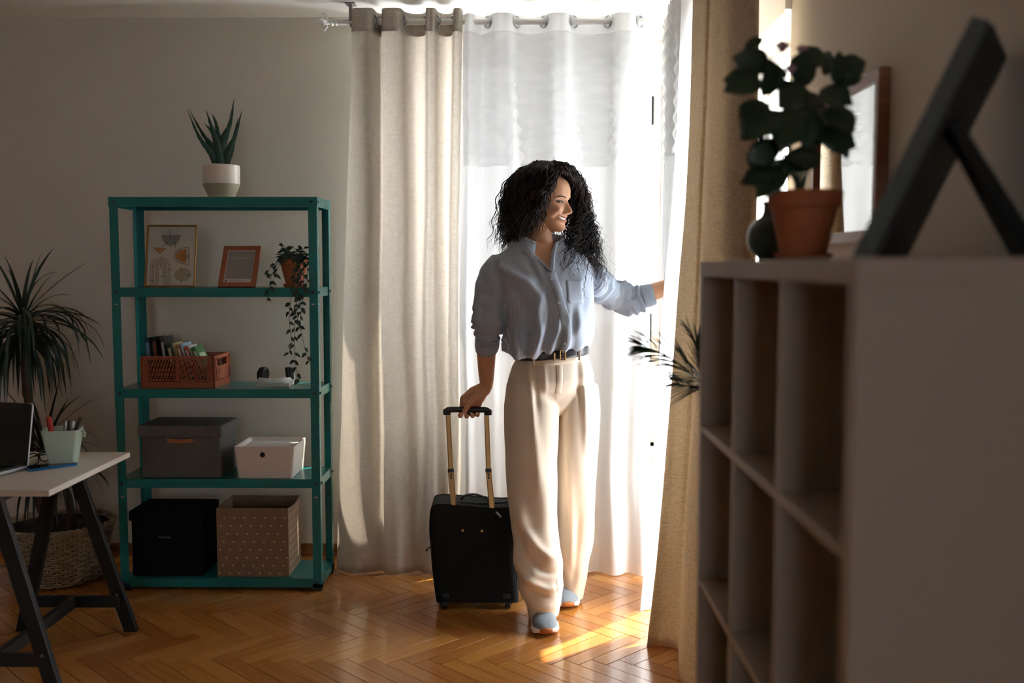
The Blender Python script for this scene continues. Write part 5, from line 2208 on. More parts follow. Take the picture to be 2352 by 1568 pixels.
# telescopic handle
HY = CY + .012
for (bx, by, mx, my, tx_, ty_) in ((1043, 1178, 1035.5, 1078, 1029, 950), (1131.5, 1181, 1122, 1078, 1117.5, 950)):
    B0, M0, T0 = at(bx, by, HY), at(mx, my, HY + .004), at(tx_, ty_, HY + .010)
    mb = MB()
    mb.bar(B0, M0, .0215, .012, up=(0, 1, 0))
    tb = mb.build('tube', M_TUBE, sc_case, None, bev=.003)
    mb = MB()
    mb.bar(M0, T0, .0185, .009, up=(0, 1, 0))
    mb.build('inner_tube', M_TUBE, tb, None, bev=.003)
    mb = MB()
    d = (T0 - M0).normalized()
    mb.bar(M0 - d * .010, M0 + d * .004, .0235, .0145, up=(0, 1, 0))
    mb.build('collar', M_CASE2, tb, None, bev=.002)
    for q in (.018, .030):
        mb = MB()
        c = M0 - d * q
        mb.box((c.x - .0035, c.y - .0068, c.z - .004), (c.x + .0035, c.y - .0055, c.z + .004))
        mb.build('latch_hole', M_CASE2, tb, None)
GA, GB = at(1029, 944, HY + .010), at(1118.5, 944, HY + .010)
gx = (GB - GA).normalized()
mb = MB()
gpts = []
GR = .0125
P = catmull([GA - gx * .004 - V(0, 0, .013), GA - gx * .003 + V(0, 0, .002), GA + gx * .012 + V(0, 0, .006), GA.lerp(GB, .5) + V(0, 0, .006), GB - gx * .012 + V(0, 0, .005), GB + gx * .003 + V(0, 0, .001), GB + gx * .004 - V(0, 0, .014)], 40)
mb.tube(P, [.0145 if (i < 7 or i > 32) else .0112 for i in range(40)], 14)
mb.build('grip', M_CASE2, sc_case, 60)
# ================================================================ THE WOMAN
def new_obj(name, me, parent=None):
    o = bpy.data.objects.new(name, me)
    link(o, parent)
    return o


def remesh(mb, vox, smooth=2):
    """one continuous surface from overlapping closed volumes"""
    me = mb.mesh('tmp', None, None)
    o = bpy.data.objects.new('tmp', me)
    COL.objects.link(o)
    md = o.modifiers.new('r', 'REMESH')
    md.mode = 'VOXEL'
    md.voxel_size = vox
    if smooth:
        s = o.modifiers.new('s', 'SMOOTH')
        s.factor = .5
        s.iterations = smooth
    dg = bpy.context.evaluated_depsgraph_get()
    me2 = bpy.data.meshes.new_from_object(o.evaluated_get(dg))
    bpy.data.objects.remove(o)
    bpy.data.meshes.remove(me)
    return me2


def get_co(me):
    a = np.empty(len(me.vertices) * 3)
    me.vertices.foreach_get('co', a)
    return a.reshape(-1, 3)


def set_co(me, a):
    me.vertices.foreach_set('co', np.asarray(a, float).ravel())
    me.update()


def get_no(me):
    a = np.empty(len(me.vertices) * 3)
    me.vertices.foreach_get('normal', a)
    return a.reshape(-1, 3)


def delete_faces(me, mask):
    bm = bmesh.new()
    bm.from_mesh(me)
    bm.faces.ensure_lookup_table()
    bmesh.ops.delete(bm, geom=[bm.faces[i] for i in np.nonzero(mask)[0]], context='FACES')
    bm.to_mesh(me)
    bm.free()


def face_centers(me):
    a = np.empty(len(me.polygons) * 3)
    me.polygons.foreach_get('center', a)
    return a.reshape(-1, 3)


def project(co):
    """points -> frame coordinates of the measured photograph (used to lay out seams on the cloth)"""
    d = np.asarray(co) - np.array(cam.location)
    R = np.array(cam.rotation_euler.to_matrix())
    c = d @ R
    return np.stack([1176 + F_PX * c[:, 0] / -c[:, 2], 784 - F_PX * c[:, 1] / -c[:, 2]], 1)


TY = math.radians(22)
RV, FV = V(math.cos(TY), math.sin(TY), 0), V(math.sin(TY), -math.cos(TY), 0)


def ring(c, hw, hf, hb, n=40, rv=RV, fv=FV, roll=0.0, p=2.3):
    out = []
    for k in range(n):
        a = 2 * PI * k / n
        ca, sa = math.cos(a), math.sin(a)
        x = hw * math.copysign(abs(ca) ** (2 / p), ca)
        y = (hf if sa > 0 else hb) * math.copysign(abs(sa) ** (2 / p), sa)
        out.append(Vector(c) + rv * x + fv * y + V(0, 0, roll * x))
    return out


def limb(pts, rad, n=18, samples=None, flat=1.0):
    samples = samples or len(pts) * 6
    C = catmull([(*p, r) for p, r in zip(pts, rad)], samples)
    return [Vector(c[:3]) for c in C], [c[3] for c in C]


# ---------------------------------------------------------------- head
HY_ = 3.67
HYAW = math.radians(63)
HF = V(math.sin(HYAW), -math.cos(HYAW), 0)
HS = 1.09
HR3 = Matrix.Rotation(PI + HYAW, 3, 'Z')                   # local +y -> face direction
tilt = Matrix.Rotation(math.radians(-2.5), 3, 'X')
HROT = HR3 @ tilt
chin_w = at(1297, 530, HY_ - .375 * .09)
HO = chin_w - (HROT @ V(0, .087, .004)) * HS


_wa = [-.1, 0, .0452, .079, .1115, .130, .18, .219, .4]
_wb = [-.1, 0, .0430, .067, .0975, .1145, .166, .203, .384]


def hw_(p):
    q = Vector((p[0], p[1], float(np.interp(p[2], _wa, _wb))))
    return HO + (HROT @ q) * HS


def head_local(co):
    R = np.array(HROT)
    q = ((np.asarray(co) - np.array(HO)) @ R) / HS
    q[:, 2] = np.interp(q[:, 2], _wb, _wa)
    return q


_zt = np.array([0, .004, .010, .020, .030, .040, .050, .060, .070, .080, .095, .110, .125, .140, .155, .170, .185, .198, .208, .215, .219])
_wt = np.array([.012, .024, .033, .041, .047, .051, .0545, .058, .061, .0635, .0665, .069, .0715, .073, .0735, .0725, .068, .059, .046, .028, .004])
_ft = np.array([.070, .079, .084, .086, .0825, .0835, .0850, .0855, .0865, .0875, .0890, .0885, .0915, .0945, .0945, .0900, .0810, .0670, .0490, .0270, .004])
_bt = np.array([-.03, -.022, -.012, .002, .014, .03, .048, .064, .076, .084, .091, .094, .095, .096, .095, .091, .083, .070, .053, .031, .004]) * np.array([1] * 7 + [.95, .9] + [.86] * 12)


def smooth_tab(t, v, n=140):
    z = np.linspace(t[0], t[-1], n)
    q = np.interp(z, t, v)
    k = np.exp(-np.linspace(-2, 2, 11) ** 2)
    k /= k.sum()
    qq = np.convolve(np.pad(q, 5, 'edge'), k, 'valid')
    qq[-2:] = q[-2:]
    return z, qq


ZZ, WW = smooth_tab(_zt, _wt)
_, FF = smooth_tab(_zt, _ft)
_, BB = smooth_tab(_zt, _bt)


def face_disp(x, z):
    g = lambda cx, cz, sx, sz: np.exp(-((np.abs(x) - cx) / sx) ** 2 - ((z - cz) / sz) ** 2)
    g0 = lambda cx, cz, sx, sz: np.exp(-((x - cx) / sx) ** 2 - ((z - cz) / sz) ** 2)
    nz = np.interp(z, [.060, .064, .068, .073, .079, .086, .094, .104, .114, .122], [0, .005, .0155, .0235, .0255, .0225, .0172, .0108, .0050, .001])
    sx = np.interp(z, [.06, .07, .08, .095, .12], [.013, .0122, .0105, .0086, .0085])
    d = nz * np.exp(-(np.abs(x) / sx) ** 2.4)
    d += .010 * g(.0135, .0725, .0058, .0065)
    d += -.0105 * g(.031, .113, .015, .0105)
    d += .0045 * g(.032, .111, .012, .007)
    d += .0040 * g(.026, .1295, .018, .006)
    d += .0085 * g(.041, .081, .015, .014)
    zz = z - .0100 * (np.minimum(np.abs(x), .036) / .032) ** 2
    lipw = np.exp(-(np.abs(x) / .032) ** 6)
    d += lipw * (.0050 * np.exp(-((zz - .0535) / .0036) ** 2) + .0062 * np.exp(-((zz - .0365) / .0042) ** 2))
    d += -.0075 * np.exp(-(np.abs(x) / .0295) ** 6) * np.exp(-((zz - .0452) / .0046) ** 2)
    d += -.0045 * g(.0365, .056, .0055, .013)
    d += .0045 * g(.048, .066, .010, .016)
    d += .0035 * g0(0, .012, .014, .010)
    d += -.0025 * g0(0, .0265, .02, .004)
    return d


def head_mb(mb):
    N = 120
    rings = []
    for z, w, f, b in zip(ZZ, WW, FF, BB):
        ring_ = []
        for k in range(N):
            a = 2 * PI * k / N
            s, c = math.sin(a), math.cos(a)
            x = w * math.copysign(abs(s) ** .95, s)
            y = f * c ** .78 if c > 0 else b * c
            if c > 0 and b < 0:
                pass
            if c > .05:
                y += float(face_disp(np.array(x), np.array(z))) * min(1, (c - .05) * 2.2)
            ring_.append(hw_((x, y, z)))
        rings.append(ring_)
    mb.rings(rings, True)


def surf(x, z, off=0.0):
    """point on the face at (x, z), pushed out by off"""
    w, f = np.interp(z, ZZ, WW), np.interp(z, ZZ, FF)
    s = min(.985, (abs(x) / w) ** (1 / .95))
    c = math.sqrt(1 - s * s)
    y = f * c ** .78 + float(face_disp(np.array(x), np.array(z))) * min(1, (c - .05) * 2.2)
    return hw_((x, y + off, z))


body = MB()
head_mb(body)
# ears
for s in (-1, 1):
    e = MB()
    e.sphere((0, 0, 0), (.007, .017, .027), 14, 10)
    Rm = Matrix.Rotation(s * math.radians(20), 3, 'Z') @ Matrix.Rotation(math.radians(-12), 3, 'X')
    body.add([hw_(V(s * .0705, -.008, .096) + Rm @ Vector(p)) for p in e.v], e.f)
    e = MB()
    e.sphere((0, 0, 0), (.006, .008, .009), 10, 8)
    body.add([hw_(V(s * .0685, .0, .072) + Vector(p)) for p in e.v], e.f)

# ---------------------------------------------------------------- neck and trunk
Y0 = 3.67
nk = [at(1240, 600, Y0 + .005), at(1240, 570, Y0), at(1237, 540, Y0 - .005), at(1232, 505, Y0 - .005), at(1230, 470, Y0)]
C, R_ = limb(nk, [.066, .054, .050, .050, .05])
body.tube(C, R_, 24)
# sternomastoid cords
body.tube([hw_((.058, -.02, .055)), hw_((.035, .012, .0)), at(1262, 592, Y0 - .045)], [.014, .011, .008], 10)
body.tube([hw_((-.058, -.02, .055)), hw_((-.035, .0, .01)), at(1240, 592, Y0 - .055)], [.014, .011, .008], 10)
TR = [(556, 1240, 46, .05, .055), (575, 1240, 62, .062, .065), (592, 1241, 92, .078, .08), (612, 1243, 108, .086, .09), (650, 1250, 104, .108, .098),
      (690, 1256, 96, .118, .098), (740, 1260, 84, .105, .095), (790, 1262, 78, .095, .09), (830, 1264, 76, .082, .088), (880, 1266, 82, .084, .092), (915, 1267, 74, .070, .085)]


def roll_at(py):
    return np.interp(py, [560, 620, 800, 950], [.0, .02, .075, .03])


body.rings([ring(at(cx, py, Y0), hw / 625, hf, hb, roll=roll_at(py)) for py, cx, hw, hf, hb in TR], True)

# right arm (holding the suitcase)
sh_r = at(1140, 622, 3.62)
el_r = at(1116, 742, 3.64)
wr_r = at(1117, 884, 3.715)
C, R_ = limb([at(1172, 618, 3.64), at(1148, 630, 3.63), at(1124, 680, 3.62), el_r, at(1117, 800, 3.675), at(1117, 850, 3.70), wr_r, at(1110, 903, 3.718)], [.045, .046, .043, .038, .0365, .031, .0245, .0200], samples=46)
body.tube(C, R_, 20)
# left arm (drawing the curtain)
sh_l = at(1354, 645, 3.76)
el_l = at(1438, 684, 3.95)
wr_l = at(1556, 648, 3.90)
C, R_ = limb([at(1330, 630, 3.73), sh_l, at(1400, 669, 3.86), el_l, at(1495, 672, 3.935), at(1530, 658, 3.915), wr_l], [.045, .043, .040, .037, .036, .030, .0235], samples=40)
body.tube(C, R_, 20)

# legs inside the trousers
for (pts) in ([at(1224, 900, 3.665), at(1220, 1100, 3.63), at(1222, 1290, 3.60), at(1247, 1405, 3.60)], [at(1322, 900, 3.73), at(1324, 1100, 3.76), at(1318, 1290, 3.83), at(1313, 1372, 3.86)]):
    pts[-1].z = .06
    C, R_ = limb(pts, [.066, .050, .045, .033], samples=24)
    body.tube(C, R_, 18)


def finger(pts, r0, r1, n=12):
    C = catmull(pts, 22)
    rr_ = np.linspace(r0, r1, 22)
    rr_[6] *= 1.06
    rr_[13] *= 1.05
    rr_[-1] *= .55
    rr_[-2] *= .85
    return [Vector(c) for c in C], rr_


# right hand, closed around the grip from above: fingers behind and below it, the thumb in front
gc = lambda t: GA.lerp(GB, t) + V(0, 0, .006)
FT = [.335, .495, .645, .775]
FL = [1.0, 1.06, 1.0, .86]
knuck = []
for k, (t, fl_k) in enumerate(zip(FT, FL)):
    g = gc(t)
    K = g + V(.004 + .012 * k * .4, .022, .040 + .0035 * k)
    r = [.0096, .0098, .0094, .0084][k]
    pts = [K, g + V(.002, .026, .014), g + V(0, .019, -.012 * fl_k), g + V(-.002, -.003, -.0240 * fl_k), g + V(-.004, -.0195, -.0120 * fl_k)]
    C, R_ = finger(pts, r * 1.08, r * .88)
    body.tube(C, R_, 12)
    knuck.append(K)
wrist = wr_r + V(0, 0, -.002)
for k, K in enumerate(knuck):
    w0 = wrist + V(-.010 + .0065 * k, .004 * (k - 1), 0)
    m_ = w0.lerp(K, .5) + V(-.003, .006, .006)
    body.tube([w0, m_, K, K + V(0, .002, -.008)], [.0150, .0130, .0105, .0092], 12)
# pad of the palm over the grip
for k in range(3):
    a, b = gc(FT[k]) + V(.010, -.002, .0235), gc(FT[k + 1]) + V(.012, .004, .026)
    body.tube([a, b], .0115, 10)
body.tube([wrist + V(.004, 0, 0), gc(.80) + V(.002, .006, .034), gc(.76) + V(0, .010, .024)], [.018, .0150, .0125], 12)
# web between thumb and index finger
body.tube([wrist + V(-.006, -.004, -.010), knuck[0] + V(.010, -.012, .004), gc(FT[0]) + V(.012, -.004, .020)], [.015, .0135, .010], 12)
body.tube([wrist + V(-.004, 0, -.008), knuck[0].lerp(knuck[1], .5) + V(.006, -.008, -.004), gc(FT[1]) + V(.004, .004, .022)], [.015, .0135, .011], 12)
# thumb
tb = [wrist + V(-.006, -.010, -.012), at(1094, 908, HY - .012), at(1081, 923, HY - .020), at(1071, 938, HY - .019), at(1065, 950, HY - .014)]
C, R_ = finger(tb, .0150, .0088)
body.tube(C, R_, 12)
body.tube([wrist + V(.0, -.004, -.004), at(1100, 905, HY - .002), at(1088, 918, HY + .0)], [.016, .0155, .011], 12)

# left hand closed on the curtain
wl = wr_l
hd = V(.80, -.15, .35).normalized()                   # along the hand
hs = V(.2, -.1, -.95)
hs = (hs - hd * hs.dot(hd)).normalized()              # across the palm, towards the little finger
hn = hd.cross(hs).normalized()
if hn.y > 0:
    hn = -hn                                           # towards the viewer: the side the fingers close to
for k in range(4):
    off = hs * (-.027 + .018 * k)
    K = wl + hd * .075 + off
    body.tube([wl + off * .5, wl + hd * .04 + off * .85, K], [.0145, .0130, .0100], 12)
    L = [.9, 1.0, .95, .78][k]
    pts = [K, K + hd * .030 * L - hn * .004, K + hd * .040 * L + hn * .020, K + hd * .022 * L + hn * .036, K + hd * .002 + hn * .034]
    C, R_ = finger(pts, .0090, .0074)
    body.tube(C, R_, 12)
tb = [wl + hs * -.012, wl + hd * .028 - hs * .030 + hn * .006, wl + hd * .050 - hs * .032 + hn * .020, wl + hd * .066 - hs * .020 + hn * .036, wl + hd * .064 - hs * .006 + hn * .044]
C, R_ = finger(tb, .0135, .0085)
body.tube(C, R_, 12)

bme = remesh(body, .0023, 3)
smooth_mesh(bme, 180)
n = NT('skin')
n.set(Roughness=.48)
n.b.inputs['Specular IOR Level'].default_value = .4
n.b.inputs['Subsurface Weight'].default_value = .10
n.b.inputs['Subsurface Radius'].default_value = (.010, .004, .002)
n.b.inputs['Subsurface Scale'].default_value = .6
at_ = n.n('ShaderNodeAttribute', attribute_name='tone')
n.l(at_.outputs['Color'], n.b.inputs['Base Color'])
n.bump(n.noise(n.coords('Object'), 900, 2), .06, .0004)
M_SKIN = n.m
bme.materials.append(M_SKIN)
co = get_co(bme)
hl = head_local(co)
skin = np.array(lin('#d09c78')[:3])
col = np.tile(skin, (len(co), 1))
var = vnoise(co * 35, 2)[:, None] * .06 + 1
col = col * var
onface = (hl[:, 2] > 0) & (hl[:, 2] < .2) & (hl[:, 1] > .02) & (np.abs(hl[:, 0]) < .08)
x_, z_ = hl[:, 0], hl[:, 2]
zz_ = z_ - .0100 * (np.minimum(np.abs(x_), .036) / .032) ** 2
lip = onface * np.exp(-(np.abs(x_) / .0330) ** 8) * np.maximum(np.exp(-((zz_ - .0535) / .0036) ** 4), np.exp(-((zz_ - .0370) / .0046) ** 4)) * (hl[:, 1] > .05)
lipc = np.array(lin('#a8604f')[:3])
col = col * (1 - .8 * lip[:, None]) + lipc * .8 * lip[:, None]
gap = onface * np.exp(-(np.abs(x_) / .0305) ** 8) * np.exp(-((zz_ - .0452) / .0036) ** 4) * (hl[:, 1] > .05)
col = col * (1 - .85 * gap[:, None]) + np.array(lin('#4a1f1a')[:3]) * .85 * gap[:, None]
blush = onface * np.exp(-((np.abs(x_) - .043) / .016) ** 2 - ((z_ - .082) / .016) ** 2) * .30
col = col * (1 - blush[:, None]) + np.array(lin('#bb7354')[:3]) * blush[:, None]
socket = onface * np.exp(-((np.abs(x_) - .031) / .015) ** 2 - ((z_ - .116) / .009) ** 2) * .25
col = col * (1 - socket[:, None]) + np.array(lin('#8e5a43')[:3]) * socket[:, None]
att = bme.color_attributes.new('tone', 'FLOAT_COLOR', 'POINT')
att.data.foreach_set('color', np.concatenate([col, np.ones((len(col), 1))], 1).astype(np.float32).ravel())
person = new_obj('person', bme)
tag(person, 'woman in striped blue shirt and cream trousers, hand on suitcase, drawing the curtain', 'person')

# eyes, lashes, brows, teeth
M_EYEW = mat('eye_white', '#e6ddd2', .2)
M_IRIS = mat('eye_iris', '#2a170d', .12)
M_HAIRD = mat('dark_hair_line', '#120c09', .6)
M_TOOTH = mat('tooth_enamel', '#f3ede2', .25)
M_NAIL = mat('nail', '#dcae98', .25)
for s in (-1, 1):
    cx, cz = s * .0315, .1115
    mb = MB()
    rows = []
    for i in range(13):
        u = -1 + i / 6
        hh = .0027 * (1 - abs(u) ** 2.2)
        zc = cz + .0012 * (u * s)
        rows.append([surf(cx + .0125 * u, zc - hh * .8, .0012), surf(cx + .0125 * u, zc, .0024), surf(cx + .0125 * u, zc + hh, .0012)])
    mb.grid(rows)
    ey = mb.build('eye', M_EYEW, person, 179, normals=False)
    mb = MB()
    ir = [surf(cx + .0045 + .0046 * math.cos(a), min(cz + .0026, max(cz - .0022, cz + .0005 + .0046 * math.sin(a))), .0031) for a in np.linspace(0, 2 * PI, 18)[:-1]]
    mb.add(ir, [tuple(range(17))])
    mb.build('iris', M_IRIS, ey, None, normals=False)
    mb = MB()
    lsh = [surf(cx + .0135 * u, cz + .0012 * (u * s) + .0031 * (1 - abs(u) ** 2.2), .0028 + .001 * abs(u)) for u in np.linspace(-1, 1.12, 14)] if s > 0 else \
          [surf(cx + .0135 * u, cz + .0012 * (u * s) + .0031 * (1 - min(1, abs(u)) ** 2.2), .0028 + .001 * abs(u)) for u in np.linspace(-1.12, 1, 14)]
    mb.tube(lsh, [.0004] + [.0019] * 12 + [.0004], 6)
    mb.tube([surf(cx + .0125 * u, cz + .0012 * (u * s) - .0030 * (1 - abs(u) ** 2.2), .0018) for u in np.linspace(-1, 1, 10)], [.0002] + [.0006] * 8 + [.0002], 5)
    mb.build('eyelashes', M_HAIRD, ey, 179)
    mb = MB()
    br = [surf(s * xx, zz0, .0002) for xx, zz0 in ((.015, .1270), (.021, .1290), (.030, .1310), (.040, .1310), (.048, .1275), (.053, .1235))]
    P = catmull(br, 20)
    mb.tube(P, [.0008] + list(np.linspace(.0022, .0012, 18)) + [.0003], 6)
    mb.build('eyebrow', M_HAIRD, person, 179)
    # crease of the upper lid
mb = MB()
rows = []
for u in np.linspace(-1, 1, 22):
    x = .0275 * u
    bow = .0100 * (abs(x) / .032) ** 2
    top = .0490 + bow
    bot = .0425 + bow + .004 * abs(u) ** 3
    off = .0048 * (1 - .5 * abs(u) ** 2)
    rows.append([surf(x, bot, off), surf(x, (top + bot) / 2, off + .0022), surf(x, top, off)])
mb.grid(rows)
th_ = mb.build('teeth', M_TOOTH, person, 179, normals=False)
for k, (C_, r_) in enumerate(((C, R_),)):
    pass


def nail(c, nrm, along, w, l):
    nrm, along = Vector(nrm).normalized(), Vector(along).normalized()
    s = nrm.cross(along).normalized()
    mb = MB()
    pts = [Vector(c) + s * w * math.cos(a) + along * l * math.sin(a) + nrm * (.0008 - .0012 * abs(math.cos(a))) for a in np.linspace(0, 2 * PI, 15)[:-1]]
    mb.add(pts + [Vector(c) + nrm * .0014], [(i, (i + 1) % 14, 14) for i in range(14)])
    mb.build('fingernail', M_NAIL, person, 179, normals=False)


nail(at(1064.5, 948, HY - .014) + V(-.001, -.0088, 0), (-.2, -1, .15), (-.5, -.1, -.8), .0056, .0078)
for k, (t, fl_k) in enumerate(zip(FT, FL)):
    if k == 0:
        continue
    g = gc(t)
    nail(g + V(-.004, -.0282, -.0125 * fl_k), (-.1, -1, -.1), (0, -.1, 1), .0046, .0058)

# ---------------------------------------------------------------- shirt
n = NT('striped_shirt_cotton')
n.set(Roughness=.85)
n.b.inputs['Specular IOR Level'].default_value = .2
uvn = n.n('ShaderNodeAttribute', attribute_name='stripe')
w_ = n.math('SINE', n.math('MULTIPLY', uvn.outputs['Fac'], 2 * PI / .0042))
fac = n.ramp(w_, [(.35, lin('#b3c0d3')), (.65, lin('#d8dee6'))])
n.l(fac, n.b.inputs['Base Color'])
n.bump(n.noise(n.coords('Object'), 700, 2), .1, .0005)
tr_ = n.n('ShaderNodeBsdfTranslucent')
n.l(fac, tr_.inputs[0])
mx_ = n.n('ShaderNodeMixShader')
mx_.inputs[0].default_value = .30
n.l(n.b.outputs[0], mx_.inputs[1])
n.l(tr_.outputs[0], mx_.inputs[2])
n.l(mx_.outputs[0], n.out.inputs[0])
M_SHIRT = n.m

SR = [(548, 1240, 50, .056, .060), (562, 1240, 66, .068, .072), (578, 1239, 92, .082, .084), (594, 1239, 114, .092, .096), (614, 1241, 124, .102, .104), (650, 1247, 118, .122, .112),
      (690, 1256, 110, .136, .114), (730, 1260, 107, .134, .112), (760, 1259, 107, .134, .112), (782, 1257, 106, .134, .112), (796, 1256, 101, .130, .108), (804, 1257, 90, .114, .10), (807, 1258, 72, .088, .085), (818, 1262, 70, .086, .083)]
shirt = MB()
shirt.rings([ring(at(cx, py, Y0), hw / 625, hf, hb, roll=roll_at(py), n=56) for py, cx, hw, hf, hb in SR], True)
# sleeves
sr_pts = [at(1172, 622, 3.645), at(1146, 624, 3.63), at(1131, 655, 3.62), at(1125, 695, 3.615), at(1121, 730, 3.62), at(1120, 755, 3.63), at(1119, 772, 3.64), at(1118, 788, 3.65)]
sr_rad = [.060, .064, .061, .060, .0595, .0575, .047, .041]
C, R_ = limb(sr_pts, sr_rad, samples=60)
SLR = [Vector(c) for c in C]
shirt.tube(C, R_, 28)
sl_pts = [at(1330, 634, 3.74), at(1360, 643, 3.77), at(1396, 668, 3.85), at(1432, 685, 3.93), at(1458, 684, 3.935), at(1478, 680, 3.935)]
sl_rad = [.062, .064, .057, .056, .053, .043]
C, R_ = limb(sl_pts, sl_rad, samples=50)
SLL = [Vector(c) for c in C]
shirt.tube(C, R_, 28)
sme = remesh(shirt, .0042, 4)
co = get_co(sme)
no = get_no(sme)
pj = project(co)


def near_path(co, path):
    P = np.array([list(p) for p in path])
    d = ((co[:, None, :] - P[None]) ** 2).sum(-1)
    i = d.argmin(1)
    return i / (len(P) - 1), np.sqrt(d.min(1))


tR, dR = near_path(co, SLR)
tL, dL = near_path(co, SLL)
inR = (dR < .075) & (tR > .12)
inL = (dL < .075) & (tL > .10)
lat = (co - np.array(at(1245, 700, Y0))) @ np.array(RV)
zrel = co[:, 2]
# folds: vertical gathers near the waist, diagonal pulls from the shoulder, crushed rings on the sleeves
zw = at(1250, 815, Y0).z
hgt = (zrel - zw)
d = np.zeros(len(co))
gath = np.clip(1 - hgt / .22, 0, 1)
ang_ = np.arctan2((co - np.array(at(1258, 700, Y0))) @ np.array(FV), lat)
d += gath * .0085 * np.sin(ang_ * 15 + 2.5 * vnoise(co * 9, 3) + hgt * 9)
d += .0055 * vnoise(np.stack([lat * 14 + zrel * 9, lat * 3 - zrel * 4, zrel * 2], 1), 6)
d += .0035 * vnoise(np.stack([lat * 24 - zrel * 15, zrel * 7, lat * 0 + 3], 1), 8)


def fold(pj_, pts, amp, sig):
    C = catmull(pts, 60)
    q = ((pj_[:, None, :] - C[None]) ** 2).sum(-1)
    i = q.argmin(1)
    end = np.clip(np.minimum(i, 59 - i) / 12.0, 0, 1)
    return amp * np.exp(-q.min(1) / sig ** 2) * (.25 + .75 * end)


frontf = (no @ np.array(FV)) > -.2
for pts, amp, sig in (([(1136, 606), (1170, 626), (1212, 650), (1246, 690)], .012, 9), ([(1240, 680), (1234, 725), (1242, 775), (1226, 810)], .014, 10),
                      ([(1172, 690), (1178, 750), (1196, 808)], .010, 8), ([(1168, 655), (1198, 688), (1214, 740)], -.014, 14), ([(1258, 660), (1268, 720), (1262, 790)], -.009, 9),
                      ([(1330, 700), (1324, 745), (1312, 792)], .006, 9), ([(1345, 690), (1342, 740), (1332, 785)], -.004, 9), ([(1210, 760), (1206, 800)], -.010, 8),
                      ([(1250, 770), (1246, 806)], -.008, 6), ([(1160, 790), (1190, 815), (1230, 808)], .008, 8), ([(1200, 575), (1225, 620), (1240, 650)], -.006, 9)):
    d += frontf * fold(pj, pts, amp, sig)
d[inR] = 0
d[inL] = 0
for pts, amp, sig in (([(1088, 735), (1118, 752), (1158, 740)], .010, 9), ([(1090, 762), (1120, 768), (1155, 760)], -.010, 7), ([(1092, 700), (1125, 715), (1160, 700)], -.006, 9),
                      ([(1128, 625), (1138, 680), (1140, 740)], .007, 10), ([(1112, 640), (1108, 690), (1104, 730)], -.005, 9)):
    d += inR * fold(pj, pts, amp, sig)
for pts, amp, sig in (([(1392, 672), (1425, 652), (1440, 655)], .009, 6), ([(1400, 700), (1440, 690), (1470, 668)], -.010, 7), ([(1430, 715), (1465, 712), (1495, 700)], .014, 7), ([(1440, 690), (1445, 670)], -.008, 5)):
    d += inL * fold(pj, pts, amp, sig)
uR = tR
crR = np.clip((uR - .35) / .4, 0, 1)
d += inR * (.0055 * vnoise(co * np.array([9, 9, 17]), 12) + crR * .0062 * np.sin(uR * 46 + 3.5 * vnoise(co * 17, 14)) + .003 * vnoise(co * 34, 15))
d += inL * (.007 * vnoise(co * np.array([26, 18, 12]), 17) + .0055 * np.sin(tL * 44 + 4 * vnoise(co * 14, 19)))
co2 = co + no * d[:, None]
co2[:, 2] -= .026 * np.exp(-((pj[:, 0] - 1184) / 30) ** 2) * np.clip(1 - hgt / .10, 0, 1) * (~inR) * (no[:, 2] > -2)
set_co(sme, co2)
# stripes follow the cloth: across the chest on the trunk, around the arm on the sleeves
st = lat + .30 * np.abs(lat) * 0 + .08 * zrel


def around(co_, path):
    P = np.array([list(p) for p in path])
    i = ((co_[:, None, :] - P[None]) ** 2).sum(-1).argmin(1)
    T = np.gradient(P, axis=0)
    T /= np.linalg.norm(T, axis=1)[:, None]
    N_ = np.cross(T, np.array([.35, .9, .2]))
    N_ /= np.linalg.norm(N_, axis=1)[:, None]
    B_ = np.cross(T, N_)
    q = co_ - P[i]
    return np.arctan2((q * B_[i]).sum(1), (q * N_[i]).sum(1)) * .0548


st[inR] = around(co[inR], SLR)
st[inL] = around(co[inL], SLL)
a_ = sme.attributes.new('stripe', 'FLOAT', 'POINT')
a_.data.foreach_set('value', st.astype(np.float32))
# neck opening
fc = face_centers(sme)
pf = project(fc)
Vn = np.array([(1196, 540), (1207, 558), (1232, 586), (1265, 622), (1268, 590), (1276, 552), (1290, 530)])


def in_poly(p, poly):
    c = np.zeros(len(p), bool)
    j = len(poly) - 1
    for i in range(len(poly)):
        (xi, yi), (xj, yj) = poly[i], poly[j]
        t = ((yi > p[:, 1]) != (yj > p[:, 1])) & (p[:, 0] < (xj - xi) * (p[:, 1] - yi) / (yj - yi + 1e-9) + xi)
        c ^= t
        j = i
    return c


front = ((fc - np.array(at(1240, 600, Y0))) @ np.array(FV)) > -.02
ztop_ = at(1240, 556, Y0).z
cutR = (near_path(fc, SLR)[0] > .985)
cutL = (near_path(fc, SLL)[0] > .985)
delete_faces(sme, (in_poly(pf, Vn) & front) | (fc[:, 2] > ztop_) | cutR | cutL)
smooth_mesh(sme, 180)
sme.materials.append(M_SHIRT)
shirt_o = new_obj('shirt', sme, person)
md = shirt_o.modifiers.new('solid', 'SOLIDIFY')
md.thickness = .0012


def cloth_part(mb, name, parent, stripes, solid=.0012, smooth=179, label=None):
    me = mb.mesh(name, M_SHIRT, smooth, False)
    c = get_co(me)
    a = me.attributes.new('stripe', 'FLOAT', 'POINT')
    a.data.foreach_set('value', (c @ np.array(stripes)).astype(np.float32))
    o = new_obj(name, me, parent)
    md = o.modifiers.new('solid', 'SOLIDIFY')
    md.thickness = solid
    if label:
        o['label'] = label
    return o


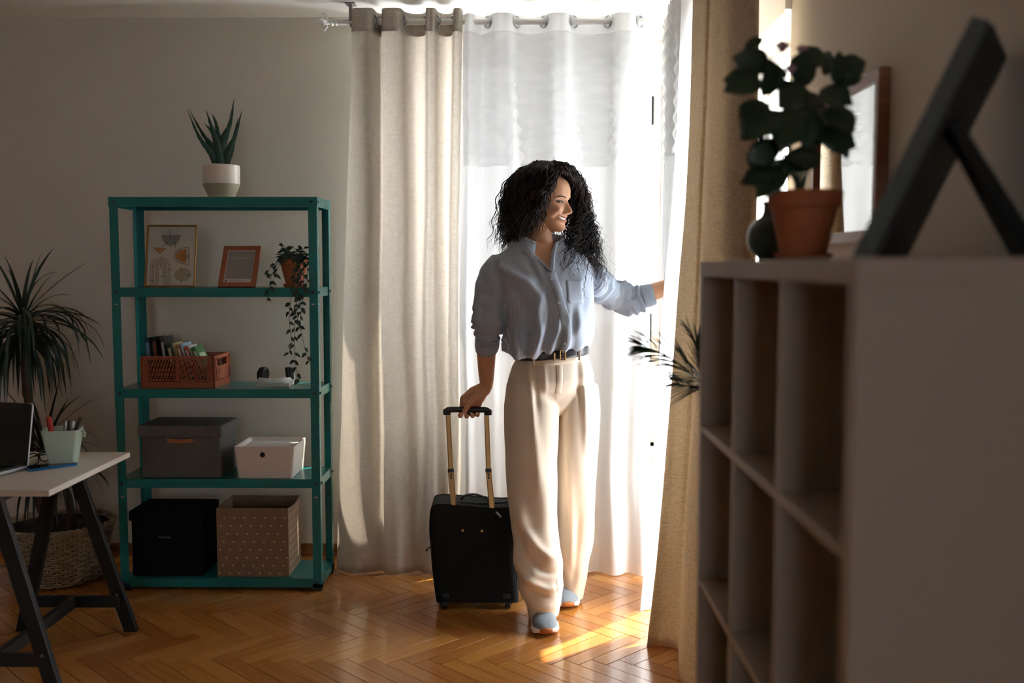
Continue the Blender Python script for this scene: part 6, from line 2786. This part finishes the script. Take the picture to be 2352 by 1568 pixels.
# collar
mb = MB()
rows = []
cc = at(1240, 556, Y0)
for k in range(41):
    u = k / 40
    a = math.radians(-58 + u * 296)                    # from the left front round the back to the right front
    dr_ = math.cos(a)
    dirv = RV * math.cos(a + PI / 2 - PI / 2) + FV * 0
    # angle measured from her left side round the back
    ph = math.radians(62) - u * math.radians(304)
    dv = RV * math.cos(ph) + FV * math.sin(ph)
    e = abs(u - .5) * 2
    drop = .0 + .018 * e ** 3
    tip = 1 + .75 * max(0, (e - .72) / .28) ** 1.5
    z0 = cc.z + .004 - .030 * e ** 4
    pts = []
    for r, dz in ((.068, -.006), (.063, .016), (.064, .028 - drop * .3), (.071, .027 - drop * .5), (.088, .005 - drop), (.099 + .014 * (tip - 1), -.016 - drop * .6 - .014 * (tip - 1))):
        pts.append(cc + (RV * math.cos(ph) * 1.27 + FV * math.sin(ph)) * r + V(0, 0, z0 - cc.z + dz))
    rows.append(pts)
mb.grid(rows)
cloth_part(mb, 'collar', shirt_o, (.9, .2, .35), .0016)
# turned edges of the open front
for pts, nm in (([at(1203, 556, Y0 - .066), at(1231, 588, Y0 - .090), at(1250, 606, Y0 - .100), at(1266, 622, Y0 - .112)], 1), ([at(1276, 556, Y0 - .045), at(1268, 590, Y0 - .085), at(1267, 622, Y0 - .112)], -1)):
    C = catmull(pts, 16)
    mb = MB()
    mb.grid([[Vector(c) + V(-.011 * nm, -.002, .004), Vector(c) + V(-.002 * nm, -.007, .002), Vector(c) + V(.004 * nm, -.001, -.001), Vector(c) + V(.006 * nm, .012, -.004)] for c in C])
    cloth_part(mb, 'front_edge', shirt_o, (.9, .2, -.4))
# rolled cuffs
for path, r0, r1, nm in (([at(1118.5, 776, 3.645), at(1118, 789, 3.655), at(1117, 804, 3.668)], .0425, .0395, 'cuff'), ([at(1474, 681, 3.935), at(1488, 678, 3.935), at(1503, 675, 3.93)], .0430, .0400, 'cuff')):
    mb = MB()
    C = catmull(path, 8)
    rr_ = list(np.linspace(r0, r1, 8))
    pts = [Vector(c) for c in C]
    N = 28
    mb2 = MB()
    seq = [(0, -.010), (0, -.002), (1, .0005), (3, .0012), (5, .0010), (7, .0012), (7, -.001), (6, -.004)]
    mb.tube([pts[i] for i, _ in seq[:6]] + [pts[7] + (pts[7] - pts[6]) * .2, pts[6]], [r0 + e for _, e in seq[:5]] + [r1 + .001, r1 - .002, r1 - .004], N, False)
    c = np.array(mb.v)
    nn_ = vnoise(c * 40, 23)
    mb.v = [tuple(p + (p - np.array(pts[3])) * .05 * q) for p, q in zip(c, nn_)]
    cloth_part(mb, nm, shirt_o, (.1, .1, 1.0) if path[0].x < .1 else (1, .1, 0), .0014)

# placket, pocket and buttons follow the front of the shirt
from mathutils.bvhtree import BVHTree
bm_ = bmesh.new()
bm_.from_mesh(sme)
bvh = BVHTree.FromBMesh(bm_)
bm_.free()


def on_shirt(px, py, off=.002):
    o = cam.location
    d_ = (at(px, py, 1.0) - o).normalized()
    hit = bvh.ray_cast(o, d_)
    if hit[0] is None:
        return at(px, py, Y0 - .13)
    return hit[0] - d_ * off


pl = [(1266, 622), (1277, 655), (1288, 690), (1297, 725), (1303, 760), (1300, 790), (1292, 806)]
C = catmull([(x, y) for x, y in pl], 30)
mb = MB()
mb.grid([[on_shirt(x - 11, y, .0004), on_shirt(x - 10, y, .0018), on_shirt(x, y, .0018), on_shirt(x + 8, y, .0018), on_shirt(x + 9, y, .0004)] for x, y in C])
plk = cloth_part(mb, 'placket', shirt_o, (1, .3, .25))
for px, py in ((1268, 641), (1284, 694), (1298, 746), (1299, 789)):
    c = on_shirt(px, py, .0032)
    mb = MB()
    mb.lathe([(0, -.001), (.0052, -.001), (.0056, .0004), (.0050, .0014), (.0040, .0010), (0, .0009)], c, 16, V(.30, -.95, .1).to_track_quat('Z', 'Y').to_matrix())
    mb.build('button', mat('shirt_button', '#b9bcc0', .3) if 'shirt_button' not in bpy.data.materials else bpy.data.materials['shirt_button'], plk, 50)
mb = MB()
rows = []
for v_ in np.linspace(0, 1, 9):
    rows.append([on_shirt(1301 + 36 * u + 3 * v_, 643 + 50 * v_ + (4 if 0 < u < 1 and v_ == 1 else 0), .0013 if 0 < u < 1 and 0 < v_ < 1 else .0003) for u in np.linspace(0, 1, 9)])
mb.grid(rows)
cloth_part(mb, 'pocket', shirt_o, (1, .3, .10))

# ---------------------------------------------------------------- trousers
n = NT('cream_trouser_twill')
n.set(Roughness=.8)
n.b.inputs['Specular IOR Level'].default_value = .25
n.b.inputs['Sheen Weight'].default_value = .15
v_ = n.coords('Object')
n.l(n.ramp(n.noise(v_, 6, 4), [(.3, lin('#e3d6c4')), (.7, lin('#dccdb9'))]), n.b.inputs['Base Color'])
n.bump(n.noise(n.coords('Object', (900, 900, 300)), 1, 2), .08, .0004)
M_TROU = n.m
tro = MB()
tro.rings([ring(at(cx, py, Yc), hw / 622, hf, hb, roll=roll_at(py), n=48, p=2.2) for py, cx, hw, hf, hb, Yc in
           ((806, 1266, 76, .100, .098, 3.67), (818, 1266, 82, .106, .104, 3.67), (835, 1266, 92, .112, .112, 3.675), (865, 1266, 102, .118, .122, 3.68), (900, 1266, 105, .108, .125, 3.685), (930, 1266, 102, .078, .11, 3.69), (948, 1266, 92, .05, .08, 3.69))], True)
legR = [(880, 1165, 1277, 3.665, .112), (935, 1158, 1281, 3.66, .112), (1000, 1158, 1280, 3.65, .105), (1070, 1161, 1278, 3.64, .098), (1140, 1167, 1277, 3.63, .094), (1200, 1174, 1278, 3.62, .092), (1255, 1180, 1283, 3.60, .092), (1300, 1184, 1289, 3.585, .093), (1340, 1191, 1292, 3.575, .092), (1375, 1201, 1289, 3.57, .088), (1408, 1212, 1285, 3.57, .082)]
legL = [(880, 1272, 1371, 3.72, .108), (935, 1277, 1374, 3.725, .108), (1000, 1277, 1373, 3.735, .100), (1070, 1277, 1371, 3.75, .094), (1140, 1277, 1368, 3.77, .09), (1200, 1278, 1364, 3.79, .088), (1255, 1281, 1357, 3.805, .087), (1300, 1284, 1350, 3.815, .086), (1340, 1287, 1343, 3.82, .083), (1368, 1290, 1338, 3.82, .080)]
for leg, hemz in ((legR, .048), (legL, .050)):
    rr_ = []
    for py, l, r, Yc, hd_ in leg:
        c = at((l + r) / 2, py, Yc)
        rr_.append(ring(c, (r - l) / 2 / (F_PX / Yc), hd_, hd_, n=40, rv=V(.985, .17, 0), fv=V(.17, -.985, 0), p=2.5 if py < 1150 else 2.2))
    tro.rings(rr_, True)
tme = remesh(tro, .0048, 3)
co = get_co(tme)
no = get_no(tme)
pj = project(co)
zt_ = at(1266, 900, Y0).z
isR = (pj[:, 0] < 1278) & (co[:, 2] < zt_)
px_, py_ = pj[:, 0], pj[:, 1]
d = np.zeros(len(co))
# deep drapes sweeping down across the front leg, breaking over the shoe
s1 = np.where(isR, np.exp(-((py_ - 1330) / 85) ** 2), np.exp(-((py_ - 1330) / 60) ** 2) * .4)
d += s1 * .0050 * np.sin((py_ - 1300) / 13.5 + (px_ - 1235) / 21 + 1.8 * vnoise(co * np.array([11, 11, 7]), 31))
s2 = np.clip((py_ - 960) / 120, 0, 1) * np.clip((1400 - py_) / 140, 0, 1)
d += s2 * np.where(isR, .0050, .0045) * np.sin((px_ - 1215) / 15.5 - (py_ - 1100) / 62 + 1.3 * vnoise(co * np.array([5, 5, 2.5]), 33))
d += .0055 * vnoise(co * np.array([13, 13, 5]), 35) * np.clip((py_ - 860) / 80, 0, 1)
# pleats below the waistband
for pts, amp, sig in (([(1216, 812), (1217, 870), (1222, 930), (1226, 1010)], .0075, 7), ([(1228, 818), (1230, 870), (1234, 940)], -.0055, 6),
                      ([(1336, 812), (1340, 880), (1345, 960), (1346, 1040)], .0075, 7), ([(1326, 818), (1330, 880), (1334, 950)], -.0055, 6), ([(1248, 818), (1250, 860), (1254, 910)], .004, 6),
                      ([(1225, 960), (1232, 1040), (1238, 1130)], .007, 12), ([(1190, 1150), (1205, 1210), (1240, 1262), (1278, 1290)], .014, 11), ([(1186, 1200), (1202, 1262), (1240, 1306), (1282, 1318)], -.013, 9),
                      ([(1190, 1290), (1215, 1330), (1255, 1352), (1288, 1345)], .012, 8), ([(1200, 1335), (1225, 1362), (1262, 1372)], -.010, 7), ([(1215, 1375), (1240, 1395), (1275, 1388)], .007, 7),
                      ([(1300, 1010), (1310, 1150), (1318, 1280)], .008, 10), ([(1330, 1180), (1322, 1280), (1316, 1350)], -.008, 9), ([(1290, 1150), (1300, 1260), (1312, 1340)], -.006, 8)):
    d += fold(pj, pts, amp, sig) * ((no @ np.array([.17, -.985, 0])) > -.3)
# hips: creases at the groin
cr = np.exp(-((py_ - 905 - (px_ - 1283) * -.30) / 14) ** 2) * np.exp(-((px_ - 1283) / 60) ** 2)
d -= .006 * cr
cr = np.exp(-((py_ - 925 - np.abs(px_ - 1281) * -.55) / 10) ** 2) * np.exp(-((px_ - 1281) / 45) ** 2)
d -= .005 * cr
co2 = co + no * d[:, None]
set_co(tme, co2)
# open the hems
fc = face_centers(tme)
pf = project(fc)
hemR = at(1248, 1403, 3.57).z
hemL = at(1314, 1363, 3.82).z
cut = ((fc[:, 2] < hemR) & (fc[:, 1] < 3.71) & (pf[:, 0] < 1292)) | ((fc[:, 2] < hemL) & (pf[:, 0] >= 1284) & (fc[:, 1] > 3.68))
delete_faces(tme, cut)
smooth_mesh(tme, 180)
tme.materials.append(M_TROU)
trou = new_obj('trousers', tme, person)
md = trou.modifiers.new('solid', 'SOLIDIFY')
md.thickness = .002
bm_ = bmesh.new()
bm_.from_mesh(tme)
bvht = BVHTree.FromBMesh(bm_)
bm_.free()


def on_tr(px, py, off=.002):
    o = cam.location
    d_ = (at(px, py, 1.0) - o).normalized()
    hit = bvht.ray_cast(o, d_)
    if hit[0] is None:
        return at(px, py, Y0 - .10)
    return hit[0] - d_ * off


# fly facing and hem seams
mb = MB()
mb.grid([[on_tr(x - 9, y, .0002), on_tr(x - 8, y, .0012), on_tr(x, y, .0014), on_tr(x + 4, y, .0012), on_tr(x + 5, y, .0002)] for x, y in catmull([(1285, 824), (1287, 850), (1287, 880), (1284, 905)], 16)])
mb.build('fly', M_TROU, trou, 179, normals=False, solid=.001)
# waistband and belt
M_BELT = mat('black_croc_leather', '#15181b', .32, col2='#23282c', vscale=90, bump=.5, bscale=140, bdist=.001)
M_BUCK = mat('antique_brass', '#b28b57', .3, 1.0)


def band(py0, py1, grow, name, m, parent, thick=.0):
    rows = []
    for py in np.linspace(py0, py1, 5):
        rows.append(ring(at(1266, py, 3.67), (78 + grow) / 622, .102 + grow / 622, .100 + grow / 622, roll=.075, n=64, p=2.2))
    mb = MB()
    mb.rings(rows, False)
    return mb.build(name, m, parent, 179, normals=False, solid=.0022)


wb_ = band(803, 830, 4.5, 'waistband', M_TROU, trou)
belt = band(798, 817, 9.0, 'belt', M_BELT, person)


def on_belt(px, py, off):
    # front of the belt ring at a frame position
    best = None
    for p in ring(at(1266, py, 3.67), 87 / 622, .102 + 9 / 622, .1 + 9 / 622, roll=.075, n=400, p=2.2):
        if (p - at(1266, py, 3.67)).dot(FV) > 0:
            q = project(np.array([list(p)]))[0]
            if best is None or abs(q[0] - px) < best[0]:
                best = (abs(q[0] - px), p)
    return best[1] + V(.25, -.96, 0) * off


bc_ = on_belt(1291, 808, .004)
mb = MB()
bx, bz = RV * .93 + FV * .1, V(0, 0, 1)
fr = []
for a, b in ((-.0105, -.0175), (.0105, -.0175), (.0105, .0175), (-.0105, .0175), (-.0105, -.0175)):
    fr.append(bc_ + bx * a + bz * b + V(.2, -1, 0) * .003)
for p, q in zip(fr[:-1], fr[1:]):
    mb.tube([p, q], .0026, 8)
mb.tube([fr[0].lerp(fr[3], .5), fr[1].lerp(fr[2], .5)], .0018, 8)
mb.build('buckle', M_BUCK, belt, 50, label='brass belt buckle')
bc2 = on_belt(1272, 811, .004)
mb = MB()
mb.tube([bc2 + bz * -.014 + V(.2, -1, 0) * .002, bc2 + bz * .014 + V(.2, -1, 0) * .002], .0034, 8)
mb.build('keeper', M_BUCK, belt, 50, label='brass belt keeper')
for px in (1226, 1330):
    p0, p1 = on_belt(px, 800, .006), on_belt(px, 826, .004)
    mb = MB()
    mb.bar(p0, p1, .008, .003, up=(0, 1, 0))
    mb.build('belt_loop', M_TROU, trou, None, bev=.001)

# ---------------------------------------------------------------- trainers
M_KNIT = mat('grey_blue_knit', '#8f9aa0', .85, col2='#7d888f', vscale=300, bump=.9, bscale=320, bdist=.002)
M_MID = mat('white_foam_midsole', '#e8e5e0', .6)
M_GUM = mat('gum_rubber', '#a8672f', .5)
M_LACE = mat('grey_lace', '#8a949b', .8)


def shoe(toe, fwd, name_label):
    fwd = Vector(fwd).normalized()
    sd = V(-fwd.y, fwd.x, 0)
    L = .252
    heel = Vector(toe) - fwd * L
    us = np.linspace(0, 1, 26)
    hwid = np.interp(us, [0, .05, .15, .3, .45, .6, .72, .82, .9, .96, 1], [.012, .026, .034, .034, .034, .041, .0465, .046, .039, .026, .006])
    skew = np.interp(us, [0, .4, .7, 1], [0, 0, .002, -.004])
    zsole = np.interp(us, [0, .1, .6, .85, 1], [.006, .001, .001, .006, .020])
    ztopS = np.interp(us, [0, .1, .5, .8, .95, 1], [.040, .036, .030, .027, .028, .030])
    ztopU = np.interp(us, [0, .06, .2, .36, .48, .6, .72, .82, .9, .96, 1], [.060, .086, .092, .096, .090, .079, .068, .060, .051, .041, .030])

    def pt(u, s, z, sk):
        return heel + fwd * (u * L) + sd * (s + sk) + V(0, 0, z)
    up = MB()
    rings = []
    for u, w, k, zb_, zt in zip(us, hwid, skew, ztopS, ztopU):
        r = []
        zb2 = zb_ - .008
        for a in np.linspace(-.25 * PI * 0, PI, 15):
            r.append(pt(u, w * .97 * math.copysign(abs(math.cos(a)) ** .75, math.cos(a)), zb2 + (zt - zb2) * math.sin(a) ** .8, k))
        r += [pt(u, -w * .5, zb2 - .001, k), pt(u, w * .5, zb2 - .001, k)]
        rings.append(r)
    up.rings(rings, True)
    sh_ = up.build('shoe', M_KNIT, person, 70, label=name_label)
    so_ = MB()
    rings = []
    for u, w, k, z0, z1 in zip(us, hwid, skew, zsole, ztopS):
        w2 = w + .0035
        zm = (z0 + z1) / 2
        rings.append([pt(u, -w2 * .92, z0, k), pt(u, w2 * .92, z0, k), pt(u, w2 * 1.03, zm, k), pt(u, w2 * .98, z1, k), pt(u, w2 * .9, z1 + .0015, k), pt(u, -w2 * .9, z1 + .0015, k), pt(u, -w2 * .98, z1, k), pt(u, -w2 * 1.03, zm, k)])
    so_.rings(rings, True)
    ms = so_.build('midsole', M_MID, sh_, 60)
    gu = MB()
    rings = []
    for u, w, k, z0 in zip(us, hwid, skew, zsole):
        w2 = (w + .003) * .93
        rings.append([pt(u, -w2, max(0, z0 - .001), k), pt(u, w2, max(0, z0 - .001), k), pt(u, w2, z0 + .006, k), pt(u, -w2, z0 + .006, k)])
    gu.rings(rings, True)
    gu.build('outsole', M_GUM, sh_, 60, label='gum rubber outsole')
    # gum toe bumper wrapping up the front
    tb_ = MB()
    rows = []
    for a in np.linspace(-.62, .62, 13):
        base = Vector(toe) - fwd * .050
        rr2 = []
        for z, e in ((.016, .0500), (.022, .0525), (.030, .0520), (.037 - .010 * abs(a), .0485)):
            rr2.append(base + fwd * (e * math.cos(a) ** .6) + sd * (math.sin(a) * .040 - .004) + V(0, 0, z))
        rows.append(rr2)
    tb_.grid(rows)
    tb_.build('toe_bumper', M_GUM, sh_, 179, normals=False, solid=.002, label='tan rubber toe bumper')
    for i, u in enumerate((.50, .57, .64)):
        zt = np.interp(u, us, ztopU)
        lc_ = MB()
        C_ = catmull([pt(u, -.018, zt - .008, 0), pt(u + .01, -.008, zt + .001, 0), pt(u - .005, .008, zt + .001, 0), pt(u, .018, zt - .008, 0)], 12)
        lc_.tube(C_, .0028, 6)
        lc_.build('lace', M_LACE, sh_, 60)
    return sh_


shoe(V(.098, 3.412, 0), (.14, -1, 0), 'front grey-blue trainer stepping towards the viewer')
shoe(V(.190, 3.69, 0), (.16, -1, 0), 'rear grey-blue trainer')
# ---------------------------------------------------------------- hair: long dark curls
n = NT('dark_curly_hair')
n.set(Base_Color=lin('#120d0a'), Roughness=.42)
n.b.inputs['Specular IOR Level'].default_value = .3
va_ = n.n('ShaderNodeAttribute', attribute_name='lock')
n.l(n.ramp(va_.outputs['Fac'], [(.0, lin('#0b0807')), (.5, lin('#1c130e')), (1, lin('#452c1f'))]), n.b.inputs['Base Color'])
M_HAIR = n.m
hy0 = HY_


def hp_(l):
    return catmull([at(x, y, Y) for x, y, Y in l], 40)


G = {
    'a': hp_([(1218, 380, 3.68), (1183, 408, 3.67), (1162, 452, 3.68), (1155, 520, 3.71), (1146, 578, 3.75)]),
    'b': hp_([(1226, 372, 3.63), (1194, 408, 3.58), (1184, 480, 3.57), (1178, 535, 3.61), (1166, 580, 3.70)]),
    'c': hp_([(1252, 371, 3.62), (1226, 404, 3.56), (1210, 462, 3.55), (1200, 515, 3.57), (1184, 562, 3.66)]),
    'd': hp_([(1268, 374, 3.63), (1282, 398, 3.56), (1264, 432, 3.548), (1244, 480, 3.545), (1226, 532, 3.565)]),
    'd2': hp_([(1272, 382, 3.63), (1262, 410, 3.57), (1243, 455, 3.55), (1234, 510, 3.545), (1240, 575, 3.55)]),
    'e': hp_([(1284, 374, 3.70), (1318, 404, 3.76), (1334, 460, 3.79), (1336, 530, 3.74), (1332, 668, 3.595)]),
    'f': hp_([(1284, 376, 3.70), (1326, 416, 3.80), (1346, 490, 3.82), (1366, 560, 3.77), (1385, 662, 3.67)]),
    'g': hp_([(1276, 380, 3.74), (1314, 430, 3.78), (1318, 510, 3.75), (1304, 570, 3.63), (1298, 655, 3.565)]),
    'h': hp_([(1237, 371, 3.74), (1203, 396, 3.80), (1182, 460, 3.82), (1182, 540, 3.82), (1172, 600, 3.82)]),
    'i': hp_([(1256, 376, 3.76), (1288, 420, 3.82), (1316, 500, 3.83), (1338, 580, 3.80), (1354, 668, 3.72)]),
    'j': hp_([(1270, 370, 3.66), (1300, 382, 3.65), (1326, 413, 3.73), (1343, 480, 3.80), (1352, 560, 3.76)]),
    'k': hp_([(1256, 374, 3.62), (1282, 386, 3.575), (1312, 404, 3.63), (1330, 436, 3.73), (1344, 520, 3.79)]),
}
pairs = [('a', 'b', 190), ('b', 'c', 230), ('c', 'd', 170), ('d', 'd2', 8), ('e', 'f', 220), ('f', 'i', 90), ('g', 'e', 200), ('h', 'i', 110), ('a', 'h', 110), ('j', 'e', 110), ('j', 'f', 90), ('k', 'j', 90)]
rh = np.random.default_rng(5)
hv, hf_, hatt = [], [], []


def lock(path, r0, r1, coil, pitch, ph, shade, nseg, sides=4):
    base = len(hv)
    L = np.linalg.norm(np.diff(path, axis=0), axis=1).sum()
    t = np.linspace(0, 1, nseg)
    P = np.stack([np.interp(t, np.linspace(0, 1, len(path)), path[:, i]) for i in range(3)], 1)
    T = np.gradient(P, axis=0)
    T /= np.linalg.norm(T, axis=1)[:, None] + 1e-9
    A = np.cross(T, np.array([.3, -.9, .2]))
    A /= np.linalg.norm(A, axis=1)[:, None] + 1e-9
    Bv = np.cross(T, A)
    amp = coil * np.clip((t - .05) / .75, 0, 1) ** 1.1
    th = 2 * PI * t * L / pitch + ph + .8 * np.sin(t * 5 + ph)
    Q = P + A * (amp * np.cos(th))[:, None] + Bv * (amp * np.sin(th))[:, None]
    T = np.gradient(Q, axis=0)
    T /= np.linalg.norm(T, axis=1)[:, None] + 1e-9
    A = np.cross(T, np.array([.11, .5, .85]))
    A /= np.linalg.norm(A, axis=1)[:, None] + 1e-9
    Bv = np.cross(T, A)
    rad = (r0 * (1 - t) + r1 * t) * np.clip((1 - t) * 12, .15, 1)
    for k in range(sides):
        a = 2 * PI * k / sides
        hv.append(Q + A * (rad * math.cos(a))[:, None] + Bv * (rad * math.sin(a) * .7)[:, None])
    return base


chunks = []


def make(path, r0, r1, coil, pitch, ph, shade, nseg=64, sides=4):
    global hv
    hv = []
    lock(path, r0, r1, coil, pitch, ph, shade, nseg, sides)
    chunks.append((np.stack(hv, 1), shade))           # (nseg, sides, 3)


for a, b, cnt in pairs:
    for i in range(cnt):
        u = rh.random()
        path = G[a] * (1 - u) + G[b] * u
        end = rh.uniform(.74, 1.0) if rh.random() < .75 else rh.uniform(.5, .8)
        m = max(8, int(40 * end))
        path = path[:m].copy()
        tt = np.linspace(0, 1, m)[:, None]
        off = rh.normal(0, 1, 3) * np.array([.009, .011, .006]) * (.45 if a == 'k' else 1)
        off2 = rh.normal(0, 1, 3) * np.array([.013, .013, .012])
        path += off * np.clip(tt * 3, .35, 1) + off2 * tt ** 1.5
        path[:, 2] = np.minimum(path[:, 2], at(1258, 365, 3.68).z - 2.4 * (path[:, 0] - at(1258, 365, 3.68).x) ** 2 + rh.normal(0, .003))
        rightside = a in 'efgijk'
        make(path, rh.uniform(.0012, .0030), rh.uniform(.0007, .0014), rh.uniform(.004, .0135) * (1.1 if rightside else .95), rh.uniform(.050, .095) * (.85 if rightside else 1.0), rh.uniform(0, 6.28), rh.random() ** 1.6, 60 if end > .7 else 46)
# loose flyaway strands
for a, b, cnt in (('a', 'a', 9), ('f', 'f', 26), ('e', 'f', 26), ('i', 'f', 12), ('h', 'a', 6)):
    for i in range(cnt):
        u = rh.random()
        path = (G[a] * (1 - u) + G[b] * u).copy()
        tt = np.linspace(0, 1, 40)[:, None]
        out = path - np.array(at(1240, 480, 3.68))
        out[:, 2] *= .25
        out /= np.linalg.norm(out, axis=1)[:, None]
        path += out * (.006 + .03 * rh.random() * tt) + rh.normal(0, .010, 3) * tt
        make(path, .0007, .0004, rh.uniform(.005, .012), rh.uniform(.05, .09), rh.uniform(0, 6.28), rh.random(), 90, 3)
# long single curl at the back of the head, and the one on the neck
make(hp_([(1172, 430, 3.66), (1158, 470, 3.67), (1150, 488, 3.67), (1128, 505, 3.67), (1124, 530, 3.67)]), .0016, .0006, .003, .05, 1, .3, 70)
make(hp_([(1236, 470, 3.56), (1230, 505, 3.55), (1240, 530, 3.54), (1222, 552, 3.545), (1236, 566, 3.55)]), .0022, .0009, .003, .05, 2, .2, 70)
make(hp_([(1236, 480, 3.56), (1248, 505, 3.545), (1252, 525, 3.54)]), .0012, .0006, .004, .04, 3, .4, 50)
for (x, y) in ((1350, 690), (1376, 668), (1398, 660)):
    make(hp_([(1352, 600, 3.62), (x - 6, y - 45, 3.60), (x - 10, y - 22, 3.59), (x, y, 3.59)]), .0016, .0006, .004, .03, x, .8, 60)
V_, F_, A_ = [], [], []
k0 = 0
for ch_, shd in chunks:
    ns, sd_, _ = ch_.shape
    V_.append(ch_.reshape(-1, 3))
    i = np.arange(ns - 1)[:, None] * sd_
    k = np.arange(sd_)[None]
    kk = (k + 1) % sd_
    F_.append(np.stack([i + k, i + kk, i + kk + sd_, i + k + sd_], -1).reshape(-1, 4) + k0)
    A_.append(np.full(ns * sd_, shd))
    k0 += ns * sd_
V_, F_, A_ = np.concatenate(V_), np.concatenate(F_), np.concatenate(A_)
hme = bpy.data.meshes.new('hair')
hme.vertices.add(len(V_))
hme.vertices.foreach_set('co', V_.ravel())
hme.loops.add(F_.size)
hme.loops.foreach_set('vertex_index', F_.ravel().astype(np.int32))
hme.polygons.add(len(F_))
hme.polygons.foreach_set('loop_start', np.arange(0, F_.size, 4, dtype=np.int32))
hme.update(calc_edges=True)
hme.validate()
hme.polygons.foreach_set('use_smooth', [True] * len(hme.polygons))
a_ = hme.attributes.new('lock', 'FLOAT', 'POINT')
a_.data.foreach_set('value', A_.astype(np.float32))
hme.materials.append(M_HAIR)
hair = new_obj('hair', hme, person)
tag(hair, 'long dark curly hair', kind='stuff')
# hair lying close to the scalp
mb = MB()
cs = V(0, -.012, .118)
Nn, Mm = 64, 40
rows = []
for i in range(Mm + 1):
    t = PI * i / Mm
    rows.append([cs + V(.079 * math.sin(t) * math.sin(2 * PI * k / Nn), .101 * math.sin(t) * math.cos(2 * PI * k / Nn), .103 * math.cos(t)) for k in range(Nn + 1)])
vs = [p for r in rows for p in r]
fs = []
for i in range(Mm):
    for k in range(Nn):
        q = [i * (Nn + 1) + k, i * (Nn + 1) + k + 1, (i + 1) * (Nn + 1) + k + 1, (i + 1) * (Nn + 1) + k]
        c = sum((vs[j] for j in q), V(0, 0, 0)) / 4
        line = .168 - .9 * max(0, abs(c.x) - .020) ** 1.05
        face_ = (c.y > .012 + .25 * max(0, .09 - c.z)) and c.z < line
        if not face_ and c.z > .03:
            fs.append(tuple(q))
mb.add([hw_(p) + V(0, 0, .0) for p in vs], fs)
c = np.array(mb.v)
nz_ = vnoise(c * 60, 51) * .004 + vnoise(c * 140, 52) * .002
hc_ = np.array(hw_(cs))
dd = c - hc_
mb.v = [tuple(q) for q in (c + dd / np.linalg.norm(dd, axis=1)[:, None] * nz_[:, None])]
mb.build('scalp_hair', M_HAIR, hair, 179, normals=False, solid=.004)
